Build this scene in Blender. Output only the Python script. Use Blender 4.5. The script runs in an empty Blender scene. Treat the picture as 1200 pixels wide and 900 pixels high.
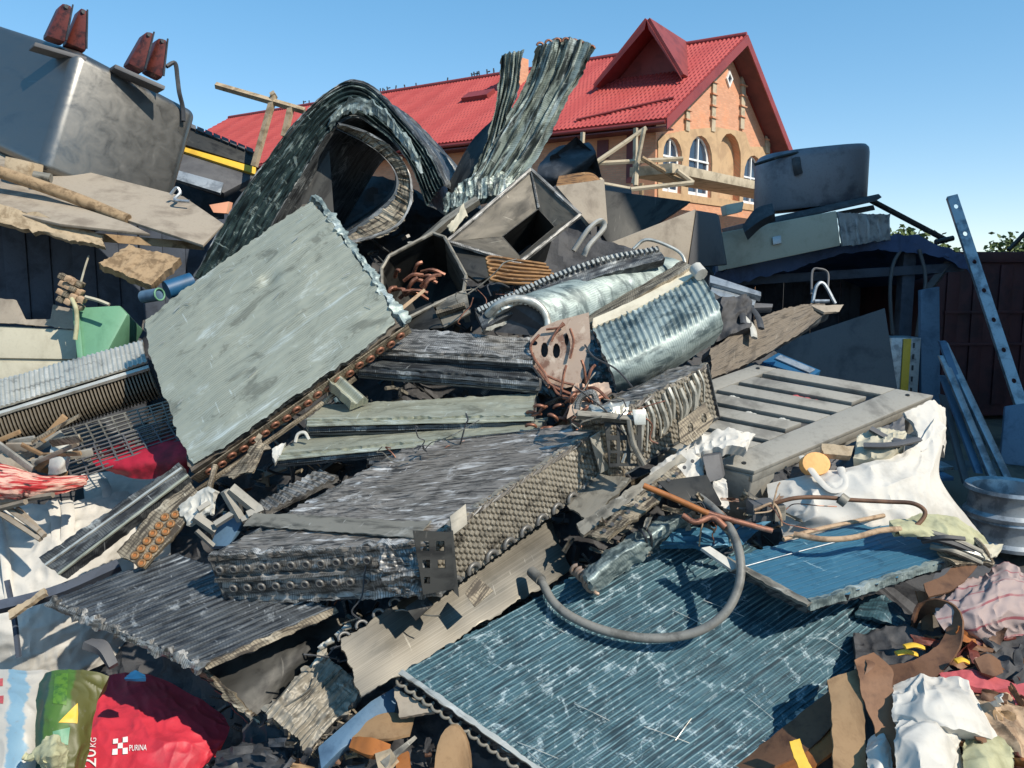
import bpy, bmesh, math, random
import numpy as np
from mathutils import Vector, Matrix, Quaternion
from mathutils.geometry import delaunay_2d_cdt
random.seed(7)
S = bpy.context.scene
COL = S.collection
R_ = math.radians

# ------------------------------------------------------------------ camera, sky, sun, exposure
FPX, PITCH, CAMZ = 942.0, R_(7.3), 1.7
cam = bpy.data.objects.new('camera', bpy.data.cameras.new('camera'))
COL.objects.link(cam)
cam.location = (0, 0, CAMZ)
cam.rotation_euler = (math.pi/2 - PITCH, 0, 0)
cam.data.sensor_width = 36
cam.data.lens = FPX/1200*36
cam.data.clip_start, cam.data.clip_end = 0.05, 5000
S.camera = cam

SUN_EL, SUN_AZ = R_(42), R_(132)            # azimuth clockwise from +Y
SUN = np.array([math.sin(SUN_AZ)*math.cos(SUN_EL), math.cos(SUN_AZ)*math.cos(SUN_EL), math.sin(SUN_EL)])
W = bpy.data.worlds.new('World'); S.world = W; W.use_nodes = True
nt = W.node_tree; nt.nodes.clear()
sky = nt.nodes.new('ShaderNodeTexSky'); sky.sky_type = 'NISHITA'; sky.sun_disc = False
sky.sun_elevation = SUN_EL; sky.sun_rotation = SUN_AZ
sky.altitude = 300; sky.air_density = 0.88; sky.dust_density = 0.0; sky.ozone_density = 3.4
hs = nt.nodes.new('ShaderNodeHueSaturation'); hs.inputs['Saturation'].default_value = 1.31
gm = nt.nodes.new('ShaderNodeGamma'); gm.inputs[1].default_value = 0.62
bg = nt.nodes.new('ShaderNodeBackground'); bg.inputs['Strength'].default_value = 0.15
wo = nt.nodes.new('ShaderNodeOutputWorld')
nt.links.new(sky.outputs[0], hs.inputs['Color']); nt.links.new(hs.outputs[0], gm.inputs[0]); nt.links.new(gm.outputs[0], bg.inputs['Color']); nt.links.new(bg.outputs[0], wo.inputs['Surface'])
sl = bpy.data.lights.new('sun', 'SUN'); sl.energy = 2.5; sl.angle = R_(0.5); sl.color = (1.0, 0.91, 0.77)
sun = bpy.data.objects.new('sun', sl); COL.objects.link(sun)
sun.rotation_euler = Vector(SUN).to_track_quat('Z', 'Y').to_euler()
sun.location = (8, -10, 12)
S.view_settings.view_transform = 'Standard'; S.view_settings.look = 'None'
S.view_settings.exposure = 1.12; S.view_settings.gamma = 1.0

# ------------------------------------------------------------------ geometry helpers
CAMP = np.array([0, 0, CAMZ])
FWD = np.array([0, math.cos(PITCH), -math.sin(PITCH)])
UPV = np.array([0, math.sin(PITCH), math.cos(PITCH)])
RGT = np.array([1.0, 0, 0])
def ray(x, y): return FWD + (x-600)/FPX*RGT - (y-450)/FPX*UPV
def P(x, y, d): return CAMP + d*ray(x, y)
def D(y): return 5.6 - (y-50)*0.0033
def Q(x, y, o=0.0): return P(x, y, D(y)+o)
def nrm(v):
    v = np.asarray(v, float); return v/np.linalg.norm(v)
class Pl:                                     # a plane through the point seen at (x, y) at depth d
    def __init__(s, x, y, d, n): s.o = P(x, y, d); s.n = nrm(n)
    @classmethod
    def at(c, o, n):
        s = c.__new__(c); s.o = np.asarray(o, float); s.n = nrm(n); return s
    def p(s, x, y, h=0.0):
        r = ray(x, y); return CAMP + r*(np.dot(s.o + h*s.n - CAMP, s.n)/np.dot(r, s.n))
    def ps(s, pts, h=0.0): return [s.p(x, y, h) for x, y in pts]

def _hash(ix, iy, seed):
    h = (ix.astype(np.int64)*374761393 + iy.astype(np.int64)*668265263 + seed*974634457) & 0xffffffff
    h = ((h ^ (h >> 13))*1274126177) & 0xffffffff
    h = (h ^ (h >> 16)) & 0xffffffff
    return h/4294967295.0*2-1
def vn(x, y, seed=0):
    x = np.asarray(x, float); y = np.asarray(y, float)
    ix, iy = np.floor(x), np.floor(y); fx, fy = x-ix, y-iy
    fx = fx*fx*(3-2*fx); fy = fy*fy*(3-2*fy)
    a = _hash(ix, iy, seed); b = _hash(ix+1, iy, seed); c = _hash(ix, iy+1, seed); d = _hash(ix+1, iy+1, seed)
    return (a*(1-fx)+b*fx)*(1-fy)+(c*(1-fx)+d*fx)*fy
def fbm(x, y, o=4, seed=0):
    t, a, n = 0, 1.0, 0
    for i in range(o):
        t = t + a*vn(np.asarray(x)*2**i, np.asarray(y)*2**i, seed+i*17); n += a; a *= .5
    return t/n
def ridged(x, y, o=3, seed=0):
    t, a, n = 0, 1.0, 0
    for i in range(o):
        t = t + a*(1-np.abs(vn(np.asarray(x)*2**i, np.asarray(y)*2**i, seed+i*13))*2); n += a; a *= .5
    return t/n

def crease(s, a, q=4.0):                      # cloth and foil: sharp folds over soft waves
    def f(U, V, u, v):
        wx = .5*fbm(U*q*.8, V*q*.8, 3, s+31); wy = .5*fbm(U*q*.8+9, V*q*.8, 3, s+37)
        n1 = vn(U*q+wx*2, V*q*.7+wy*2, s); n2 = vn(U*q*2.3+wy*3, V*q*1.9+wx*3, s+3); n3 = vn(U*q*5+wx*4, V*q*4.4, s+7)
        return a*(1.2*(.55-np.abs(n1)**.7)+.6*(.5-np.abs(n2)**.7)+.4*(.5-np.abs(n3)**.8))+a*.5*fbm(U*q, V*q, 2, s+5)
    return f
class Surf:                                   # the outer face of a slab, for prints that follow it
    def __init__(s, rows, nu, nv, f, h=.003):
        G = grid(rows, nu, nv); N = normals(G); N = N if np.dot(N.mean((0, 1)), CAMP-G.mean((0, 1))) > 0 else -N
        U = np.r_[0, np.cumsum(np.linalg.norm(np.diff(G, axis=0), axis=2).mean(1))]; V = np.r_[0, np.cumsum(np.linalg.norm(np.diff(G, axis=1), axis=2).mean(0))]
        UU, VV = np.meshgrid(U, V, indexing='ij'); s.G = G+N*(f(UU, VV, 0, 0)+h)[..., None]; s.nu, s.nv = nu, nv
        r = s.G-CAMP; d = r@FWD; s.scr = np.stack([600+FPX*(r@RGT)/d, 450-FPX*(r@UPV)/d], 2)
    def uv(s, x, y):
        k = np.argmin(((s.scr-[x, y])**2).sum(2)); return np.array([k//(s.nv+1)/s.nu, k % (s.nv+1)/s.nv])
    def __call__(s, u, v):
        a, b = np.clip(u, 0, .999)*s.nu, np.clip(v, 0, .999)*s.nv; i, j = int(a), int(b); p, q = a-i, b-j; G = s.G
        return (G[i, j]*(1-p)+G[i+1, j]*p)*(1-q)+(G[i, j+1]*(1-p)+G[i+1, j+1]*p)*q
    def patch(s, name, mat, px, parent, n=8):  # 4 pixel corners -> printed patch following the surface
        c = [s.uv(*p) for p in px]; V, F = [], []
        for i in range(n+1):
            for j in range(n+1):
                a, b = i/n, j/n; w = (c[0]*(1-a)+c[1]*a)*(1-b)+(c[3]*(1-a)+c[2]*a)*b; V.append(s(*w))
        for i in range(n):
            for j in range(n): k = i*(n+1)+j; F.append([k, k+n+1, k+n+2, k+1])
        return mk(name, V, F, mat, parent, None, True)
def wloc(o):
    v = np.zeros(3)
    while o is not None: v += np.array(o.location); o = o.parent
    return v
def mk(name, V, F, mat, parent=None, uv=None, smooth=False, midx=None, base=False, sharp=0.7):
    V = np.asarray(V, float)
    if parent is not None: off = wloc(parent); loc = np.zeros(3)
    else:
        loc = np.array([(V[:,0].min()+V[:,0].max())/2, (V[:,1].min()+V[:,1].max())/2, V[:,2].min()]); off = loc
    me = bpy.data.meshes.new(name)
    me.from_pydata((V-off).tolist(), [], [list(map(int, f)) for f in F])
    for m in (mat if isinstance(mat, (list, tuple)) else [mat]): me.materials.append(m)
    if midx is not None: me.polygons.foreach_set('material_index', np.asarray(midx, np.int32))
    if uv is not None:
        li = np.empty(len(me.loops), np.int32); me.loops.foreach_get('vertex_index', li)
        ul = me.uv_layers.new(name='UVMap'); ul.data.foreach_set('uv', np.asarray(uv, float)[li].astype(np.float32).ravel())
    if smooth:
        me.polygons.foreach_set('use_smooth', np.ones(len(me.polygons), bool))
        me.set_sharp_from_angle(angle=sharp)
    me.update()
    o = bpy.data.objects.new(name, me); COL.objects.link(o)
    o.location = loc
    if parent is not None: o.parent = parent
    return o
def tag(o, label, cat, group=None, kind=None):
    o['label'] = label; o['category'] = cat
    if group: o['group'] = group
    if kind: o['kind'] = kind
    return o
def thing(name, label, cat, loc, group=None):
    o = bpy.data.objects.new(name, None); COL.objects.link(o); o.location = tuple(map(float, loc)); o.empty_display_size = .1
    return tag(o, label, cat, group)
def inst(name, me, M, parent):
    o = bpy.data.objects.new(name, me); COL.objects.link(o)
    M = Matrix(M) if not isinstance(M, Matrix) else M
    if parent is not None:
        o.parent = parent; M = M.copy(); M.translation = M.translation - Vector(wloc(parent))
    o.matrix_basis = M
    return o
def frame(o, ex, ey, ez):
    M = Matrix.Identity(4)
    for i, e in enumerate((ex, ey, ez)):
        for k in range(3): M[k][i] = float(e[k])
    for k in range(3): M[k][3] = float(o[k])
    return M

def cr(pts, n):                               # Catmull-Rom through pts (k,3) -> (n+1,3), by even parameter
    pts = np.asarray(pts, float); k = len(pts)
    if k == 2:
        t = np.linspace(0, 1, n+1)[:, None]; return pts[0]*(1-t)+pts[1]*t
    e = np.vstack([2*pts[0]-pts[1], pts, 2*pts[-1]-pts[-2]])
    s = np.linspace(0, k-1, n+1); i = np.minimum(s.astype(int), k-2); t = (s-i)[:, None]
    p0, p1, p2, p3 = e[i], e[i+1], e[i+2], e[i+3]
    return .5*((2*p1)+(-p0+p2)*t+(2*p0-5*p1+4*p2-p3)*t*t+(-p0+3*p1-3*p2+p3)*t**3)
def poly(pts, n):                             # even-length polyline
    pts = np.asarray(pts, float); L = np.r_[0, np.cumsum(np.linalg.norm(np.diff(pts, axis=0), axis=1))]
    s = np.linspace(0, L[-1], n+1); return np.stack([np.interp(s, L, pts[:, k]) for k in range(3)], 1)
def grid(rows, nu, nv, lin=False):
    A = np.stack([(poly if lin else cr)(r, nu) for r in rows], 0)          # k, nu+1, 3
    G = np.stack([cr(A[:, i], nv) for i in range(nu+1)], 0)               # nu+1, nv+1, 3
    return G
def normals(G):
    du = np.gradient(G, axis=0); dv = np.gradient(G, axis=1); n = np.cross(du, dv)
    return n/np.maximum(np.linalg.norm(n, axis=2, keepdims=True), 1e-9)
def slab(name, mat, rows, nu, nv, th, disp=None, rag=0.0, parent=None, emat=None, thv=None, lin=False, flip=False, seed=0, face=None, sharp=.7):
    """A sheet with thickness: rows = control grid (row index = v, point index = u). Outward side faces `face` (default camera)."""
    G = grid(rows, nu, nv, lin)
    N = normals(G)
    f = CAMP - G.mean((0, 1)) if face is None else np.asarray(face, float)
    if np.dot(N.mean((0, 1)), f) < 0: N = -N; rev = True
    else: rev = False
    Lu = np.linalg.norm(np.diff(G, axis=0), axis=2).mean(1); U = np.r_[0, np.cumsum(Lu)]
    Lv = np.linalg.norm(np.diff(G, axis=1), axis=2).mean(0); Vv = np.r_[0, np.cumsum(Lv)]
    UU, VV = np.meshgrid(U, Vv, indexing='ij')
    uu, vv = np.meshgrid(np.linspace(0, 1, nu+1), np.linspace(0, 1, nv+1), indexing='ij')
    if rag:
        eu0 = G[0]-G[1]; eu0 /= np.linalg.norm(eu0, axis=1, keepdims=True)+1e-9
        eu1 = G[-1]-G[-2]; eu1 /= np.linalg.norm(eu1, axis=1, keepdims=True)+1e-9
        ev0 = G[:, 0]-G[:, 1]; ev0 /= np.linalg.norm(ev0, axis=1, keepdims=True)+1e-9
        ev1 = G[:, -1]-G[:, -2]; ev1 /= np.linalg.norm(ev1, axis=1, keepdims=True)+1e-9
        G = G.copy()
        G[0] += eu0*(rag*fbm(Vv*30, Vv*0+seed, 3, seed))[:, None]; G[-1] += eu1*(rag*fbm(Vv*30, Vv*0+seed, 3, seed+5))[:, None]
        G[:, 0] += ev0*(rag*fbm(U*30, U*0, 3, seed+9))[:, None]; G[:, -1] += ev1*(rag*fbm(U*30, U*0, 3, seed+12))[:, None]
    T = G + N*disp(UU, VV, uu, vv)[..., None] if disp is not None else G
    B = G - (N*th if thv is None else np.asarray(thv, float))
    n = (nu+1)*(nv+1); V = np.vstack([T.reshape(-1, 3), B.reshape(-1, 3)])
    idx = np.arange(n).reshape(nu+1, nv+1)
    a, b, c, d = idx[:-1, :-1].ravel(), idx[1:, :-1].ravel(), idx[1:, 1:].ravel(), idx[:-1, 1:].ravel()
    top = np.stack([a, b, c, d], 1)
    if rev: top = top[:, ::-1]
    bot = top[:, ::-1]+n
    bd = np.concatenate([idx[:-1, 0], idx[-1, :-1], idx[1:, -1][::-1], idx[0, 1:][::-1]])
    nx = np.roll(bd, -1)
    side = np.stack([bd, bd+n, nx+n, nx], 1)
    if rev: side = side[:, ::-1]
    F = np.vstack([top, bot, side])
    mats, mi = mat, None
    if emat is not None: mats = [mat, emat]; mi = np.r_[np.zeros(len(top)), np.ones(len(bot)+len(side))]
    uvt = np.stack([UU.ravel(), VV.ravel()], 1)
    return mk(name, V, F, mats, parent, np.vstack([uvt, uvt+.037]), True, mi, sharp=sharp)

def quad(pl, pts, h=0.0):                     # 4 pixel corners on a plane -> control rows ((p0,p1),(p3,p2))
    a, b, c, d = pl.ps(pts, h); return [[a, b], [d, c]]
def pquad(*pts):                              # 4 (x,y,d) corners
    a, b, c, d = [P(*p) for p in pts]; return [[a, b], [d, c]]

def prism(name, mat, pts, vec, parent=None, bev=0.0, holes=None):
    """Polygon pts extruded by vec, edges bevelled; holes are polygons in the same plane."""
    pts = [np.asarray(p, float) for p in pts]; vec = np.asarray(vec, float)
    e1 = nrm(pts[1]-pts[0]); n = nrm(vec); e1 = nrm(e1-n*np.dot(e1, n)) if abs(np.dot(e1, n)) < .99 else nrm(np.cross(n, [.3, .5, .8]))
    e2 = np.cross(n, e1)
    if not holes:
        bm = bmesh.new(); vs = [bm.verts.new(p) for p in pts]; f = bm.faces.new(vs)
        r = bmesh.ops.extrude_face_region(bm, geom=[f]); nv = [x for x in r['geom'] if isinstance(x, bmesh.types.BMVert)]
        bmesh.ops.translate(bm, verts=nv, vec=Vector(vec)); bmesh.ops.recalc_face_normals(bm, faces=bm.faces[:])
        if bev: bmesh.ops.bevel(bm, geom=bm.edges[:], offset=bev, segments=2, affect='EDGES', profile=.6, clamp_overlap=True)
        V = np.array([v.co[:] for v in bm.verts]); bm.verts.index_update(); F = [[v.index for v in f.verts] for f in bm.faces]; bm.free()
    else:
        allp = [pts]+[[np.asarray(p, float) for p in h] for h in holes]
        co, fc, k = [], [], 0
        for lp in allp:
            fc.append(list(range(k, k+len(lp)))); k += len(lp); co += lp
        c2 = [Vector((np.dot(p, e1), np.dot(p, e2))) for p in co]
        def sa(ix):
            return sum(c2[ix[i]].x*c2[ix[(i+1) % len(ix)]].y-c2[ix[(i+1) % len(ix)]].x*c2[ix[i]].y for i in range(len(ix)))
        if sa(fc[0]) < 0: fc[0] = fc[0][::-1]
        for i in range(1, len(fc)):
            if sa(fc[i]) > 0: fc[i] = fc[i][::-1]
        ed = [(ix[i], ix[(i+1) % len(ix)]) for ix in fc for i in range(len(ix))]
        v2, e_, f_, ov, oe, of = delaunay_2d_cdt(c2, ed, [], 0, 1e-6)
        z0 = np.dot(co[0], n)
        V0 = np.array([e1*v.x+e2*v.y+n*z0 for v in v2])
        import itertools
        def inside(p, ix):
            c = False
            for i in range(len(ix)):
                a, b = c2[ix[i]], c2[ix[(i+1) % len(ix)]]
                if (a.y > p.y) != (b.y > p.y) and p.x < (b.x-a.x)*(p.y-a.y)/(b.y-a.y)+a.x: c = not c
            return c
        keep = []
        for f in f_:
            m = sum((v2[i] for i in f), Vector((0, 0)))/len(f)
            if inside(m, fc[0]) and not any(inside(m, h) for h in fc[1:]): keep.append(list(f))
        m = len(V0); V = np.vstack([V0, V0+vec]); F = [f[::-1] for f in keep]+[[i+m for i in f] for f in keep]
        cnt = {}
        for f in keep:
            for i in range(len(f)): cnt[(f[i], f[(i+1) % len(f)])] = 1
        for (a, b) in list(cnt):
            if (b, a) not in cnt: F.append([a, b, b+m, a+m])
    uv = np.stack([V@e1, V@e2+V@n], 1)
    return mk(name, V, F, mat, parent, uv, bool(bev))
def box(name, mat, o, ex, ey, ez, parent=None, bev=0.004):
    o, ex, ey, ez = [np.asarray(v, float) for v in (o, ex, ey, ez)]
    return prism(name, mat, [o, o+ex, o+ex+ey, o+ey], ez, parent, bev)
def tubeVF(pts, r, seg=8, n=None, jit=0.0, lin=False, seed=0, taper=None, flat=1.0):
    C = (poly if lin else cr)(pts, n or max(2, 6*(len(pts)-1)))
    T = np.gradient(C, axis=0); T /= np.linalg.norm(T, axis=1, keepdims=True)+1e-9
    u = np.cross(T[0], [0, 0, 1.0]); u = u if np.linalg.norm(u) > .1 else np.cross(T[0], [1.0, 0, 0]); u = nrm(u)
    rings = []
    for i in range(len(C)):
        u = nrm(u-T[i]*np.dot(u, T[i])); w = np.cross(T[i], u)
        rr = r*(1 if taper is None else 1+(taper-1)*i/(len(C)-1))
        if jit: rr *= 1+jit*float(vn(i*.7, seed+.5, seed))
        a = np.arange(seg)/seg*2*math.pi
        rings.append(C[i]+rr*(np.cos(a)[:, None]*u+flat*np.sin(a)[:, None]*w))
    V = np.vstack(rings); m = len(C); F = []
    for i in range(m-1):
        for k in range(seg):
            k2 = (k+1) % seg; F.append([i*seg+k, i*seg+k2, (i+1)*seg+k2, (i+1)*seg+k])
    F.append(list(range(seg))[::-1]); F.append([(m-1)*seg+k for k in range(seg)])
    L = np.r_[0, np.cumsum(np.linalg.norm(np.diff(C, axis=0), axis=1))]
    uv = np.array([[L[i], k/seg*6.28*r] for i in range(m) for k in range(seg)])
    return V, F, uv
def tube(name, mat, pts, r, parent=None, **k):
    V, F, uv = tubeVF(pts, r, **k); return mk(name, V, F, mat, parent, uv, True, sharp=1.0)
class MB:                                     # collects pieces into one mesh
    def __init__(s): s.V, s.F, s.uv, s.mi, s.n = [], [], [], [], 0
    def add(s, V, F, uv=None, mi=0):
        V = np.asarray(V, float); s.V.append(V); s.F += [[int(i)+s.n for i in f] for f in F]; s.n += len(V)
        s.uv.append(np.asarray(uv) if uv is not None else V[:, :2]); s.mi += [mi]*len(F)
    def box(s, o, ex, ey, ez, mi=0):
        o, ex, ey, ez = [np.asarray(v, float) for v in (o, ex, ey, ez)]
        V = [o, o+ex, o+ex+ey, o+ey]; V = np.array(V+[v+ez for v in V])
        F = [[0, 3, 2, 1], [4, 5, 6, 7], [0, 1, 5, 4], [1, 2, 6, 5], [2, 3, 7, 6], [3, 0, 4, 7]]
        if np.dot(np.cross(ex, ey), ez) < 0: F = [f[::-1] for f in F]
        a, b = nrm(ex), nrm(ey); c = nrm(ez)
        s.add(V, F, np.stack([V@a, V@b+V@c], 1), mi)
    def tube(s, pts, r, mi=0, **k): V, F, uv = tubeVF(pts, r, **k); s.add(V, F, uv, mi)
    def build(s, name, mat, parent=None, smooth=False):
        return mk(name, np.vstack(s.V), s.F, mat, parent, np.vstack(s.uv), smooth, s.mi)
def chip(mb, c, e, f, mi, k, amp=.012):      # a small crumpled flake
    V, F = [], []; n = nrm(np.cross(e, f))
    for i in range(7):
        for j in range(5):
            u, v = i/6, j/4; h = amp*float(fbm(u*2.3+k*3.1, v*2.1+k*1.7, 3, 5)); w = .25*float(fbm(u*3+k, v*3-k, 2, 9))
            V.append(c+e*(u+w*.2)+f*(v+w*.3)+n*h)
    m = len(V); V += [p-n*.004 for p in V]
    for i in range(6):
        for j in range(4): a = i*5+j; F += [[a, a+5, a+6, a+1], [m+a, m+a+1, m+a+6, m+a+5]]
    bd = [i*5 for i in range(7)]+[30+j for j in range(1, 5)]+[34-5*i for i in range(1, 7)]+[4-j for j in range(1, 4)]
    for i in range(len(bd)): a, b = bd[i], bd[(i+1) % len(bd)]; F.append([a, a+m, b+m, b])
    V = np.array(V); mb.add(V, F, np.stack([V[:, 0]+V[:, 1], V[:, 2]], 1), mi)
def torus_mesh(name, R, r, mat, arc=2*math.pi, n=12, k=6):
    m = n+1 if arc < 6.2 else n
    V = []
    for i in range(m):
        a = arc*i/n
        for j in range(k):
            b = 2*math.pi*j/k; V.append(((R+r*math.cos(b))*math.cos(a), (R+r*math.cos(b))*math.sin(a), r*math.sin(b)))
    F = []
    for i in range(n if arc > 6.2 else m-1):
        i2 = (i+1) % m
        for j in range(k): F.append([i*k+j, i2*k+j, i2*k+(j+1) % k, i*k+(j+1) % k])
    me = bpy.data.meshes.new(name); me.from_pydata(V, [], F); me.materials.append(mat)
    me.polygons.foreach_set('use_smooth', np.ones(len(F), bool)); return me
def cyl_mesh(name, r, h, mat, n=14, r2=None):
    r2 = r if r2 is None else r2
    V = [(r*math.cos(2*math.pi*i/n), r*math.sin(2*math.pi*i/n), 0) for i in range(n)]+[(r2*math.cos(2*math.pi*i/n), r2*math.sin(2*math.pi*i/n), h) for i in range(n)]
    F = [[i, (i+1) % n, n+(i+1) % n, n+i] for i in range(n)]+[list(range(n))[::-1], list(range(n, 2*n))]
    me = bpy.data.meshes.new(name); me.from_pydata(V, [], F); me.materials.append(mat); return me

# ------------------------------------------------------------------ materials
def C(r, g, b):
    return tuple(((c/255)/12.92 if c <= 10 else ((c/255+.055)/1.055)**2.4) for c in (r, g, b))+(1.0,)
class NT:
    def __init__(s, name):
        s.m = bpy.data.materials.new(name); s.m.use_nodes = True; s.t = s.m.node_tree; s.b = s.t.nodes['Principled BSDF']
    def n(s, t, **k):
        x = s.t.nodes.new(t)
        for a, v in k.items(): setattr(x, a, v)
        return x
    def l(s, a, b): s.t.links.new(a, b)
    def coord(s, kind, scale):
        c = s.n('ShaderNodeTexCoord'); m = s.n('ShaderNodeMapping'); s.l(c.outputs[kind], m.inputs['Vector']); m.inputs['Scale'].default_value = scale
        return m.outputs[0]
    def noise(s, vec, scale, det=5, rough=.6, dist=0.0):
        x = s.n('ShaderNodeTexNoise'); x.inputs['Scale'].default_value = scale; x.inputs['Detail'].default_value = det
        x.inputs['Roughness'].default_value = rough; x.inputs['Distortion'].default_value = dist; s.l(vec, x.inputs['Vector']); return x.outputs['Fac']
    def step(s, f, a, b):
        r = s.n('ShaderNodeMapRange', interpolation_type='SMOOTHSTEP'); s.l(f, r.inputs[0]); r.inputs[1].default_value = a; r.inputs[2].default_value = b; return r.outputs[0]
    def mul(s, a, k):
        m = s.n('ShaderNodeMath', operation='MULTIPLY'); s.l(a, m.inputs[0])
        if isinstance(k, float) or isinstance(k, int): m.inputs[1].default_value = k
        else: s.l(k, m.inputs[1])
        return m.outputs[0]
    def mix(s, f, a, b):
        m = s.n('ShaderNodeMix', data_type='RGBA')
        if isinstance(f, (int, float)): m.inputs[0].default_value = f
        else: s.l(f, m.inputs[0])
        for i, v in ((6, a), (7, b)):
            if isinstance(v, tuple): m.inputs[i].default_value = v
            else: s.l(v, m.inputs[i])
        return m.outputs[2]
    def bump(s, h, st, dist=.01):
        b = s.n('ShaderNodeBump'); b.inputs['Strength'].default_value = st; b.inputs['Distance'].default_value = dist; s.l(h, b.inputs['Height']); s.l(b.outputs[0], s.b.inputs['Normal'])
    def fin(s, col, rough, metal):
        s.l(col, s.b.inputs['Base Color']); s.b.inputs['Metallic'].default_value = metal
        if isinstance(rough, (int, float)): s.b.inputs['Roughness'].default_value = rough
        else: s.l(rough, s.b.inputs['Roughness'])
        return s.m
def scrap(name, base, dark, light, metal=.5, rough=.45, su=4, sv=60, dk=(.38, .55), lt=(.6, .7), pt=(.52, .66), bump=.35, ps=(7, 7), pos=0, fins=None, dp=.6):
    """Weathered metal: streaks along u, cross patches of oxide, light scuffs."""
    t = NT(name)
    s1 = t.noise(t.coord('UV', (su, sv, 1)), 1.0, 6, .65, .3)
    s2 = t.noise(t.coord('UV', (su*.5, sv*.35, 1)), 1.0, 4, .6)
    p1 = t.noise(t.coord('UV', (ps[0], ps[1], 1)), 1.0, 6, .7, .8)
    if pos:
        g = t.n('ShaderNodeNewGeometry'); p1 = t.noise(g.outputs['Position'], pos, 7, .72, 1.0)
    s3 = t.noise(t.coord('UV', (55, 9, 1) if sv >= su else (9, 55, 1)), 1.0, 3, .6, .4)
    col = t.mix(t.step(s1, *dk), dark, base)
    col = t.mix(t.mul(t.step(p1, *pt), .75), col, light)
    col = t.mix(t.step(s2, lt[0], lt[1]), col, light)
    col = t.mix(t.mul(t.step(s3, .66, .72), .7), col, light)
    col = t.mix(t.mul(t.step(p1, .46, .34), dp), col, dark)
    hgt = s1
    if fins:                                  # dense thin fins across the sheet, bent and clogged in patches
        uvn = t.coord('UV', (1, 1, 1)); sp = t.n('ShaderNodeSeparateXYZ'); t.l(uvn, sp.inputs[0])
        wob = t.noise(t.coord('UV', (9, 9, 1)), 1.0, 4, .6)
        ma = t.n('ShaderNodeMath', operation='MULTIPLY_ADD'); t.l(wob, ma.inputs[0]); ma.inputs[1].default_value = fins[1]*3.2; t.l(sp.outputs[fins[0]], ma.inputs[2])
        pp = t.n('ShaderNodeMath', operation='PINGPONG'); t.l(ma.outputs[0], pp.inputs[0]); pp.inputs[1].default_value = fins[1]/2
        gap = t.step(pp.outputs[0], fins[1]*.26, fins[1]*.10)
        clog = t.step(t.noise(t.coord('UV', (6, 11, 1)), 1.0, 5, .65, .5), .62, .44)
        gf = t.mul(t.mul(gap, clog), float(fins[2])); col = t.mix(gf, col, dark)
        t.bump(gf, -.5, .004)
    r = t.n('ShaderNodeMapRange'); t.l(p1, r.inputs[0]); r.inputs[3].default_value = rough-.15; r.inputs[4].default_value = rough+.25
    if not fins: t.bump(s1, bump, .006)
    return t.fin(col, r.outputs[0], metal)
def plain(name, col, col2=None, rough=.7, metal=0.0, sc=6, bump=.2, th=(.45, .65), fine=60, amt=1.0):
    t = NT(name); col2 = col2 or tuple(c*.55 for c in col[:3])+(1,)
    c = t.coord('Object', (1, 1, 1)); a = t.noise(c, sc, 6, .65, .3); b = t.noise(c, fine, 4, .6)
    x = t.mix(t.mul(t.step(a, *th), amt), col, col2)
    x = t.mix(t.mul(t.step(b, .5, .75), .35*amt), x, col2)
    t.bump(b, bump, .004)
    return t.fin(x, rough, metal)
# ------------------------------------------------------------------ material library
M = {}
M['pale_green'] = scrap('pale green oxidised aluminium', C(162,165,150), C(84,82,70), C(198,206,200), .35, .42, 2.2, 26, (.26,.38), (.60,.70), (.54,.70), .1, (4, 10), fins=(1, .011, .3), dp=.5)
M['teal'] = scrap('sky tinted teal fins', C(60,94,106), C(32,52,62), C(150,170,178), .25, .5, 5, 70, (.38,.56), (.62,.74), (.55,.64), .3, pos=13, fins=(0, .012, .5))  # blue tone is sky reflection put into the colour
M['teal_tube'] = scrap('scuffed sky tinted tube ridge', C(80,112,122), C(46,72,82), C(164,182,188), .25, .5, 9, 14, (.38,.54), (.60,.72), (.54,.62), .3, pos=13)  # ridge colour holds the same painted sky tint, scuffs on top
M['blue'] = scrap('blue coated fins', C(58,108,134), C(38,76,100), C(150,180,192), .25, .42, 3, 40, (.3,.46), (.66,.78), (.64,.78), .12)
M['dark_fin'] = scrap('dark greasy fins', C(98,102,104), C(46,48,52), C(176,180,180), .4, .42, 6, 50, (.4,.56), (.6,.7), (.55,.68), .4, fins=(0, .010, .7))
M['grey_fin'] = scrap('grey aluminium fins', C(154,152,148), C(72,71,69), C(208,208,206), .35, .42, 10, 60, (.4,.56), (.58,.68), (.53,.66), .5, fins=(0, .010, .7))
M['strip_fin'] = scrap('grey green torn fins', C(158,170,162), C(44,52,52), C(208,216,212), .2, .42, 42, 3.5, (.43,.55), (.56,.66), (.56,.7), .7, (24, 6), fins=(1, .012, .45))
M['tan_fin'] = scrap('tan dusty fins', C(150,138,118), C(66,58,48), C(196,186,166), .25, .55, 8, 60, (.4,.55), (.6,.72), (.55,.68), .5, fins=(0, .012, .6))
M['bent_fin'] = scrap('frosted green aluminium', C(146,160,158), C(78,92,94), C(190,202,204), .25, .45, 6, 16, (.38,.54), (.6,.72), (.56,.68), .25, fins=(0, .012, .4))
M['steel'] = scrap('brushed sheet steel', C(124,120,112), C(98,95,88), C(150,147,139), .85, .33, .6, 260, (.3,.7), (.66,.85), (.6,.85), .02, (1.5, 3))
M['dull_steel'] = scrap('dull galvanised steel', C(134,130,120), C(76,74,68), C(172,170,162), .2, .5, 3, 12, (.34,.5), (.62,.74), (.58,.72), .15)
M['dark_steel'] = scrap('dark sheet steel', C(58,58,56), C(28,28,28), C(96,94,90), .4, .5, 3, 10, (.34,.5), (.64,.76), (.6,.72), .15)
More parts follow.
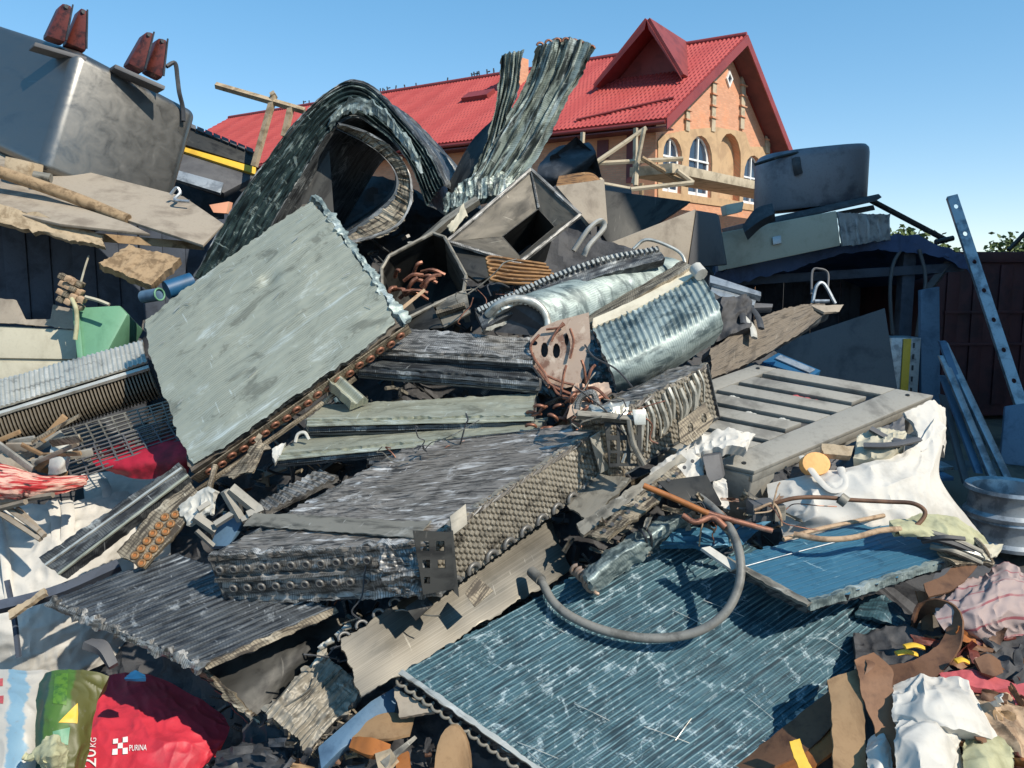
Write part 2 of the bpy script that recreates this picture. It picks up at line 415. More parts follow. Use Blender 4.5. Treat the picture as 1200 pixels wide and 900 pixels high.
M['bright_alu'] = scrap('bright aluminium', C(200,198,188), C(130,128,120), C(226,224,216), .6, .35, 3, 40, (.3,.46), (.6,.7), (.55,.7), .2)
M['black'] = plain('black grease', C(54,56,60), C(74,76,80), .6, .1, 9)
M['core'] = plain('oily black scrap', C(74,74,76), C(44,44,47), .75, .1, 5, .6)
M['copper'] = scrap('old copper', C(150,104,84), C(82,52,44), C(186,150,132), .45, .48, 20, 20, (.34,.5), (.6,.72), (.55,.7), .2)
M['pink_plate'] = scrap('copper stained end plate', C(178,156,138), C(124,92,76), C(204,188,170), .3, .5, 8, 8, (.36,.5), (.6,.72), (.58,.7), .2)
M['orange_tube'] = scrap('orange tan tube', C(158,118,76), C(92,66,44), C(190,156,114), .3, .5, 6, 30, (.38,.52), (.6,.72), (.58,.7), .2)
M['plastic_grey'] = plain('grey beige pallet plastic', C(148,145,137), C(104,101,95), .65, 0, 5, .15, amt=.8)
M['white_bag'] = plain('white woven plastic', C(200,196,188), C(164,160,152), .75, 0, 4, .12, amt=.7)
M['cream'] = plain('cream painted sheet', C(180,174,154), C(150,143,124), .55, 0, 3, .1, amt=.7)
M['white'] = plain('white plastic', C(190,188,180), C(146,144,136), .5, 0, 8, .1, amt=.7)
M['wood'] = plain('weathered timber', C(158,134,104), C(110,90,66), .85, 0, 14, .4)
M['wood_pale'] = plain('pale raw timber', C(172,154,128), C(130,112,88), .85, 0, 12, .4)
M['rust_red'] = plain('rust red glazed fin', C(104,50,42), C(56,30,28), .5, .1, 16, .2)
M['tank'] = scrap('oily grey tank steel', C(124,123,120), C(114,113,111), C(136,135,132), .85, .3, .9, .9, (.3,.5), (.68,.8), (.62,.75), .1)
M['ply'] = plain('weathered grey brown board', C(156,145,130), C(124,113,100), .8, 0, 3, .15)
M['leather'] = plain('brown conveyor belt', C(110,78,56), C(66,42,30), .65, 0, 6, .2)
M['leather_tan'] = plain('tan conveyor belt', C(136,98,70), C(96,66,46), .65, 0, 5, .2)
M['card'] = plain('brown cardboard', C(150,122,90), C(114,88,62), .85, 0, 4, .15)
M['orange'] = plain('orange brown rubber', C(158,98,48), C(108,62,30), .6, 0, 5, .15)
M['yellow'] = plain('yellow plastic', C(222,178,52), C(180,138,40), .5, 0, 6, .1, amt=.6)
M['green_plastic'] = plain('pale green plastic', C(104,152,122), C(82,126,98), .5, 0, 4, .1, amt=.6)
M['blue_plastic'] = plain('blue plastic', C(28,84,124), C(20,60,92), .5, 0, 5, .1, amt=.6)
M['red_cloth'] = plain('dark red plastic', C(170,28,52), C(110,16,34), .6, 0, 5, .15)
M['pink_cloth'] = plain('pink red cloth', C(184,86,90), C(150,62,68), .8, 0, 6, .2)
M['rubber'] = plain('grey rubber hose', C(122,121,116), C(90,89,85), .55, 0, 12, .15)
M['rope'] = plain('beige braided hose', C(178,152,124), C(130,106,84), .8, 0, 20, .3)
M['brick'] = None
M['navy'] = plain('dark blue tarpaulin', C(62,84,122), C(42,60,92), .6, 0, 3, .15)
M['dark_board'] = plain('dark shed boarding', C(72,80,94), C(52,58,70), .8, 0, 4, .2)
M['maroon'] = plain('dark red painted metal', C(82,48,52), C(60,38,44), .6, .1, 3, .15)
M['shed_blue'] = plain('dusty blue sheet', C(88,116,140), C(60,84,108), .6, 0, 3, .1)
M['slate'] = plain('grey shed sheet', C(92,92,94), C(66,66,70), .65, .1, 2, .1)
M['galv'] = plain('galvanised profile', C(172,178,182), C(120,126,132), .4, .5, 8, .1)
M['dirt'] = plain('oily yard dirt', C(110,100,88), C(62,56,50), .95, 0, 1.2, .6)
M['olive_bag'] = plain('pale olive cloth', C(176,174,140), C(140,138,106), .8, 0, 6, .2)

def m_brick():
    t = NT('orange brick'); c = t.coord('UV', (1, 1, 1))
    b = t.n('ShaderNodeTexBrick'); t.l(c, b.inputs['Vector']); b.inputs['Color1'].default_value = C(212,154,124); b.inputs['Color2'].default_value = C(194,136,108)
    b.inputs['Mortar'].default_value = C(188,152,122); b.inputs['Scale'].default_value = 1; b.inputs['Mortar Size'].default_value = .012; b.inputs['Brick Width'].default_value = .25; b.inputs['Row Height'].default_value = .09
    n = t.noise(c, .8, 5, .6); col = t.mix(t.mul(t.step(n, .45, .7), .5), b.outputs['Color'], C(226,150,104))
    t.bump(b.outputs['Fac'], -.2, .01); return t.fin(col, .85, 0)
M['brick'] = m_brick()
M['stucco'] = plain('bare beige render', C(190,160,124), C(164,136,106), .9, 0, 1.5, .2, amt=.8)
M['roof_red'] = plain('red metal roof tile', C(172,70,66), C(152,57,54), .6, .1, .6, .05, amt=.6)
M['fascia_red'] = plain('dark red fascia', C(140,58,56), C(116,46,46), .55, 0, 1, .05, amt=.6)
M['red_board'] = plain('red brown boarding', C(134,58,54), C(112,46,44), .6, 0, 1.5, .1)
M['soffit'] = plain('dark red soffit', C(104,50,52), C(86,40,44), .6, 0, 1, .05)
M['pvc'] = plain('white window frame', C(232,232,230), C(214,214,212), .4, 0, 1, .02, amt=.4)
def m_glass():
    t = NT('window glass'); t.b.inputs['Base Color'].default_value = C(60,74,92); t.b.inputs['Roughness'].default_value = .08; t.b.inputs['Metallic'].default_value = .25; return t.m
M['glass'] = m_glass()
M['concrete'] = plain('pale concrete', C(186,172,148), C(150,138,118), .9, 0, 2, .2)

def m_leaf():
    t = NT('tree leaves'); c = t.coord('Object', (1, 1, 1)); n = t.noise(c, 1.2, 4)
    return t.fin(t.mix(t.step(n, .35, .65), C(62,84,44), C(104,120,66)), .7, 0)
M['leaf'] = m_leaf(); M['bark'] = plain('bark', C(84,70,56), C(54,44,36), .9)
def m_redstreak():
    t = NT('red and white streaked cloth'); c = t.coord('UV', (5, 42, 1)); n = t.noise(c, 1, 5, .65, .5); n2 = t.noise(t.coord('UV', (12, 20, 1)), 1, 4)
    x = t.mix(t.step(n, .42, .56), C(176,44,44), C(222,178,158)); x = t.mix(t.step(n2, .56, .64), x, C(60,34,34)); t.bump(n, .4); return t.fin(x, .65, 0)
M['red_streak'] = m_redstreak()
def m_stripes(name, a, b, per, w, soft=.02):
    t = NT(name); c = t.coord('UV', (1, 1, 1)); s = t.n('ShaderNodeSeparateXYZ'); t.l(c, s.inputs[0])
    m = t.n('ShaderNodeMath', operation='PINGPONG'); t.l(s.outputs[1], m.inputs[0]); m.inputs[1].default_value = per/2
    n = t.noise(c, 18, 5); 
    x = t.mix(t.mul(t.step(m.outputs[0], w/2, w/2*.6), t.step(n, .3, .6)), a, b); n3 = t.noise(c, 160, 2); t.bump(n3, .2, .002); return t.fin(x, .75, 0)
M['brown_fin'] = scrap('dusty brown fins', C(112,102,90), C(62,56,50), C(150,142,130), .15, .6, 8, 60, (.36,.5), (.66,.78), (.62,.76), .4, fins=(1, .012, .5))
M['arch_fin'] = scrap('dark teal fins with pale flecks', C(62,82,84), C(24,34,38), C(172,190,188), .35, .42, 7, 90, (.4,.56), (.58,.68), (.56,.68), .5, (14, 22), fins=(0, .011, .6))
M['hopper'] = scrap('dirty brown steel', C(96,91,82), C(58,55,50), C(142,138,128), .25, .5, 3, 9, (.34,.5), (.64,.76), (.6,.74), .15)
M['cream_bright'] = plain('bright cream strip', C(220,210,186), C(184,172,148), .5, 0, 6, .1, amt=.7)
M['block_top'] = scrap('dusty grey block top', C(140,134,127), C(62,59,56), C(208,206,203), .25, .46, 9, 60, (.38,.54), (.56,.66), (.56,.68), .5, fins=(1, .009, .5))
M['block_side'] = scrap('dusty grey honeycomb', C(142,135,122), C(72,67,59), C(196,190,177), .2, .5, 8, 20, (.32,.48), (.6,.72), (.58,.7), .4)
M['striped_bag'] = m_stripes('white sack with red stripes', C(160,142,138), C(142,78,84), .075, .012)
M['panel_shade'] = scrap('shade toned dark fins', C(92,96,99), C(42,45,50), C(158,163,166), .3, .42, 6, 50, (.4,.56), (.62,.74), (.55,.68), .4, pos=8, fins=(0, .012, .5))  # darker copy of dark_fin: shade painted in, glare joins the pale scuffs
M['tank_dark'] = plain('dark blue grey tank paint', C(122,127,136), C(84,88,98), .5, .3, 2.5, .1)
def m_zones(name, cols, axis=0, wob=.03, grime=C(120,116,110)):
    """Printed sack: colour bands along u at the given positions (metres)."""
    t = NT(name); c = t.coord('UV', (1, 1, 1)); s = t.n('ShaderNodeSeparateXYZ'); t.l(c, s.inputs[0]); n = t.noise(c, 14, 4)
    a = t.n('ShaderNodeMath', operation='MULTIPLY_ADD'); t.l(n, a.inputs[0]); a.inputs[1].default_value = wob; t.l(s.outputs[axis], a.inputs[2])
    x = cols[0][1]
    for pos, cc in cols[1:]: x = t.mix(t.step(a.outputs[0], pos+wob*.5-.006, pos+wob*.5+.006), x, cc)
    n2 = t.noise(c, 30, 4, .7); x = t.mix(t.mul(t.step(n2, .58, .72), .35), x, grime); t.bump(t.noise(c, 60, 3), .15, .003)
    return t.fin(x, .5, 0)
# ================================================================== SETTING
def ground():
    n = 240; xs = np.sign(np.linspace(-1, 1, n+1))*np.abs(np.linspace(-1, 1, n+1))**3*1500
    X, Y = np.meshgrid(xs, xs+6, indexing='ij'); Z = .03*fbm(X*.9, Y*.9, 3, 3)*(np.hypot(X, Y-6) < 60)-.05
    k = np.clip(1-np.hypot(X, Y-2.6)/5.6, 0, 1); Z = Z-.55*np.clip(k*2.2, 0, 1)**2*(3-2*np.clip(k*2.2, 0, 1))
    V = np.stack([X.ravel(), Y.ravel(), Z.ravel()], 1); i = np.arange((n+1)**2).reshape(n+1, n+1)
    F = np.stack([i[:-1, :-1].ravel(), i[1:, :-1].ravel(), i[1:, 1:].ravel(), i[:-1, 1:].ravel()], 1)
    o = mk('ground', V, F, M['dirt'], smooth=True); o['kind'] = 'structure'; o['label'] = 'bare oily dirt ground of the scrapyard'
ground()
# unseen tall building, added beyond the right edge so its shade covers the shed
def shade_caster():
    sd = nrm([SUN[0], SUN[1], 0]); qd = np.array([-sd[1], sd[0], 0]); o = qd*6.4+sd*4; e1 = qd*16; e2 = sd*10
    r = box('shade_building', M['stucco'], o, e1, e2, [0, 0, 12.5], None, 0); r['kind'] = 'structure'; r['label'] = 'tall plain unseen building added to shade the shed'
    n = -sd
    for fl in range(4):
        for k in range(5):
            w = o+e1*(.08+.19*k)+n*.004+np.array([0, 0, 1.2+fl*3])
            f = box('window', M['glass'], w, e1*.09, n*.04, [0, 0, 1.5], r, 0)
shade_caster()

# ------------------------------------------------------------------ brick house with the red roof
def house():
    E1 = P(780, 139, 32.0); zE = E1[2]
    E2 = CAMP+ray(930, 183)*((zE-CAMZ)/ray(930, 183)[2])
    t = E2-E1; t[2] = 0; t = nrm(t)
    n_g = np.array([t[1], -t[0], 0])
    a = nrm([-.85, .53, 0])
    mid = (E1+E2)/2
    gp = Pl.at(E1, n_g)
    AP = gp.p(875, 42)
    rl = nrm(np.cross(AP-E1, a)); rl = rl if rl[2] > 0 else -rl
    roofL = Pl.at(E1, rl); rr = nrm(np.cross(AP-E2, a)); rr = rr if rr[2] > 0 else -rr
    L = 37.0
    H = thing('brick_house', 'long red roofed brick house with arched gable windows behind the scrapyard', 'house', (mid[0], mid[1], 0))
    # roof: left slope with tile waves, right slope
    def slope(name, e, ap, nn, lenA, hip):
        sl = np.linalg.norm(ap-e); nu, nv = int(lenA/.2*5), int(sl/.36*4)
        def f(U, V, u, v):
            ph = (V/.36) % 1.0
            return .03*np.cos(U/.2*2*math.pi)+.05*(1-ph)
        b = 0.0
        rows = [[e, e+a*lenA], [ap, ap+a*(lenA-hip)]]
        slab(name, M['roof_red'], rows, nu, nv, .12, f, parent=H, lin=True, face=nn, sharp=.6)
    slope('roof', E1, AP, rl, L, 1.5)
    slab('roof', M['roof_red'], [[E2, E2+a*L], [AP, AP+a*(L-1.5)]], 60, 10, .12, None, parent=H, lin=True, face=rr)
    # end slope of the hip
    hp = [[E1+a*L, E2+a*L], [AP+a*(L-1.5)+t*.05, AP+a*(L-1.5)]]
    slab('roof', M['roof_red'], hp, 10, 10, .1, None, parent=H, lin=True, face=a)
    # ridge capping with its row of spikes
    tube('ridge_cap', M['fascia_red'], [AP+[0, 0, .05], AP+a*(L-1.5)+[0, 0, .05]], .13, H, lin=True, n=40)
    mb = MB(); rnd = random.Random(3)
    for k in range(30):
        s = 9+rnd.random()*20; b = AP+a*s+np.array([0, 0, .12]); mb.tube([b, b+np.array([rnd.uniform(-.05, .05), 0, rnd.uniform(.14, .3)])], .04, seg=5, n=2)
        if rnd.random() < .5: mb.tube([b+[.02, 0, .16], b+np.array([.16, 0, .2])], .035, seg=5, n=2)
    o = mb.build('ridge_spike', M['black'], H); o['kind'] = 'stuff'
    # gable wall and long wall
    gw = Pl.at(E1+a*.9, n_g)
    i1 = E1+a*.9+t*.9; i2 = E2+a*.9-t*.9; apw = AP+a*.9-np.array([0, 0, .35])
    kz = (AP[2]-zE)/(np.linalg.norm((AP-E1)[:2]))
    def eave_z(p): return zE+kz*.9-.25
    i1[2] = i2[2] = eave_z(i1)
    def arch(x0, x1, ytop, ybot, yspr):
        """Arched opening on the gable wall from pixel extents."""
        A = gw.p(x0, ybot); B = gw.p(x1, ybot+(x1-x0)*.15); s0 = np.dot(A-E1, t); s1 = np.dot(B-E1, t)
        zt = gw.p((x0+x1)/2, ytop)[2]; r = (s1-s0)/2; zs = zt-r; zb = min(A[2], B[2])
        base = E1+a*.9; base = np.array([base[0], base[1], 0])
        pts = [base+t*s0+[0, 0, zb], base+t*s1+[0, 0, zb]]
        for k in range(9):
            an = math.pi*k/8; pts.append(base+t*((s0+s1)/2+r*math.cos(an))+[0, 0, zs+r*math.sin(an)])
        return pts, s0, s1, zb, zs, zt
    ops = [arch(777, 799, 161, 224, 175), arch(807, 834, 159, 228, 175), arch(841, 867, 156, 232, 172), arch(871, 893, 182, 238, 195)]
    low1 = i1.copy(); low1[2] = 0; low2 = i2.copy(); low2[2] = 0
    prism('wall', M['brick'], [low1, low2, i2, apw, i1], -n_g*.35, H, 0, [o[0] for o in ops])
    # bare render round the openings
    sx = [(770, 232), (905, 250), (905, 186), (896, 172), (878, 172), (872, 155), (838, 149), (828, 150), (806, 152), (776, 158), (770, 165)]
    prism('render_band', M['stucco'], [gw.p(x, y)+n_g*.004 for x, y in sx], n_g*.05, H, 0, [[p+n_g*.004 for p in o[0]] for o in ops])
    for k, (pts, s0, s1, zb, zs, zt) in enumerate(ops):
        ins = [p-n_g*.22 for p in pts]; c = sum(ins)/len(ins)
        if k == 2:
            prism('blind_niche', M['stucco'], [p+n_g*-.1 for p in ins], -n_g*.05, H); continue
        inner = [c+(p-c)*np.array([.84, .84, .9]) for p in ins]
        fr = prism('window', M['pvc'], ins, n_g*.08, H, 0, [inner]); 
        prism('pane', M['glass'], [p+n_g*.02 for p in inner], n_g*.015, fr)
        base = np.array([E1[0]+a[0]*.9, E1[1]+a[1]*.9, 0])-n_g*.185
        m = (s0+s1)/2; mb = MB()
        mb.box(base+t*(m-.05)+[0, 0, zb], t*.1, n_g*.09, [0, 0, zt-zb-.1])
        for z in (zs, (zb+zs)/2): mb.box(base+t*(s0+.06)+[0, 0, z-.04], t*(s1-s0-.12), n_g*.1, [0, 0, .08])
        mb.build('glazing_bar', M['pvc'], fr)
    # pilasters with ledges
    for (x, y0, y1, nl) in ((805, 107, 154, 4), (836, 83, 155, 5), (870, 88, 152, 5), (899, 150, 180, 2)):
        A, B = gw.p(x-2.2, y0), gw.p(x+2.2, y0); zb = gw.p(x, y1)[2]
        A = A+n_g*.004; A2 = A.copy(); A2[2] = zb; w = np.dot(B-A, t)
        q = box('pilaster', M['concrete'], A2, t*w, n_g*.1, [0, 0, A[2]-zb], H, 0)
        for i in range(nl):
            z = A[2]-(A[2]-zb)*i/nl*.98
            box('ledge', M['brick'], np.array([A[0], A[1], z])-t*.08+n_g*.003, t*(w+.2), n_g*.16, [0, 0, .06], q, 0)
    dp = [gw.p(x, y)+n_g*.004 for x, y in ((850, 92), (853.5, 103), (857.5, 93), (853.5, 83))]
    dc = sum(dp)/4
    q = prism('diamond_window', M['pvc'], dp, n_g*.08, H, 0, [[dc+(p-dc)*.62 for p in dp]])
    prism('pane', M['glass'], [dc+(p-dc)*.6+n_g*.01 for p in dp], n_g*.02, q)
    # barge boards, soffit of the overhang
    for (e, nn) in ((E1, rl), (E2, rr)):
        d = nrm(AP-e)
        prism('barge_board', M['fascia_red'], [e+n_g*.02+nn*.03, AP+n_g*.02+nn*.03, AP+n_g*.02-np.array([0, 0, .42]), e+n_g*.02-np.array([0, 0, .42])], n_g*.06, H)
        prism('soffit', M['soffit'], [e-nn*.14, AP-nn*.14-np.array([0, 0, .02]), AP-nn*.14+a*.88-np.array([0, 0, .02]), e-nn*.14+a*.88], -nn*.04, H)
    # long wall below the eave
    w0 = i1-n_g*0; w1 = i1+a*(L-2)
    pw = [np.array([w0[0], w0[1], 0]), np.array([w1[0], w1[1], 0]), w1, w0]
    nl = np.cross(a, [0, 0, 1]); nl = nl if nl[1] < 0 else -nl
    prism('wall', M['brick'], pw, -nl*.3, H)
    gut = [E1-[0, 0, .12], E1+a*L-[0, 0, .12]]
    tube('gutter', M['fascia_red'], gut, .09, H, lin=True, n=30)
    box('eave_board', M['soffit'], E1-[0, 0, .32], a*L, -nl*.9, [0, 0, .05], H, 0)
    # dark door and window openings in the porch wall
    wl = Pl.at(i1, nl)
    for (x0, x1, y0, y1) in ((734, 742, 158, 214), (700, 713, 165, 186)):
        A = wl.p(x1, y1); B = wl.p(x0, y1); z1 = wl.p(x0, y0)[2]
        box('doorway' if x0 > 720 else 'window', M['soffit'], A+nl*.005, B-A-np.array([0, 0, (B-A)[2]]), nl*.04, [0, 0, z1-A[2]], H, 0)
    # porch posts and floor
    pp = Pl.at(E1-a*.2+nl*.6, nl)
    for pts, r in (([(683, 155), (681, 200)], .1), ([(745, 150), (744, 216)], .1)):
        tube('porch_post', M['concrete'], pp.ps(pts), r, H, seg=4, lin=True, n=6)
    tf = gp.p(770, 222)+n_g*2.2; zt = gw.p(800, 226)[2]
    A = np.array([E1[0], E1[1], zt])-t*3+n_g*.3
    box('terrace_slab', M['concrete'], A, t*15, n_g*1.8, [0, 0, .35], H, .02)
    # dormer
    F1, F2 = roofL.p(703, 104), roofL.p(803, 92)
    fn = nrm(np.cross(F2-F1, [0, 0, 1])); fn = fn if fn[1] < 0 else -fn
    fp = Pl.at(F1, fn); TP = fp.p(764, 27)
    back = TP+t*0; # along -fn until the roof
    s = np.dot(roofL.o-TP, rl)/np.dot(-fn, rl); BK = TP-fn*s
    Dm = []
    for (f, nm) in ((F1, 'dormer_roof'), (F2, 'dormer_roof')):
        out = fn*.5
        nn = nrm(np.cross(TP-f, fn)); nn = nn if np.dot(nn, (f-(F1+F2)/2)) > 0 else -nn
        prism(nm, M['roof_red'] if f is F1 else M['red_board'], [f+out, TP+out, BK, f-fn*.02], nn*.14, H)
        prism('dormer_board', M['fascia_red'], [f+out+fn*.01, TP+out+fn*.01, TP+out+fn*.01+nn*.14-[0, 0, .5], f+out+fn*.01+nn*.14-[0, 0, .3]], fn*.07, H)
    prism('dormer_front', M['red_board'], [p-fn*.75 for p in (F1+(F2-F1)*.02+[0, 0, .02], F2-(F2-F1)*.02+[0, 0, .02], TP-[0, 0, .1])], -fn*.1, H)
    # brick chimney stub and roof hatch on the long slope
    cb = roofL.p(606, 104); box('chimney', M['brick'], cb-[0, 0, .6], t*.9, a*.9, [0, 0, 2.2], H, 0)
    hb = roofL.p(572, 116); box('roof_hatch', M['fascia_red'], hb-rl*.05, a*1.6, nrm(AP-E1)*.7, rl*.3, H, 0)
    # snow rail
    sr = [roofL.p(676, 143)+rl*.1, roofL.p(790, 117)+rl*.1]; tube('snow_rail', M['fascia_red'], sr, .05, H, lin=True, n=8)
    return pp, a, nl, t, n_g
PP, hA, hN, hT, hG = house()
def timber_frame():
    T_ = thing('timber_scaffold', 'rough grey timber scaffold poles standing in front of the house porch', 'scaffold', P(745, 330, 29)-np.array([0, 0, P(745, 330, 29)[2]]))
    fr = [((690, 196), (757, 150), 29), ((690, 192), (800, 186), 29.2), ((752, 185), (806, 217), 28.8), ((681, 196), (705, 212), 28.6), ((745, 218), (746, 190), 29), ((755, 150), (742, 215), 28.9), ((640, 203), (740, 222), 28.2), ((793, 200), (812, 214), 28.7), ((640, 203), (652, 190), 28.2), ((739, 222), (812, 214), 28.3)]
    for (p, q, d) in fr:
        tube('pole', M['concrete'] if random.random() < .6 else M['wood'], [P(*p, d), P(*q, d+.3)], .09, T_, seg=6, lin=True, n=4)
    for x in (690, 752):
        b = P(x, 215, 28.9); tube('pole', M['wood'], [np.array([b[0], b[1], 0]), b], .09, T_, seg=6, lin=True, n=4)
timber_frame()

# ------------------------------------------------------------------ trees beyond the yard
def tree(x, y, d, w, h, label, seed):
    top = P(x, y, d); rnd = random.Random(seed); b = np.array([top[0], top[1], 0.0])
    T_ = thing('tree', label, 'tree', b, 'trees beyond the yard')
    mb = MB(); c0 = np.array([top[0], top[1], top[2]-h*.5])
    mb.tube([b, (b+c0)/2+[.1, 0, 0], c0], .18, seg=7, taper=.5)
    for k in range(7):
        an = k*.9+rnd.random(); e = c0+np.array([math.cos(an)*w*.35, math.sin(an)*w*.35, rnd.uniform(-.1, .4)*h]); mb.tube([c0-[0, 0, h*.25*rnd.random()], (c0+e)/2+[0, 0, .2], e], .07, seg=5, taper=.3)
    mb.build('trunk', M['bark'], T_, True)
    V, F = [], []
    cl = [(c0+np.array([rnd.gauss(0, .24)*w, rnd.gauss(0, .24)*w, rnd.gauss(0, .22)*h]), rnd.uniform(.25, .5)*w*.5) for _ in range(34)]
    for i in range(5200):
        c, r = cl[i % len(cl)]; p = c+np.array([rnd.gauss(0, .45), rnd.gauss(0, .45), rnd.gauss(0, .4)])*r
        if p[2] > top[2]+.2: continue
        u = nrm([rnd.gauss(0, 1) for _ in range(3)])*.11; v = nrm(np.cross(u, [rnd.gauss(0, 1) for _ in range(3)]))*.06
        k = len(V); V += [p-u, p+v, p+u, p-v]; F.append([k, k+1, k+2, k+3])
    mk('crown', V, F, M['leaf'], T_)
tree(1062, 264, 24, 2.4, 3.0, 'green tree top showing between the stacked tank and the slanting pole', 1)
tree(1218, 276, 26, 3.4, 2.4, 'green tree top above the dark red container by the ladder', 2)

# ------------------------------------------------------------------ right-hand shed and what stands on and under it
def shed():
    B = P(1065, 560, 9.0); T_ = thing('shed', 'dark open fronted shed with a sagging tarpaulin roof', 'shed', (B[0], B[1], 0))
    fr = [(836, 322, 8.6), (905, 303, 8.65), (980, 288, 8.7), (1030, 277, 8.75), (1070, 276, 8.8), (1105, 291, 8.8), (1138, 304, 8.8)]
    f = [P(*p) for p in fr]; bk = [p+np.array([.3, 3.2, -.35]) for p in f]
    slab('roof', M['navy'], [f, bk], 60, 12, .07, lambda U, V, u, v: .03*fbm(U*3, V*3, 3, 4), .03, T_, lin=True, face=(0, 0, 1))
    lo = [p+np.array([0, -.012, -.14-.05*math.sin(i*2.1)]) for i, p in enumerate(f)]
    slab('tarpaulin_edge', M['navy'], [[p+np.array([0, -.03, .01]) for p in f], lo], 60, 4, .02, lambda U, V, u, v: .012*np.sin(U*18)*v+.01*fbm(U*8, V*8), .03, T_, lin=True)
    bw0, bw1 = f[0]+np.array([-.3, 3.0, 0]), f[-1]+np.array([.5, 3.0, 0])
    n = 26
    for i in range(n):                       # back wall boards
        p = bw0+(bw1-bw0)*i/n; p = np.array([p[0], p[1]+.01*(i % 3), 0]); e = (bw1-bw0)/n*.97; e[2] = 0
        box('board', M['dark_board'], p, e, [0, .03, 0], [0, 0, 1.95], T_, .003)
    for (x, d) in ((1067, 8.95), (850, 8.9)):
        p = P(x, 292, d); box('post', M['dark_board'], [p[0]-.07, p[1], 0], [.14, 0, 0], [0, .14, 0], [0, 0, p[2]-.03], T_, .008)
    br = [P(1113, 306, 8.98), P(1080, 349, 9.0)]; tube('brace', M['slate'], br, .05, T_, seg=4, lin=True, n=3)
    box('cross_beam', M['dark_board'], P(846, 336, 8.93), P(1130, 318, 8.95)-P(846, 336, 8.93), [0, .1, 0], [0, 0, .1], T_, .006)
    return f
shed()
def cable(label, pts, r, m, grp=None, cat='cable', nm='cable', **k):
    o = tube(nm, M[m], [P(*p) for p in pts], r, None, **k); return tag(o, label, cat, grp)
cable('grey cable loop hanging left of the dark shed post', [(1057, 290, 8.8), (1046, 312, 8.8), (1043, 345, 8.8), (1046, 392, 8.85)], .02, 'slate', 'cables on the shed post')
cable('grey cable loop hanging right of the dark shed post', [(1077, 292, 8.8), (1084, 320, 8.8), (1083, 345, 8.8), (1078, 368, 8.82), (1074, 395, 8.85)], .02, 'slate', 'cables on the shed post')
# stacked things on the shed roof
def tank_drum():
    T_ = thing('metal_tank', 'dark oval metal tank lying on top of the right shed', 'tank', P(950, 252, 9.2))
    c = P(948, 249, 9.35); rx, ry, h = .62, .42, .72; n = 40; up = nrm([.0, .0, 1.0]); tilt = nrm([1, .0, .1]); prof = [(0, .0), (.94, .0), (1, .05), (1, .62), (.985, .68), (.93, .72), (0, .72)]
    V, F = [], []
    for (r, z) in prof:
        for k in range(n):
            an = 2*math.pi*k/n; cx = abs(math.cos(an))**.75*math.copysign(1, math.cos(an)); sy = abs(math.sin(an))**.75*math.copysign(1, math.sin(an))
            V.append(c+tilt*(rx*r*cx)+np.array([0, 1, 0])*(ry*r*sy)+up*z*.9+np.array([0, 0, .04]))
    for i in range(len(prof)-1):
        for k in range(n): F.append([i*n+k, i*n+(k+1) % n, (i+1)*n+(k+1) % n, (i+1)*n+k])
    mk('shell', V, F, M['tank_dark'], T_, None, True, sharp=.9)
    tube('strap', M['black'], [P(933, 186, 8.9), P(934, 196, 8.88), P(936, 204, 8.9)], .05, T_, seg=6)
    tube('rim', M['dark_steel'], [P(884, 193, 8.95), P(930, 180, 8.9), P(985, 174, 8.93), P(1004, 176, 9.05)], .018, T_, seg=6)
tank_drum()
def plate_on_shed():
    pl = Pl(950, 250, 9.0, (0, -.25, .97))
    o = prism('support_board', M['black'], [P(870, 262, 8.75), P(1030, 227, 8.75), P(1034, 231, 8.72), P(1026, 236, 8.72), P(955, 252, 8.72), P(872, 268, 8.7)], np.array([0, .9, .0]), None, .01)
    tag(o, 'dark flat board under the oval tank on the shed roof', 'board')
    o = prism('support_board', M['black'], [P(950, 254, 8.9), P(1024, 240, 8.9), P(1026, 246, 8.9), P(950, 262, 8.9)], np.array([0, .6, .0]), None, .01)
    tag(o, 'short dark board wedged between cream chest and oval tank', 'board')
plate_on_shed()
def chest():
    T_ = thing('cream_chest', 'dented cream metal chest lying on the shed roof edge', 'chest', P(940, 318, 8.5))
    a, b, c, d = P(838, 274, 8.3), P(980, 247, 8.3), P(985, 288, 8.3), P(842, 318, 8.3)
    prism('body', M['cream'], [a, b, c, d], np.array([.28, .95, .06])*.75, T_, .015)
    s = P(981.5, 250, 8.28); n = np.array([.96, -.28, 0])
    slab('end_panel', M['galv'], pquad((982, 249, 8.32), (1043, 251, 8.75), (1044, 281, 8.75), (988, 289, 8.32)), 30, 12, .02, lambda U, V, u, v: .012*np.sin(U*34)*np.sin(v*3.1)+.01*fbm(U*9, V*9), .015, T_)
    q = [P(905, 278, 8.29), P(915, 276, 8.29), P(916, 285, 8.29), P(906, 287, 8.29)]
    prism('latch', M['galv'], q, np.array([-.28, -.95, 0])*.03, T_, .003)
chest()
o = tube('pole', M['dark_steel'], [P(1021, 235, 8.9), P(1110, 282, 9.1)], .032, seg=8, lin=True, n=8); tag(o, 'thin dark pole slanting down from the oval tank', 'pole')
o = tube('pole', M['dark_steel'], [P(1096, 284, 9.0), P(1117, 279, 9.0)], .03, seg=8, lin=True, n=4); tag(o, 'short dark bar stub at the foot of the slanting pole', 'pole')
o = tube('pole', M['dark_steel'], [P(1182, 293, 9.0), P(1212, 262, 9.0)], .025, seg=8, lin=True, n=4); tag(o, 'thin dark rod sticking up above the dark red container', 'rod')
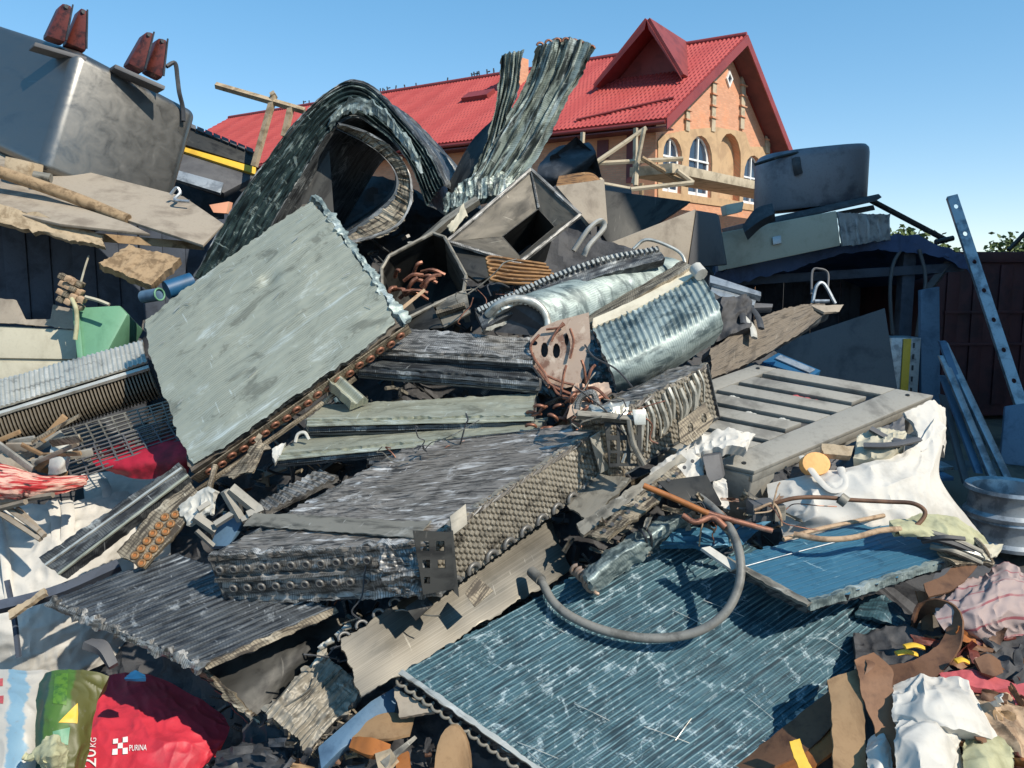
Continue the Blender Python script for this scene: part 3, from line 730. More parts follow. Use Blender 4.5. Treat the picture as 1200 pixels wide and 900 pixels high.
def container():
    T_ = thing('container', 'dark red shipping container with ribbed doors behind the ladder', 'container', P(1160, 560, 9.9)*np.array([1, 1, 0]))
    a = P(1100, 296, 9.9); x0 = a[0]; y0 = a[1]; z1 = a[2]
    box('body', M['maroon'], [x0, y0, 0], [4.2, .3, 0], [-.2, 3, 0], [0, 0, z1], T_, .02)
    for k in range(7):
        box('rib', M['maroon'], [x0+.12+k*.34, y0-.03+k*.024, .15], [.16, .012, 0], [0, .027, 0], [0, 0, z1-.3], T_, .006)
    for z in (.9, 1.3): box('lock_bar', M['maroon'], [x0+.1, y0-.05, z], [2.5, .18, 0], [0, .02, 0], [0, 0, .035], T_, .004)
    box('top_rail', M['maroon'], [x0-.02, y0-.05, z1-.12], [4.2, .3, 0], [0, .06, 0], [0, 0, .13], T_, .01)
container()
def ladder():
    p0, p1 = P(1116, 229, 7.6), P(1206, 500, 6.9); ax = nrm(p1-p0); w = nrm(np.cross(ax, [0.25, 1, 0])); w = w if w[0] > 0 else -w; dn = nrm(np.cross(ax, w)); dn = dn if dn[1] < 0 else -dn
    T_ = thing('ladder', 'perforated galvanised ladder rail leaning at the right edge', 'ladder', p1*np.array([1, 1, 0]))
    ln = np.linalg.norm(p1-p0); e = p0+ax*(ln+.9)
    out = [p0-w*.045, p0+w*.045, e+w*.045, e-w*.045]; holes = []
    for k in range(10):
        c = p0+ax*(.12+k*.29); holes.append([c+w*.018*math.cos(q)+ax*.024*math.sin(q) for q in np.arange(8)*math.pi/4])
    prism('rail', M['galv'], out, dn*.004, T_, 0, holes)
    for s in (-1, 1): box('flange', M['galv'], p0+w*(.045*s-.002)-dn*.004, ax*(ln+.9), w*.004, -dn*.05, T_, 0)
ladder()
def shade_stuff():
    G = 'things stored under the right shed'
    # grey-brown board leaning
    pl = Pl(980, 410, 7.2, (0, -1, .22))
    o = prism('sheet_panel', M['slate'], pl.ps([(895, 420), (935, 395), (1037, 361), (1052, 458), (1050, 500), (900, 480)]), -pl.n*.03, None, .004); tag(o, 'large dark grey sheet leaning behind the slatted pallet', 'panel', G)
    # light box with yellow strip
    T_ = thing('white_box', 'tall white box with a yellow stripe against shed post', 'box', P(1060, 470, 7.8), G)
    a = P(1044, 396, 7.8); b = P(1079, 396, 7.8); w = (b-a)
    box('body', M['galv'], a*np.array([1, 1, 0])+[.02, .03, .3], w*np.array([1, 1, 0]), [0, .3, 0], [0, 0, a[2]-.3], T_, .006)
    box('yellow_stripe', M['yellow'], a+w*.42+np.array([.01, .012, -.95]), w*.26, [0, .016, 0], [0, 0, .94], T_, .003)
    mb = MB()
    for k in range(8): mb.box(a+w*.74+np.array([.02, .02, -.1-k*.11]), w*.05, [0, .01, 0], [0, 0, .05])
    mb.build('slot', M['black'], T_)
    pl = Pl(1090, 420, 7.9, (0.05, -1, .05))
    o = prism('sheet_panel', M['shed_blue'], pl.ps([(1079, 340), (1101, 336), (1102, 480), (1080, 480)]), -pl.n*.05, None, .004); tag(o, 'narrow dusty blue panel standing beside the white box', 'panel', G)
    # leaning profiles
    for i, (p, q, m) in enumerate((((1101, 400, 7.0), (1150, 535, 6.5), 'shed_blue'), ((1101, 417, 6.95), (1148, 530, 6.42), 'galv'), ((1103, 402, 7.05), (1162, 528, 6.4), 'galv'), ((1102, 440, 7.0), (1135, 530, 6.5), 'shed_blue'), ((1102, 462, 7.0), (1124, 545, 6.5), 'slate'))):
        a, b = P(*p), P(*q); d = b-a; w = nrm(np.cross(d, [0, 1, 0]))*.06
        o = box('metal_profile', M[m], a, d*1.25, w, [0, .04, .0], None, .004)
        tag(o, ('pale blue profile highest of the bundle leaning by the shed', 'bright galvanised profile in the middle of the leaning bundle', 'galvanised profile leaning furthest to the right of the bundle', 'short blue profile low in the leaning bundle', 'grey profile lowest and leftmost of the leaning bundle')[i], 'profile', 'metal profiles leaning by the shed')
    # wheel rims / buckets stacked
    for i, (y, s, lb) in enumerate(((625, .30, 'lower grey steel wheel rim of the stack at right'), (592, .31, 'upper grey steel wheel rim of the stack at right'))):
        c = P(1182, y+8, 5.75-.02*i); r = s*.92; prof = [(.72, .0), (1.0, .0), (1.02, .03), (.93, .06), (.9, .16), (.93, .19), (1.03, .22), (1.0, .25), (.84, .235), (.78, .14), (.72, .0)]
        n = 36; V, F = [], []
        for (k, z) in prof:
            for j in range(n): V.append(c+np.array([r*k*math.cos(2*math.pi*j/n), r*k*math.sin(2*math.pi*j/n), z*.85-.02]))
        for a in range(len(prof)-1):
            for j in range(n): F.append([a*n+j, a*n+(j+1) % n, (a+1)*n+(j+1) % n, (a+1)*n+j])
        T_ = thing('wheel_rim', lb, 'wheel rim', c, 'stacked wheel rims'); mk('rim', V, F, M['galv'], T_, None, True, sharp=.5)
        me = cyl_mesh('disc', r*.76, .02, M['slate'], 24); inst('disc', me, Matrix.Translation(Vector(c+[0, 0, .05])), T_)
    pl = Pl(1190, 520, 6.6, (-.3, -1, .25))
    o = prism('sheet_panel', M['shed_blue'], pl.ps([(1178, 476), (1215, 470), (1215, 548), (1172, 543)]), -pl.n*.05, None, .01); tag(o, 'small blue grey panel leaning at the ladder foot', 'panel', G)
    for (x0, x1, y, d, lb, m) in ((1093, 1118, 548, 6.6, 'short pale plank lying on the yard floor', 'galv'), (1085, 1118, 560, 6.4, 'wide blue plank lying below the short pale plank', 'shed_blue'), (1098, 1150, 607, 5.9, 'long dusty board lying before the wheel rims', 'slate')):
        a, b = P(x0, y, d), P(x1, y-1, d+.05); o = box('plank', M[m], a, b-a, [.02, .3, 0], [0, 0, -.03], None, .005); tag(o, lb, 'plank')
    o = slab('yard_clutter', M['slate'], [[np.array([2.7, 7.7, -.04]), np.array([5.4, 7.7, -.04])], [np.array([2.5, 5.0, -.3]), np.array([5.4, 5.0, -.26])]], 70, 70, .1, lambda U, V, u, v: .09*fbm(U*4, V*4, 4, 5)*np.sin(np.pi*u)*np.sin(np.pi*v), .05, face=(0, 0, 1)); o['kind'] = 'stuff'; o['label'] = 'low dark clutter on the floor of the shed'
    for i, (pt, m) in enumerate((([(832, 322), (892, 342), (892, 347), (832, 331)], 'shed_blue'), ([(834, 335), (886, 352), (884, 358), (832, 345)], 'shed_blue'), ([(836, 352), (906, 356), (905, 360), (836, 362)], 'slate'))):
        pl = Pl(860, 340, 5.6+.05*i, (0, -.6, .8))
        o = prism('metal_profile', M['galv' if i < 2 else 'slate'], pl.ps(pt), -pl.n*.05, None, .004); tag(o, ('upper pale blue extrusion behind the ribbed coil', 'middle pale blue extrusion behind the ribbed coil', 'lowest dark extrusion behind the ribbed coil')[i], 'profile', 'extrusions behind the ribbed coil')
    pl = Pl(930, 430, 5.3, (.1, -.4, .9))
    T_ = thing('blue_crate', 'bright blue plastic crate edge behind the slatted pallet', 'crate', P(930, 435, 5.3))
    prism('rim', M['blue_plastic'], pl.ps([(893, 424), (912, 413), (962, 434), (950, 442)]), -pl.n*.12, T_, .005, None)
    prism('inner_panel', M['galv'], pl.ps([(908, 421), (914, 417), (955, 434), (948, 438)], .004), pl.n*.01, T_, .002)
    # scaffold bits by the plank end
    T_ = thing('metal_bracket', 'small bent white bracket on the tip of the brown plank', 'bracket', P(965, 355, 5.4))
    tube('leg', M['galv'], [P(952, 355, 5.4), P(957, 335, 5.4), P(966, 333, 5.4), P(979, 356, 5.35)], .012, T_, seg=6)
    tube('loop', M['slate'], [P(951, 345, 5.45), P(952, 318, 5.5), P(960, 315, 5.5), P(970, 320, 5.5), P(970, 340, 5.45)], .008, T_, seg=6)
    tube('foot', M['galv'], [P(955, 353, 5.38), P(972, 353, 5.36)], .014, T_, seg=6)
shade_stuff()

# ------------------------------------------------------------------ sheet-metal cabinets behind the heap
def cabinets():
    T_ = thing('metal_cabinet', 'brown sheet metal cabinet lying on its side behind the heap', 'cabinet', P(770, 320, 7.0))
    a, b, c, d = P(705, 285, 6.9), P(800, 243, 7.2), P(812, 300, 7.1), P(735, 330, 6.8)
    prism('front_panel', M['ply'], [P(700, 290, 6.85), P(815, 245, 7.0), P(805, 312, 6.95), P(765, 330, 6.9), P(705, 320, 6.8)], np.array([.3, .9, 0])*.5, T_, .01)
    prism('side_panel', M['slate'], [P(816, 246, 7.02), P(840, 250, 7.5), P(850, 310, 7.45), P(806, 314, 6.97)], np.array([.3, .9, 0])*.3, T_, .01)
    o = prism('metal_box', M['dark_steel'], [P(704, 222, 7.5), P(810, 236, 7.7), P(720, 296, 7.3), P(702, 270, 7.4)], np.array([.1, .8, .0])*.5, None, .01); tag(o, 'dark grey metal box above the brown cabinet', 'box')
    o = prism('metal_box', M['slate'], [P(705, 216, 7.9), P(740, 222, 7.9), P(742, 250, 7.9), P(706, 262, 7.9)], np.array([.1, .8, .0])*.4, None, .01); tag(o, 'light grey metal box corner behind the dark box', 'box')
    o = slab('black_hood', M['black'], [[P(632, 190, 8.2), P(655, 172, 8.2), P(690, 166, 8.3)], [P(630, 205, 8.0), P(655, 205, 7.9), P(698, 178, 8.0)], [P(640, 225, 8.1), P(668, 215, 8.1), P(698, 188, 8.1)]], 24, 16, .3, lambda U, V, u, v: .02*fbm(U*4, V*4)); tag(o, 'curved black hood lying between the tall strips and the house', 'hood')
    o = slab('orange_shell', M['orange_tube'], [[P(655, 206, 7.6), P(690, 202, 7.6), P(706, 212, 7.6)], [P(652, 222, 7.4), P(690, 225, 7.4), P(708, 226, 7.4)], [P(662, 236, 7.5), P(690, 240, 7.5), P(704, 238, 7.5)]], 20, 14, .1); tag(o, 'curved orange shell with pale rim behind the steel hopper', 'shell')
    o = slab('beige_board', M['ply'], [[P(652, 218, 7.2), P(708, 210, 7.25)], [P(690, 262, 7.1), P(712, 262, 7.15)]], 10, 10, .05); tag(o, 'beige board end beside the steel hopper', 'board')
    # pale handles / frames
    o = tube('plastic_strap', M['white'], [P(672, 294, 4.95), P(690, 268, 4.95), P(703, 259, 5.0), P(707, 268, 5.0), P(690, 288, 4.9), P(684, 300, 4.9)], .03, seg=6, flat=.5); tag(o, 'looped white plastic strap behind the dark coil', 'strap')
    o = prism('cream_cover', M['cream'], [P(850, 240, 8.0), P(872, 236, 8.0), P(870, 248, 7.95), P(852, 252, 7.95)], [0, .2, -.0], None, .01); tag(o, 'small cream lid beside the oval tank', 'lid')
    o = slab('black_tyre_piece', M['black'], [[P(870, 265, 8.0), P(885, 245, 8.0), P(905, 238, 8.0)], [P(872, 272, 7.9), P(892, 258, 7.9), P(908, 250, 7.9)]], 18, 6, .1); tag(o, 'curved black piece at the left of the oval tank', 'scrap')
cabinets()
def bank():
    z0 = [2.5, 2.62, 2.48, 2.2, 1.85]; xs = [.15, .55, .9, 1.35, 1.95]
    rows = [[np.array([x, 8.9, 0.0]) for x in xs], [np.array([x, 8.5, z*.8]) for x, z in zip(xs, z0)], [np.array([x, 8.0, z]) for x, z in zip(xs, z0)], [np.array([x-.1, 7.3, z*.78]) for x, z in zip(xs, z0)], [np.array([x-.15, 6.4, .9]) for x in xs], [np.array([x-.2, 5.7, -.2]) for x in xs]]
    o = slab('scrap_bank', M['core'], rows, 60, 70, .2, lambda U, V, u, v: .08*fbm(U*5, V*5, 4, 6), .03, face=(0, -1, 1)); o['kind'] = 'stuff'; o['label'] = 'bank of dark scrap carrying the sheet metal boxes'
bank()

# ------------------------------------------------------------------ left side: transformer tank on sheet-covered stack
def transformer():
    K0 = P(47, 200, 5.9); K1 = P(90, 58, 6.05); Rb = P(203, 236, 6.6); 
    up = K1-K0; e2 = Rb-K0; e2 = e2-nrm(up)*np.dot(e2, nrm(up)); nn = nrm(np.cross(e2, up)); nn = nn if nn[1] < 0 else -nn
    bk = -nn; el = P(-60, 6, 6.95)-K1; el = el-nrm(np.cross(e2, el))*0; e1 = bk*1.2
    T_ = thing('transformer_tank', 'large oily grey transformer tank with red insulator fins', 'transformer', K0)
    # body: rounded box
    bm = bmesh.new()
    vs = [bm.verts.new(p) for p in (K0, K0+e2, K0+e2+e1, K0+el+e1, K0+el)]; f = bm.faces.new(vs); r = bmesh.ops.extrude_face_region(bm, geom=[f])
    nv = [x for x in r['geom'] if isinstance(x, bmesh.types.BMVert)]; bmesh.ops.translate(bm, verts=nv, vec=Vector(up)); bmesh.ops.recalc_face_normals(bm, faces=bm.faces[:])
    bmesh.ops.bevel(bm, geom=bm.edges[:], offset=.07, segments=6, affect='EDGES', profile=.5)
    bm.verts.index_update(); V = np.array([v.co[:] for v in bm.verts]); F = [[v.index for v in f.verts] for f in bm.faces]; bm.free()
    uv = np.stack([V@nrm(up), V@nrm(e2)], 1)
    mk('body', V, F, M['tank'], T_, uv, True, sharp=1.2)
    n1 = nrm(e2); n2 = nrm(e1); u = nrm(up)
    top = lambda px, py: Pl.at(K1, u).p(px, py)
    for pr in (((54, 42), (78, 50), (73, 2), (86, 6), 4.0), ((78, 50), (102, 60), (95, 8), (103, 12), 0), ((150, 74), (170, 84), (172, 36), (181, 38), 0), ((172, 82), (192, 92), (186, 43), (197, 46), 0)):
        (a, b, c, d, _) = pr; d0 = 6.1+.25*(a[0]-54)/120
        A, B, Cc, Dd = P(*a, d0), P(*b, d0), P(*c, d0), P(*d, d0)
        q = prism('insulator', M['rust_red'], [A, B, Dd, Cc], n2*.14, T_, .03)
        prism('edge', M['black'], [B+(Dd-B)*.05, B+(Dd-B)*.05-nrm(B-A)*.016, Dd-nrm(B-A)*.012, Dd], n2*-.014, q, .002)
        m = (Cc+Dd)/2-(Cc-A)*.1; tube('tip_hole', M['black'], [m-n2*.01, m+n2*.01], .016, q, seg=8, n=2)
    for (a, b) in (((42, 46), (103, 64)), ((136, 72), (195, 98))):
        A, B = P(*a, 6.0+.25*(a[0]-54)/120), P(*b, 6.0+.25*(b[0]-54)/120)
        prism('insulator_base', M['slate'], [A-u*.02, B-u*.02, B-u*.055, A-u*.055], n2*.14, T_, .008)
    pts = [P(195, 78, 6.5), P(205, 74, 6.55), P(208, 92, 6.55), P(210, 108, 6.55), P(214, 125, 6.6), P(215, 142, 6.6)]
    tube('earth_cable', M['black'], pts, .018, T_, seg=6)
    o = prism('wood_block', M['wood_pale'], [P(6, 183, 5.75), P(34, 190, 5.75), P(32, 208, 5.72), P(4, 201, 5.72)], [0.02, .15, 0], None, .006); tag(o, 'short pale wood block wedged under the transformer tank', 'block')
    tag(tube('pipe_stub', M['dull_steel'], [P(40, 206, 5.7), P(60, 209, 5.72)], .035, seg=10, lin=True, n=2), 'short pipe stub beside the pale wood block', 'pipe')
transformer()
def leftroof():
    dn = Pl(140, 240, 5.7, (.12, -.42, .9))
    T_ = thing('sheet_roof', 'grey brown sheets forming a low roof under the transformer', 'roof', P(120, 420, 5.6)*np.array([1, 1, 0]))
    q = [(-230, 122), (60, 190), (215, 230), (262, 262), (238, 287), (150, 258), (-230, 150)]
    prism('sheet', M['ply'], dn.ps(q), -dn.n*.02, T_, .004)
    q = [(-230, 148), (0, 212), (152, 262), (176, 274), (70, 262), (-230, 192)]
    prism('sheet', M['ply'], dn.ps(q, .035), -dn.n*.02, T_, .004)
    prism('batten', M['wood'], [P(100, 272, 5.5), P(236, 284, 5.55), P(236, 293, 5.53), P(102, 282, 5.48)], [0, .06, 0], T_, .006)
    slab('broken_plank', M['wood_pale'], [[P(-200, 190, 5.3), P(50, 252, 5.3), P(118, 274, 5.32)], [P(-200, 206, 5.25), P(45, 272, 5.25), P(125, 289, 5.28)]], 60, 8, .04, lambda U, V, u, v: .012*fbm(U*12, V*40, 3, 3), .03, T_)
    a, b = P(-330, 300, 6.25), P(268, 300, 6.6); w = (b-a)*np.array([1, 1, 0]); nb = 22
    for k in range(nb): box('wall_board', M['dark_board'], a*np.array([1, 1, 0])+w*k/nb+np.array([0, .012*(k % 3), -.1]), w/nb*.98, [0, .04, 0], [0, 0, 2.3], T_, .003)
    box('side_wall', M['dark_board'], b*np.array([1, 1, 0])-w*.01+[0, .05, -.1], w*.012, [-.1, 2.2, 0], [0, 0, 2.35], T_, 0)
    box('side_wall', M['dark_board'], a*np.array([1, 1, 0])+[0, .05, -.1], w*.012, [-.1, 2.2, 0], [0, 0, 2.35], T_, 0)
    for x in (-210, 262): p = P(x, 285, 6.0); tube('post', M['dark_board'], [np.array([p[0], p[1], -.3]), p], .06, T_, seg=6, lin=True, n=3)
    tag(tube('timber_pole', M['wood'], [P(-150, 152, 5.4), P(60, 222, 5.5), P(150, 258, 5.5)], .042, seg=12, jit=.05), 'round brown timber pole lying across the low sheet roof', 'pole')
    o = slab('wood_offcut', M['wood'], pquad((116, 309, 5.0), (150, 287, 5.15), (211, 302, 5.15), (178, 335, 5.0)), 40, 40, .06, lambda U, V, u, v: .007*ridged(U*5, V*30, 3, 2), .015, emat=M['wood']); tag(o, 'rough square wood offcut hanging under the sheet roof edge', 'wood')
    # far sheds behind the transformer
    T_ = thing('lean_to', 'dark slate lean-to roof with yellow stripe behind the transformer', 'shed', P(250, 300, 8.5)*np.array([1, 1, 0]))
    pl = Pl(255, 170, 8.2, (.2, -.75, .6))
    prism('slate_roof', M['dark_steel'], pl.ps([(205, 140), (300, 178), (296, 194), (205, 166)]), -pl.n*.1, T_, .01)
    prism('yellow_batten', M['yellow'], pl.ps([(205, 169), (300, 196), (299, 204), (205, 174)], .01), -pl.n*.08, T_, .005)
    prism('grey_sheet', M['slate'], pl.ps([(200, 175), (300, 206), (262, 226), (200, 205)], -.02), -pl.n*.08, T_, .005)
    prism('gutter_board', M['galv'], pl.ps([(196, 196), (262, 214), (258, 226), (196, 207)], .05), -pl.n*.04, T_, .004)
    prism('wall', M['black'], [P(190, 205, 8.6), P(320, 215, 8.6), P(320, 330, 8.6), P(190, 330, 8.6)], [0, .1, 0], T_)
    for s in range(9):
        a = pl.p(212+s*9.6, 141.5+s*3.9, .012); box('slate', M['slate'], a, pl.p(220+s*9.6, 145+s*3.9, .012)-a, pl.p(212+s*9.6, 146+s*3.9, .012)-a, pl.n*.02, T_, .002)
    # wooden trestle
    T_ = thing('timber_trestle', 'pale timber trestle standing on the lean-to roof', 'trestle', P(310, 190, 8.0))
    for (p, q, r) in (((253, 100), (357, 130), .034), ((321, 112), (298, 195), .036), ((341, 126), (333, 160), .036), ((318, 113), (323, 110), .04)):
        tube('beam', M['wood_pale'], [P(*p, 7.9), P(*q, 7.9)], r, T_, seg=4, lin=True, n=4)
    o = prism('brick_stub', M['brick'], [P(245, 240, 6.3), P(268, 236, 6.3), P(265, 250, 6.2), P(250, 249, 6.2)], [0, .1, 0], None, .004); tag(o, 'small orange brick lying beside the sheet roof', 'brick')
    tag(tube('hook', M['galv'], [P(200, 228, 5.8), P(207, 220, 5.8), P(211, 226, 5.8), P(205, 234, 5.75), P(222, 236, 5.75)], .012, seg=6), 'small bent metal hook at the tank foot', 'hook')
leftroof()
# ================================================================== THE HEAP: core of oily scrap
def mound():
    rows = []
    xs = (120, 200, 280, 360, 440, 520, 600, 680, 760, 840, 920, 1000)
    yt = (430, 370, 320, 250, 205, 235, 245, 275, 305, 345, 430, 520)
    for k in range(11):
        r = []
        for x, y0 in zip(xs, yt):
            y = y0+(960-y0)*(k/10)
            o = .5+.25*max(0, 1-k/2.5)
            if x < 330: o += (330-x)*.0035*(1.3 if y < 600 else .6)
            if x > 800 and y < 600: o += (x-800)*.004
            r.append(Q(x, y, o))
        rows.append(r)
    o = slab('rubble_mound', M['core'], rows, 150, 150, .5, lambda U, V, u, v: .09*fbm(U*5, V*5, 5, 8), .02, sharp=.3); o['kind'] = 'stuff'; o['label'] = 'dark oily scrap filling the inside of the heap'
    # loose fragments filling the hollows
    rnd = random.Random(11); mb = MB(); mats = ['core', 'dark_fin', 'dark_steel', 'grey_fin', 'copper', 'dull_steel', 'teal', 'tan_fin']
    for i in range(1500):
        x = rnd.uniform(250, 960); y = rnd.uniform(270, 900)
        if y < np.interp(x, xs, yt)+45: continue
        c = Q(x, y, rnd.uniform(.33, .52)+(max(0, 330-x)*.002)+(.002*(x-800) if x > 800 and y < 560 else 0)); k = rnd.random(); mi = rnd.choices(range(8), (5, 4, 4, 2, .5, 2, 1.2, 1.5))[0]
        e = nrm([rnd.gauss(0, 1) for _ in range(3)]); f = nrm(np.cross(e, [rnd.gauss(0, 1) for _ in range(3)])); g = np.cross(e, f)
        if k < .5:
            a, b = rnd.uniform(.04, .16), rnd.uniform(.02, .07); mb.box(c, e*a, f*b, g*rnd.uniform(.004, .02), mi)
        elif k < .8:
            a = rnd.uniform(.06, .22); mb.tube([c, c+e*a*.5+f*a*.12, c+e*a], rnd.uniform(.004, .012), mi, seg=5, n=5)
        else:
            a = rnd.uniform(.04, .1); mb.tube([c, c+e*a, c+e*a+f*a*.5, c+f*a*.5], rnd.uniform(.004, .008), mi, seg=5, n=9)
    o = mb.build('scrap_fragments', [M[m] for m in mats]); o['kind'] = 'stuff'; o['label'] = 'small scrap fragments lying in the hollows of the heap'
mound()
GC = 'finned coils piled on the heap'
def ringset(name, me, pts, axis, parent):
    a = nrm(axis); u = nrm(np.cross(a, [.3, .2, 1])); w = np.cross(a, u)
    for p in pts: inst(name, me, frame(p, u, w, a), parent)

# 1 big arched coil
def arch():
    T_ = thing('arched_coil', 'big finned coil bent into an arch at the heap top', 'coil', Q(380, 300, .2), GC)
    o = [(228, 324), (256, 275), (285, 226), (330, 165), (362, 128), (395, 101), (418, 96), (440, 107), (468, 137), (497, 172), (520, 215)]
    i = [(282, 345), (302, 295), (328, 245), (358, 196), (382, 158), (402, 141), (420, 137), (438, 148), (460, 165), (484, 198), (500, 240)]
    dd = [4.72, 4.76, 4.8, 4.86, 4.9, 4.95, 4.97, 5.0, 5.0, 5.0, 5.0]
    ro = [P(x, y, d) for (x, y), d in zip(o, dd)]; ri = [P(x, y, d+.04) for (x, y), d in zip(i, dd)]
    ax = nrm([.28, .95, -.12])
    slab('fin_edge', M['arch_fin'], [ri, ro], 220, 28, 0, lambda U, V, u, v: .012*np.cos(v*2*math.pi*7)+.012*fbm(U*16, V*30, 4, 2), .008, T_, thv=-ax*.02)
    # outer skin: the coil's broad back running away from the camera
    slab('outer_skin', M['dark_fin'], [ro, [p+ax*.75 for p in ro]], 150, 20, .0, lambda U, V, u, v: .01*np.cos(V*90)+.012*fbm(U*14, V*14, 3, 4), .006, T_, thv=[0, 0, .012], face=(0, 0, 1))
    slab('inner_skin', M['dark_fin'], [ri, [p+ax*.75 for p in ri]], 150, 12, .0, lambda U, V, u, v: .006*np.cos(V*80), .0, T_, thv=[0, 0, -.012], face=(0, 0, -1))
    me = torus_mesh('u_bend', .022, .007, M['copper'], math.pi, 8, 5)
    for k in range(2, 9):
        for s in range(2):
            p = ro[k]*(.5)+ri[k]*.5
    # pale torn fins hanging at the crest
    cr_ = [(386, 140), (405, 122), (425, 119), (448, 130), (472, 158), (492, 190)]
    slab('torn_fins', M['bent_fin'], [[P(x, y+12, 4.93) for x, y in cr_], [P(x, y-3, 4.9) for x, y in cr_]], 90, 10, .02, lambda U, V, u, v: .018*ridged(U*22, V*20, 3, 9), .03, T_)
    # panel of plain sheet hanging inside the left leg
    o2 = slab('plain_sheet', M['dark_steel'], pquad((335, 262, 4.98), (386, 175, 5.05), (392, 260, 5.05), (352, 300, 4.98)), 10, 10, .01, None, 0, T_)
arch()
def curled():
    T_ = thing('curled_coil', 'smaller curled coil with ragged tan edge inside the arch', 'coil', Q(440, 280, .1), GC)
    e = [(394, 149), (424, 164), (448, 181), (464, 203), (463, 226), (444, 247), (424, 262), (403, 276)]
    g = [(398, 146), (432, 157), (460, 175), (480, 203), (482, 238), (470, 262), (448, 275), (410, 286)]
    re = [P(x, y, 4.85) for x, y in e]; rg = [P(x, y, 4.82) for x, y in g]
    slab('fin_edge', M['tan_fin'], [re, rg], 130, 14, .0, lambda U, V, u, v: .014*ridged(U*40, V*6, 3, 3)-.01, .02, T_, thv=[0, -.02, 0])
    ax = nrm([-.15, .95, .15])*.6
    slab('inner_skin', M['dark_fin'], [re, [p+ax for p in re]], 90, 14, 0, lambda U, V, u, v: .006*np.cos(V*80), 0, T_, thv=[-.01, .0, .015], face=(-1, 0, 0))
    slab('outer_skin', M['grey_fin'], [rg, [p+ax for p in rg]], 90, 14, 0, lambda U, V, u, v: .008*fbm(U*20, V*20), 0, T_, thv=[.01, .0, -.015], face=(1, 0, .5))
curled()
# 2 upright strips
def strips():
    f = lambda U, V, u, v: .014*np.cos(u*2*math.pi*5+1.5*fbm(U*3, V*3, 2, 4))+.012*ridged(U*30, V*9, 3, 5)-.006
    A = [[(587, 66), (600, 60), (613, 58)], [(584, 100), (597, 98), (608, 100)], [(579, 135), (588, 132), (599, 130)], [(569, 168), (580, 165), (592, 160)], [(556, 200), (570, 198), (584, 192)], [(541, 232), (556, 232), (575, 228)]]
    dd = [4.95, 4.98, 5.0, 5.02, 5.02, 5.0]
    T_ = thing('torn_coil_strip', 'narrow torn fin strip standing up left of the wide one', 'coil strip', P(555, 240, 5.0), 'torn fin strips standing on the heap top')
    slab('fins', M['strip_fin'], [[P(x, y, d) for x, y in r] for r, d in zip(A, dd)], 26, 130, .035, f, .012, T_)
    B = [[(629, 55), (646, 48), (664, 44), (682, 47), (698, 55)], [(621, 88), (636, 84), (652, 84), (668, 84), (684, 86)], [(606, 118), (623, 114), (638, 113), (652, 114), (665, 116)], [(589, 147), (605, 146), (622, 146), (636, 146), (650, 147)], [(570, 182), (586, 181), (603, 180), (616, 182), (628, 184)], [(546, 224), (560, 224), (572, 224), (584, 225), (596, 226)]]
    dd = [4.88, 4.93, 4.96, 4.98, 5.0, 4.98]
    T_ = thing('torn_coil_strip', 'wide torn fin strip standing highest on the heap', 'coil strip', P(575, 240, 5.0), 'torn fin strips standing on the heap top')
    slab('fins', M['strip_fin'], [[P(x, y, d-.03*(i % 2)) for i, (x, y) in enumerate(r)] for r, d in zip(B, dd)], 50, 150, .05, lambda U, V, u, v: f(U*1, V, u*1.4, v)+.016*np.cos(u*21+V*5), .012, T_)
    me = torus_mesh('u_bend', .02, .0075, M['copper'], math.pi, 8, 5)
    for k in range(7):
        x = 633+k*10; y = 54-7*math.sin(k/6*math.pi)+k*.6
        p = P(x, y, 4.88); inst('u_bend', me, frame(p, nrm([1, 0, .1*(k-3)]), [0, 0, 1], [0, -1, 0]), T_)
    pl = Pl(548, 190, 5.2, (-.75, -.6, .2))
    o = slab('dark_sheet', M['dark_steel'], [[P(576, 140, 5.25), P(548, 172, 5.2), P(524, 218, 5.15)], [P(575, 170, 5.05), P(552, 205, 5.05), P(528, 245, 5.05)]], 30, 12, .015, lambda U, V, u, v: .008*fbm(U*6, V*6)); tag(o, 'dark bent sheet standing left of the torn fin strips', 'sheet')
    o = slab('crumpled_fins', M['strip_fin'], [[P(520, 232, 5.0), P(560, 205, 5.0), P(610, 200, 5.0)], [P(520, 250, 4.9), P(560, 235, 4.88), P(600, 228, 4.9)]], 70, 30, .04, lambda U, V, u, v: .03*ridged(U*15, V*15, 3, 21)); tag(o, 'crumpled fins at the foot of the torn strips', 'crumpled fins')
strips()

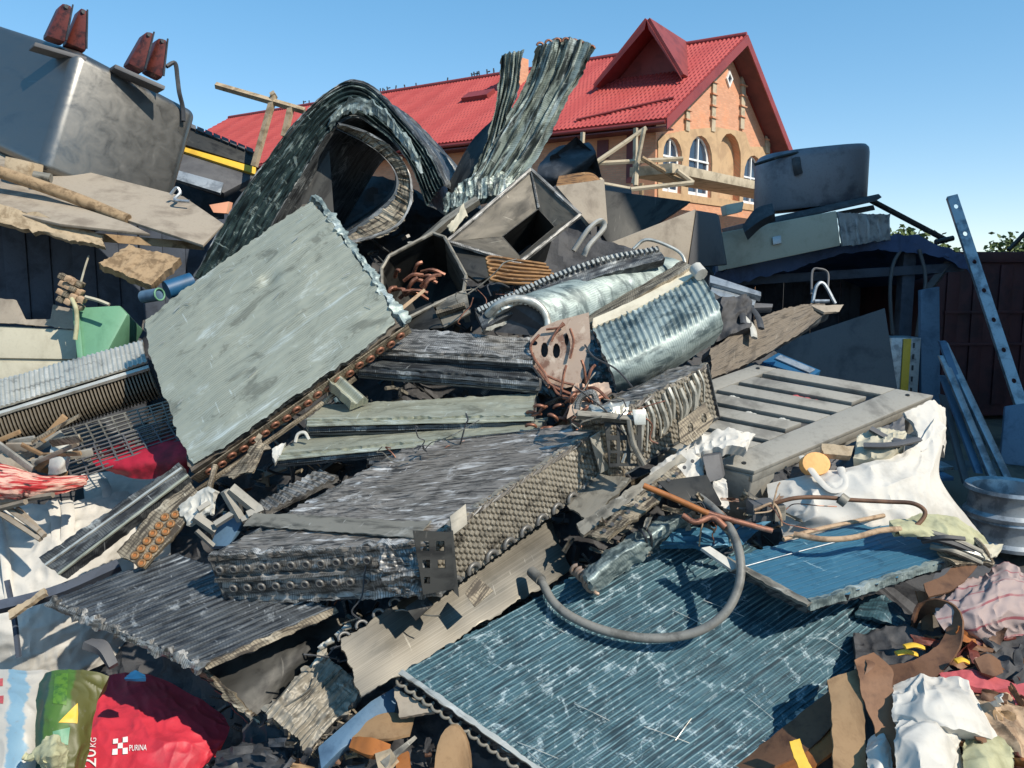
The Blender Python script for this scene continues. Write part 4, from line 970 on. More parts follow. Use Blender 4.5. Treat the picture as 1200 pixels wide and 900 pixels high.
# 3 big flat pale panel
def pale_panel():
    pl = Pl(315, 390, 3.95, (-.12, -.86, .5))
    q = pl.ps([(162, 376), (366, 228), (470, 377), (222, 552)])
    T_ = thing('flat_condenser', 'big flat pale green coil panel leaning on the left of heap', 'panel', q[3], GC)
    def f(U, V, u, v):
        dent = -.02*np.exp(-(((u-.62)/.05)**2+((v-.3)/.04)**2))
        return .008*fbm(U*4, V*4, 3, 3)+.0008*np.cos(V*2*math.pi/.045)+.003*ridged(U*4, V*60, 3, 8)*np.clip((fbm(U*6, V*9, 3, 19)-.3)*6, 0, 1)+dent
    ctr = sum(q)/4; cg = []
    for jj in range(6):
        row = []
        for ii in range(6):
            a_, b_ = ii/5, jj/5; p = (q[0]*(1-a_)+q[1]*a_)*(1-b_)+(q[3]*(1-a_)+q[2]*a_)*b_
            if ii in (0, 5) and jj in (0, 5): p = p+(ctr-p)*.045
            row.append(p+pl.n*(-.012 if (ii in (0, 5) or jj == 0) else 0))
        cg.append(row)
    slab('fin_face', M['pale_green'], cg, 200, 160, .025, f, .012, T_, emat=M['dark_fin'])
    slab('back_layer', M['brown_fin'], [[q[0]-pl.n*.028, q[1]-pl.n*.028], [q[3]-pl.n*.028, q[2]-pl.n*.028]], 60, 60, .06, lambda U, V, u, v: .002*fbm(U*9, V*9), .02, T_)
    # lower edge: end plate with rings
    e = nrm(q[2]-q[3]); dn = -pl.n; out = nrm(np.cross(pl.n, e)); out = out if out[2] < 0 else -out
    L = np.linalg.norm(q[2]-q[3])
    s0 = q[3]+out*.012+dn*.03
    prism('end_plate', M['tan_fin'], [s0-e*.02, s0+e*(L+.02), s0+e*(L+.02)+dn*.085, s0-e*.02+dn*.085], out*.006, T_, .002)
    me = torus_mesh('tube_end', .017, .008, M['copper'], n=12, k=6)
    for k in range(19):
        p = s0+e*(.06+(L-.1)*k/18)+dn*(.042+.012*(k % 2))+out*.01
        inst('tube_end', me, frame(p, e, dn, out), T_)
    tube('edge_rail', M['tan_fin'], [s0+dn*.1+out*.02-e*.1, s0+dn*.1+out*.03+e*L*.4, s0+dn*.105+out*.02+e*L*.72], .013, T_, seg=6, jit=.2)
    # frayed fins along the upper right edge
    r0, r1 = q[1], q[2]
    slab('frayed_edge', M['bent_fin'], [[r0-pl.n*.004, r1-pl.n*.004], [r0+nrm(r0-q[0])*.03-pl.n*.03, r1+nrm(r0-q[0])*.04-pl.n*.03]], 110, 6, .03, lambda U, V, u, v: .012*ridged(U*24, V*24, 3, 3), .03, T_)
    mb = MB(); rnd = random.Random(4)
    for k in range(12):
        u = rnd.random(); v = rnd.random(); p = q[0]*(1-u)*(1-v)+q[1]*u*(1-v)+q[3]*(1-u)*v+q[2]*u*v+pl.n*.008
        a = rnd.uniform(-.4, .4)+(.9 if rnd.random() < .3 else 0); d = nrm(e*math.cos(a)+out*math.sin(a))
        mb.box(p, d*rnd.uniform(.02, .05), np.cross(pl.n, d)*rnd.uniform(.002, .004), pl.n*.002)
    mb.build('lifted_fin', M['bright_alu'], T_)
    for k, (a, b) in enumerate((((252, 545), (243, 580)), )):
        tube('loose_strip', M['tan_fin'], [P(*a, 3.5), P(248, 562, 3.47), P(*b, 3.45)], .014, T_, seg=5)
    o = slab('torn_plate', M['tan_fin'], pquad((262, 560, 3.62), (303, 515, 3.7), (313, 520, 3.7), (298, 555, 3.62)), 24, 24, .006, lambda U, V, u, v: .014*ridged(U*18, V*9, 3, 7), .04); tag(o, 'torn tan plate hanging below the flat pale panel', 'plate')
    o = slab('short_duct', M['pale_green'], pquad((384, 447, 3.85), (400, 438, 3.9), (432, 466, 3.85), (412, 474, 3.8)), 30, 24, .05, lambda U, V, u, v: .015*np.cos(u*9)+.004*fbm(U*20, V*20), .01); tag(o, 'short pale grooved strip poking out beside the pale panel', 'strip')
pale_panel()

# 4 open steel tray, 5 steel hopper
def tray():
    pl = Pl(500, 325, 4.4, (.05, -.82, .57))
    px = [(447, 315), (456, 300), (507, 273), (521, 278), (546, 323), (543, 342), (520, 352), (467, 378), (448, 350)]
    T_ = thing('steel_tray', 'open dark steel housing with copper scraps inside on the heap', 'housing', pl.p(500, 378), None)
    pts = pl.ps(px); c = sum(pts)/len(pts); back = -pl.n*.32+np.array([.02, .06, .02])
    for i in range(len(pts)):
        a, b = pts[i], pts[(i+1) % len(pts)]
        prism('wall', M['dull_steel'] if i in (3, 4) else M['dark_steel'], [a, b, b+(c-b)*.12+back, a+(c-a)*.12+back], nrm(np.cross(b-a, back))*.006, T_)  # the two right walls are paler: sunlight put into their colour
        tube('rim', M['dull_steel'], [a, b], .011, T_, seg=6, lin=True, n=2)
    prism('bottom', M['dark_steel'], [p+(c-p)*.1+back*1.0 for p in pts], pl.n*-.006, T_)
    pb = Pl(490, 370, 4.3, (-.2, -.8, .5))
    prism('flange', M['dark_steel'], pb.ps([(467, 371), (505, 354), (520, 384), (470, 388)]), -pb.n*.02, T_, .003)
    prism('flange', M['dull_steel'], pb.ps([(508, 354), (546, 341), (551, 366), (520, 384)], -.02), -pb.n*.02, T_, .003)
    tube('flange_bar', M['tan_fin'], pb.ps([(512, 368), (545, 358)], .01), .02, T_, seg=4, lin=True, n=2)
    T2 = thing('copper_scrap', 'bundle of bent copper tubes inside the open steel housing', 'copper tubes', pl.p(475, 355, -.1))
    rnd = random.Random(2)
    for k in range(16):
        x, y = rnd.uniform(452, 498), rnd.uniform(322, 350); y -= (x-452)*.35-6
        p = pl.p(x, y, -.05-rnd.random()*.05); d = nrm([rnd.uniform(.4, 1), rnd.gauss(0, .2), rnd.uniform(-.3, .8)])*rnd.uniform(.06, .15)
        tube('copper_tube', M['copper'], [p, p+d*.5+np.array([0, -.02, .02]), p+d], .011, T2, seg=6, n=6)
    tag(slab('yellow_strip', M['rope'], pquad((462, 366, 4.28), (497, 338, 4.34), (499, 341, 4.34), (464, 370, 4.28)), 16, 2, .004), 'thin yellowish strip along the copper scrap', 'strip')
tray()
def hopper():
    O = [(524, 283), (622, 199), (680, 252), (608, 309)]; I = [(588, 277), (631, 244), (651, 266), (609, 301)]
    pl = Pl(605, 255, 4.65, (.1, -.88, .46))
    o = pl.ps(O); i = [p for p in Pl.at(pl.o-pl.n*.07, pl.n).ps(I)]
    T_ = thing('steel_hopper', 'tilted steel hopper with a dark square opening on the heap', 'hopper', o[3])
    for k in range(4):
        k2 = (k+1) % 4
        slab('side', M['hopper'], [[o[k], o[k2]], [i[k], i[k2]]], 24, 12, .008, lambda U, V, u, v: .006*fbm(U*8, V*8, 3, 3), .0, T_, lin=True)
        tube('rim', M['grey_fin'], [o[k], o[k2]], .014, T_, seg=6, lin=True, n=3)
    for k in range(4):
        a, b = i[k], i[(k+1) % 4]; prism('throat', M['dark_steel'], [a, b, b-pl.n*.4, a-pl.n*.4], nrm(np.cross(b-a, pl.n))*.005, T_)
    prism('throat_end', M['black'], [p-pl.n*.4 for p in i], -pl.n*.01, T_)
    tube('seam', M['grey_fin'], [o[1]+pl.n*.004, i[1]+pl.n*.006], .008, T_, seg=6, lin=True, n=2)
    # ledge below / frame rails
    tube('frame_rail', M['dull_steel'], [P(455, 318, 4.7), P(525, 258, 4.75), P(560, 235, 4.8)], .03, T_, seg=4, lin=True, n=6)
    o2 = slab('pale_fragment', M['cream'], pquad((524, 268, 4.55), (542, 240, 4.6), (548, 252, 4.6), (532, 272, 4.55)), 14, 12, .02, lambda U, V, u, v: .012*fbm(U*20, V*20), .02); tag(o2, 'small pale cream fragment between the housing and the hopper', 'fragment')
    mb = MB()
    pl2 = Pl(560, 325, 4.45, (0, -.7, .7))
    prism('base_plate', M['dark_steel'], pl2.ps([(524, 283), (608, 309), (560, 330), (548, 322)]), -pl2.n*.02, T_, .003)
hopper()
# 6 orange tubes bundle
def orange_bundle():
    T_ = thing('tube_bundle', 'bundle of orange tan hairpin tubes below the steel hopper', 'tube bundle', P(605, 330, 4.3))
    pl = Pl(605, 315, 4.3, (0, -.75, .66))
    for k in range(6):
        y = 301+k*4.6; a = [(640+3*k, y+9-k*.8), (600, y+3), (576+k, y), (570+k, y+3), (576+k, y+5), (600, y+8), (640+3*k, y+13-k*.8)]
        tube('hairpin_tube', M['orange_tube'], pl.ps(a, .012*(k % 2)), .0095, T_, seg=6, n=26, jit=.1)
orange_bundle()
# 7 long bent coil with toothed edge + silver D-shaped coil
def dcoil():
    T_ = thing('toothed_coil', 'long dark coil with a white toothed upper edge', 'coil', P(660, 345, 4.1), GC)
    top = [(556, 362), (600, 342), (650, 320), (710, 300), (772, 289)]; bot = [(566, 386), (610, 362), (660, 340), (715, 320), (780, 303)]
    d = [4.05, 4.1, 4.17, 4.25, 4.35]
    rt = [P(x, y, a) for (x, y), a in zip(top, d)]; rb = [P(x, y, a-.06) for (x, y), a in zip(bot, d)]
    slab('fin_face', M['dark_fin'], [rt, rb], 160, 14, .05, lambda U, V, u, v: .01*np.cos(U*2*math.pi/.03)*(v < .4)+.006*fbm(U*20, V*20), .004, T_)
    me = bpy.data.meshes.new('tooth'); V = [(x*.006, y*.006, z*.026) for z in (0, 1) for y in (-1, 1) for x in (-1, 1)]
    me.from_pydata(V, [], [[0, 2, 3, 1], [4, 5, 7, 6], [0, 1, 5, 4], [1, 3, 7, 5], [3, 2, 6, 7], [2, 0, 4, 6]]); me.materials.append(M['bright_alu'])
    Ct = cr(rt, 44); Cb = cr(rb, 44)
    for k in range(1, 44):
        t = nrm(Ct[min(k+1, 44)]-Ct[k-1]); z = nrm(Cb[k]-Ct[k]+np.array([.012, 0, 0])); y = nrm(np.cross(z, t)); inst('tooth', me, frame(Ct[k]-np.array([0, .016, 0])+z*.004, t, y, z), T_)
    T_ = thing('d_shaped_coil', 'silver half round coil with an open dark end', 'coil', P(690, 395, 3.95), GC)
    fr = [(566, 388), (572, 369), (586, 356), (606, 350), (626, 354), (640, 368), (645, 396)]
    ax = P(800, 338, 4.42)-P(640, 390, 3.98)
    r0 = [P(x, y, 3.98+.05*(i < 2)) for i, (x, y) in enumerate(fr)]
    r1 = [p+ax*(1.0+.06*i/6) for i, p in enumerate(r0)]
    mid = [(a+b)/2+np.array([0, 0, .015]) for a, b in zip(r0, r1)]
    slab('shell', M['bent_fin'], [r0, mid, r1], 60, 110, .035, lambda U, V, u, v: .007*fbm(U*8, V*8, 4, 5)+.004*np.cos(V*2*math.pi/.035)*(u < .35), .012, T_, emat=M['bright_alu'], face=(.1, -.6, .8))
    C_ = cr(r0, 22)
    me = torus_mesh('tube_end', .009, .004, M['bright_alu'], n=8, k=5)
    for k in range(1, 22): inst('tube_end', me, frame(C_[k]-nrm(ax)*.006+np.array([0, 0, -.015]), [1, 0, 0], [0, .3, 1], nrm(ax)), T_)
    tube('rim', M['bright_alu'], [p-nrm(ax)*.004 for p in r0[1:]], .022, T_, seg=7, n=30, jit=.25)
    prism('shade_sheet', M['black'], [p+ax*.07-np.array([0, 0, .02]) for p in r0], nrm(ax)*.01, T_)  # black sheet standing in for the shade inside the open end
    slab('base', M['grey_fin'], [[P(566, 388, 4.0)+ax*.14, P(645, 398, 3.95)+ax*.14], [P(566, 388, 4.0)+ax*.9, P(645, 398, 3.95)+ax]], 20, 30, .03, None, .01, T_, face=(0, 0, 1))
    cable('pale wire loop at the far end of the silver coil', [(742, 292, 4.35), (757, 281, 4.35), (780, 287, 4.33), (800, 300, 4.3), (803, 325, 4.25), (797, 348, 4.2)], .009, 'bright_alu')
dcoil()
# 8 ribbed half-cylinder coil
def ribbed():
    T_ = thing('ribbed_coil', 'pale green half round coil with ribs and cream top strip', 'coil', P(770, 455, 3.85), GC)
    R0 = [(694, 384), (740, 364), (785, 340), (820, 319)]
    rows = [(R0, [3.92, 3.97, 4.03, 4.08]), ([(703, 405), (750, 384), (796, 360), (832, 338)], [3.79, 3.85, 3.92, 3.97]), ([(714, 428), (760, 408), (806, 384), (843, 362)], [3.72, 3.78, 3.85, 3.9]), ([(722, 448), (768, 430), (812, 406), (847, 384)], [3.74, 3.8, 3.87, 3.92]), ([(724, 460), (764, 446), (802, 424), (838, 402)], [3.84, 3.9, 3.96, 4.0])]
    rr = [[P(x, y, d) for (x, y), d in zip(a, b)] for a, b in rows]
    def f(U, V, u, v):
        m = np.clip((.52-v)/.06, 0, 1); return .0065*np.cos(U*2*math.pi/.032)*m*(.7+.5*fbm(U*6, V*4, 3, 2))+.005*fbm(U*9, V*9, 4, 4)
    slab('shell', M['bent_fin'], rr, 170, 90, .03, f, .012, T_, emat=M['grey_fin'])
    t0 = [P(x, y, d-.01) for (x, y), d in zip(R0, [3.92, 3.97, 4.03, 4.08])]; 
    slab('top_strip', M['cream_bright'], [t0, [P(x+1, y-11, d+.05) for (x, y), d in zip(R0, [3.92, 3.97, 4.03, 4.08])]], 60, 4, .035, lambda U, V, u, v: .003*fbm(U*12, V*12), .004, T_)
    tube('strip_end', M['white'], [P(815, 314, 4.04), P(822, 322, 4.0)], .035, T_, seg=10, n=3)
    slab('top_board', M['tan_fin'], [[P(640, 398, 4.0), P(692, 378, 3.98), P(812, 312, 4.1)], [P(660, 392, 4.1), P(700, 364, 4.1), P(800, 305, 4.2)]], 60, 10, .03, lambda U, V, u, v: .006*fbm(U*10, V*10), .01, T_, face=(0, -.3, 1))
    # torn dark left end
    slab('torn_end', M['teal'], [[P(684, 381, 3.9), P(698, 386, 3.9)], [P(686, 420, 3.85), P(712, 425, 3.8)], [P(690, 462, 3.85), P(724, 462, 3.85)]], 16, 44, .02, lambda U, V, u, v: .02*ridged(U*20, V*26, 3, 6)-.02, .03, T_)
    me = cyl_mesh('tube_hole', .009, .012, M['black'], 8)
    for k in range(8): inst('tube_hole', me, frame(P(694+k*2.2+(k % 2)*6, 396+k*7.5, 3.83), [1, 0, 0], [0, 0, 1], [0, -1, 0]), T_)
ribbed()
# 9 copper-stained end plate with copper tubes
def endplate():
    pl = Pl(655, 415, 3.88, (-.12, -.93, .3))
    out = pl.ps([(621, 398), (634, 384), (652, 376), (690, 366), (692, 400), (690, 432), (680, 450), (662, 455), (640, 452), (623, 430)])
    holes = [[pl.p(cx+rx*math.cos(a), cy+ry*math.sin(a)) for a in np.arange(10)*math.pi/5] for cx, cy, rx, ry in ((638, 410, 4.5, 9), (652, 411, 4.5, 9), (626, 402, 4, 3), (664, 398, 2.5, 7))]
    T_ = thing('end_plate', 'pinkish copper stained end plate with dark oval holes', 'plate', pl.p(655, 455))
    prism('plate', M['pink_plate'], out, -pl.n*.02, T_, 0, holes)
    prism('backing', M['black'], [p-pl.n*.06 for p in out], -pl.n*.02, T_)
    rnd = random.Random(5)
    for pts in ([(632, 392), (622, 405), (626, 420), (640, 440), (643, 455)], [(660, 378), (650, 392), (646, 400)], [(668, 385), (672, 400), (668, 420)], [(640, 440), (660, 448), (690, 455), (712, 462)], [(630, 432), (645, 450), (670, 462), (700, 470)], [(648, 452), (655, 462), (680, 470)], [(690, 455), (672, 470), (660, 490)], [(640, 386), (655, 384), (662, 380)]):
        tube('copper_tube', M['copper'], pl.ps(pts, .025), .0065, T_, seg=6, jit=.1)
    G = 'U-bends between the coils'
    T_ = thing('copper_bends', 'cluster of copper U-bends at the right ends of flat coils', 'copper tubes', P(650, 500, 3.75))
    me = torus_mesh('u_bend', .022, .008, M['copper'], math.pi, 8, 6)
    for k in range(22):
        x, y = rnd.uniform(622, 692), 0; y = 500-(x-622)*.28+rnd.uniform(-22, 10); a = rnd.uniform(-.6, .9)
        inst('u_bend', me, frame(P(x, y, 3.62+rnd.uniform(0, .12)), [math.cos(a), 0, math.sin(a)], [-math.sin(a)*.5, -.8, math.cos(a)*.5], nrm(np.cross([math.cos(a), 0, math.sin(a)], [-math.sin(a)*.5, -.8, math.cos(a)*.5]))), T_)
    for k in range(8):
        p = P(rnd.uniform(655, 720), rnd.uniform(448, 480), 3.6+rnd.random()*.1); d = nrm([rnd.gauss(0, 1), rnd.gauss(0, .4), rnd.gauss(0, .6)])*rnd.uniform(.06, .16); tube('copper_tube', M['copper'], [p, p+d*.5+[0, -.01, .03], p+d], .007, T_, seg=6)
    slab('end_plate', M['pink_plate'], pquad((672, 450, 3.66), (712, 448, 3.7), (718, 458, 3.66), (664, 492, 3.62)), 20, 16, .012, lambda U, V, u, v: .006*fbm(U*20, V*20), .01, T_)
endplate()
# 10 flat horizontal coils
def flats():
    def coil(name, label, px, d, th, m, rows=2, dk='dark_fin'):
        (bl, br, fr, fl) = [P(x, y, dd) for (x, y), dd in zip(px, d)]
        T_ = thing(name, label, 'coil', fl, GC)
        fx = lambda U, V, u, v: .004*fbm(U*8, V*8, 4, 3)+.006*ridged(U*6, V*30, 3, 4)*(fbm(U*5, V*5, 2, 7) > .1)
        top = [[bl, br], [fl, fr]]
        n = nrm(np.cross(br-bl, fl-bl)); n = n if n[2] > 0 else -n
        slab('fin_top', M[m], top, 150, 24, .012, fx, .012, T_, face=n)
        fd = nrm(np.cross(fr-fl, n)); fd = fd if fd[1] < 0 else -fd
        for k in range(rows):
            h0 = th*k/rows; h1 = th*(k+1)/rows-.006
            o_ = fd*(.008-.012*(k % 2)); a = [fl-n*(h0+.008)+o_, fr-n*(h0+.008)+o_]; b = [fl-n*h1+o_, fr-n*h1+o_]; c = [(p+q)/2+fd*.012 for p, q in zip(a, b)]
            slab('tube_row', M[m if k == 0 else dk], [a, c, b], 120, 10, .02, lambda U, V, u, v: .003*fbm(U*9, V*40, 3, 5)+.004*np.cos(v*9.4)+.004*ridged(U*16, V*30, 2, 6)*np.clip(fbm(U*6, V*3, 2, 8)*4, 0, 1), .004, T_, thv=[0, -.02, 0])
        slab('fin_under', M['dark_fin'], [[bl-n*(th), br-n*th], [fl-n*th, fr-n*th]], 20, 6, .01, None, 0, T_)
        slab('end_plate', M['grey_fin'], [[fr, br], [fr-n*th, br-n*th]], 8, 4, .012, None, .006, T_)
        slab('end_plate', M['grey_fin'], [[bl, fl], [bl-n*th, fl-n*th]], 8, 4, .012, None, .006, T_)
        return T_, n, fd
    coil('flat_coil', 'upper dark grey flat coil lying under the D shaped coil', ((472, 384), (620, 396), (624, 420), (440, 409)), (4.15, 4.0, 3.86, 4.0), .055, 'grey_fin')
    coil('flat_coil', 'dark flat coil just below the upper grey flat coil', ((450, 412), (620, 424), (632, 446), (418, 428)), (4.1, 3.98, 3.84, 3.96), .06, 'dark_fin')
    coil('flat_coil', 'pale green flat coil in the middle of the heap', ((380, 474), (628, 461), (625, 486), (360, 492)), (3.95, 3.9, 3.72, 3.78), .07, 'pale_green')
    T_, n, fd = coil('flat_coil', 'lower pale green flat coil with broken white left tip', ((352, 512), (640, 490), (632, 504), (322, 533)), (3.85, 3.8, 3.66, 3.68), .055, 'pale_green')
    tube('lifting_lug', M['white'], [P(346, 518, 3.74), P(349, 509, 3.74), P(357, 507, 3.74), P(362, 515, 3.74)], .008, T_, seg=6)
    slab('broken_tip', M['white'], pquad((318, 527, 3.68), (334, 518, 3.72), (330, 532, 3.68), (322, 544, 3.64)), 16, 12, .03, lambda U, V, u, v: .01*fbm(U*24, V*24), .01, T_)
    T_ = thing('coil_end', 'short dark coil with tan two hole end plate', 'coil', P(520, 550, 3.6))
    slab('fins', M['dark_fin'], [[P(432, 533, 3.72), P(500, 529, 3.68), P(542, 520, 3.64)], [P(430, 548, 3.62), P(505, 548, 3.6), P(548, 540, 3.56)]], 90, 20, .05, lambda U, V, u, v: .016*ridged(U*14, V*14, 3, 12), .02, T_)
    pl = Pl(562, 530, 3.55, (-.2, -.7, .7)); out = pl.ps([(541, 527), (566, 516), (592, 523), (572, 537), (550, 546)])
    prism('end_plate', M['tan_fin'], out, -pl.n*.012, T_, 0, [[pl.p(cx+3.2*math.cos(a), cy+3.6*math.sin(a)) for a in np.arange(8)*math.pi/4] for cx, cy in ((554, 529), (566, 525))])
flats()

# 11 long double fin blocks
def blocks():
    nb = lambda s: (lambda U, V, u, v: .011*ridged(U*7, V*42, 3, s)*np.clip(.6+2*fbm(U*3, V*3, 2, s+8), .1, 1.4)+.010*fbm(U*4, V*4, 4, s+3)-.006)
    def pits(s):
        def f(U, V, u, v):
            a = .026; r = U/(a*.8); c = V/a+.5*(np.floor(r) % 2); pr = (np.cos(2*math.pi*r)+np.cos(2*math.pi*c))*.5
            return -.017*np.clip(pr*1.5, 0, 1)*(.75+.5*fbm(U*5, V*5, 3, s))+.012*fbm(U*5, V*5, 3, s+2)
        return f
    def block(label, K, A, B, h, seed, top='block_top', front='grey_fin', right='block_side', nf=150, nr=180, frows=2):
        K, A, B = P(*K), P(*A), P(*B); n = nrm(np.cross(A-K, B-K)); n = n if n[2] > 0 else -n
        Cn = A+B-K; dn = -n*h
        T_ = thing('fin_block', label, 'heat exchanger', K+dn, 'thick fin blocks lying on the heap')
        slab('fin_top', M[top], [[A, K], [Cn, B]], nf, nr, .02, nb(seed), .012, T_, face=n)
        slab('fin_front', M[front], [[A, K], [A+dn, K+dn]], nf, 46, .03, lambda U, V, u, v: .010*ridged(U*26, V*20, 3, seed+7)*np.clip(u*1.6, .25, 1)+.006*np.cos(v*2*math.pi*3)-.006, .012, T_)
        slab('fin_side', M[right], [[K, B], [K+dn, B+dn]], nr+160, 84, .03, pits(seed), .012, T_)
        slab('fin_under', M['dark_fin'], [[A+dn, K+dn], [Cn+dn, B+dn]], 10, 10, .01, None, 0, T_, face=-n)
        slab('fin_back', M['dark_fin'], [[Cn, B], [Cn+dn, B+dn]], 10, 6, .01, None, 0, T_, face=B-K)
        slab('fin_side', M['dark_fin'], [[A, Cn], [A+dn, Cn+dn]], 10, 6, .01, None, 0, T_, face=A-K)
        return T_, K, A, B, Cn, n, dn
    T_, K, A, B, Cn, n, dn = block('long grey fin block with punched plates across the heap centre', (500, 634, 2.80), (243, 652, 3.05), (714, 494, 3.46), .222, 3)
    e = nrm(K-A); b = nrm(B-K); fo = -nrm(np.cross(e, n)); fo = fo if np.dot(fo, CAMP-K) > 0 else -fo; so = nrm(np.cross(b, n)); so = so if np.dot(so, CAMP-K) > 0 else -so
    me = torus_mesh('tube_end', .013, .006, M['grey_fin'], n=10, k=6); mh = cyl_mesh('tube_bore', .012, .006, M['black'], 10)
    L = np.linalg.norm(K-A)
    for r in range(2):
        for k in range(11 if r == 0 else 10):
            p = A+e*(.04+k*.062+.03*r)-n*(.055+.085*r)+fo*.012
            inst('tube_end', me, frame(p, e, n, fo), T_); inst('tube_bore', mh, frame(p-fo*.002, e, n, fo), T_)
    slab('layer_edge', M['grey_fin'], [[A-n*.095+fo*.014, A+e*L*.62-n*.095+fo*.012], [A-n*.11+fo*.014, A+e*L*.6-n*.11+fo*.012]], 40, 4, .02, None, .006, T_)
    # plate fold across the top and punched plates
    top = Pl.at(K+n*.011, n)
    slab('cover_strip', M['dull_steel'], [[top.p(284, 615), top.p(488, 630)], [top.p(298, 601), top.p(506, 611)]], 50, 12, .004, lambda U, V, u, v: .004*fbm(U*9, V*9), .008, T_, face=n)
    pl = Pl(512, 655, 2.725, (.25, -.93, .15)); hl = [[pl.p(x, y) for x, y in ((x0, y0), (x0+w, y0), (x0+w, y0+h), (x0, y0+h))] for x0, y0, w, h in ((493, 634, 10, 12), (511, 634, 10, 12), (495, 656, 9, 10), (513, 656, 9, 10), (497, 676, 7, 8))]
    prism('punched_plate', M['dark_steel'], pl.ps([(484, 622), (528, 624), (534, 690), (496, 697)]), -pl.n*.012, T_, 0, hl)
    prism('punched_plate', M['dark_steel'], pl.ps([(526, 624), (531, 622), (538, 700), (532, 694)], -.002), -pl.n*.05, T_)
    pl2 = Pl(537, 610, 2.78, (.3, -.8, .5)); prism('corner_tab', M['dull_steel'], pl2.ps([(527, 605), (546, 590), (548, 614), (530, 628)]), -pl2.n*.01, T_, .002, None)
    slab('crushed_end', M['grey_fin'], [[P(440, 645, 2.80), P(492, 640, 2.75)], [P(446, 672, 2.77), P(498, 670, 2.72)], [P(452, 700, 2.79), P(496, 700, 2.74)]], 50, 50, .03, lambda U, V, u, v: .03*ridged(U*16, V*22, 3, 31)-.014, .02, T_)
    # rounded U-bends peeping from under the right side
    m2 = torus_mesh('u_bend', .026, .009, M['grey_fin'], math.pi, 10, 6)
    for k in range(9):
        p = K+dn*1.0+b*(.06+k*.095)+so*.012+n*.01; inst('u_bend', m2, frame(p, b, n, so), T_)
    prism('sun_plate', M['bright_alu'], [B-b*.16+so*.018+n*.0, B-b*.01+so*.022, B-b*.01+so*.022+dn*.85, B-b*.14+so*.018+dn*.8], so*.006, T_, .002)
    # second block behind on the right
    T2, K, A, B, Cn, n, dn = block('short rear fin block with white ridges behind the long one', (712, 490, 3.34), (668, 494, 3.44), (830, 426, 3.72), .27, 13, 'block_top', 'tan_fin', 'block_side', 50, 110)
    b = nrm(B-K); so = nrm(np.cross(b, n)); so = so if np.dot(so, CAMP-K) > 0 else -so
    mb = MB(); rnd = random.Random(8)
    for k in range(16):
        p = K+b*(.05+k*.036)+so*.012+n*rnd.uniform(-.04, .0); mb.tube([p, p+so*.012+dn*rnd.uniform(.2, .4), p+b*rnd.uniform(-.05, 0)+dn*rnd.uniform(.5, .7)], rnd.uniform(.006, .013), seg=5, n=8, jit=.4)
    mb.build('lifted_fin', M['bright_alu'], T2, True)
    pl = Pl(815, 495, 3.42, (.2, -.9, .3)); hl = [[pl.p(cx+3.5*math.cos(a), cy+6*math.sin(a)) for a in np.arange(8)*math.pi/4] for cx, cy in ((809, 501), (825, 490))]
    o = prism('end_plate', M['tan_fin'], pl.ps([(795, 495), (826, 472), (836, 492), (830, 503), (806, 522), (797, 518)]), -pl.n*.012, None, 0, hl); tag(o, 'tan rounded plate with two rust holes by the pallet', 'plate')
    # cage bracket between the blocks
    T3 = thing('cage_bracket', 'dark steel cage bracket in front of the rear fin block', 'bracket', P(732, 545, 3.24))
    pc = Pl(735, 510, 3.24, (.1, -.95, .2))
    hl = [pc.ps([(x, y), (x+8, y), (x+8, y+12), (x, y+12)]) for x in (715, 727, 739) for y in (498, 516, 531)]
    prism('grille', M['dark_steel'], pc.ps([(708, 490), (752, 493), (752, 546), (714, 547)]), -pc.n*.012, T3, 0, hl)
    tube('bar', M['dull_steel'], pc.ps([(676, 486), (745, 492)], .02), .018, T3, seg=4, lin=True, n=3)
    tube('bar', M['dull_steel'], pc.ps([(737, 492), (742, 520), (755, 545)], .03), .012, T3, seg=6)
    prism('tab', M['bright_alu'], pc.ps([(741, 480), (757, 480), (757, 498), (744, 498)], .05), -pc.n*.008, T3, .002)
    slab('torn_fins', M['bright_alu'], [[P(690, 478, 3.26), P(735, 470, 3.3)], [P(700, 485, 3.22), P(738, 486, 3.26)]], 30, 12, .012, lambda U, V, u, v: .018*ridged(U*20, V*14, 3, 8), .02, T3)
    hr = [[(677, 470), (690, 462), (700, 470)], [(680, 482), (695, 478), (702, 474)]]
    tube('clip', M['grey_fin'], [P(676, 480, 3.28), P(680, 466, 3.28), P(694, 460, 3.28), P(700, 474, 3.28)], .014, T3, seg=6)
blocks()

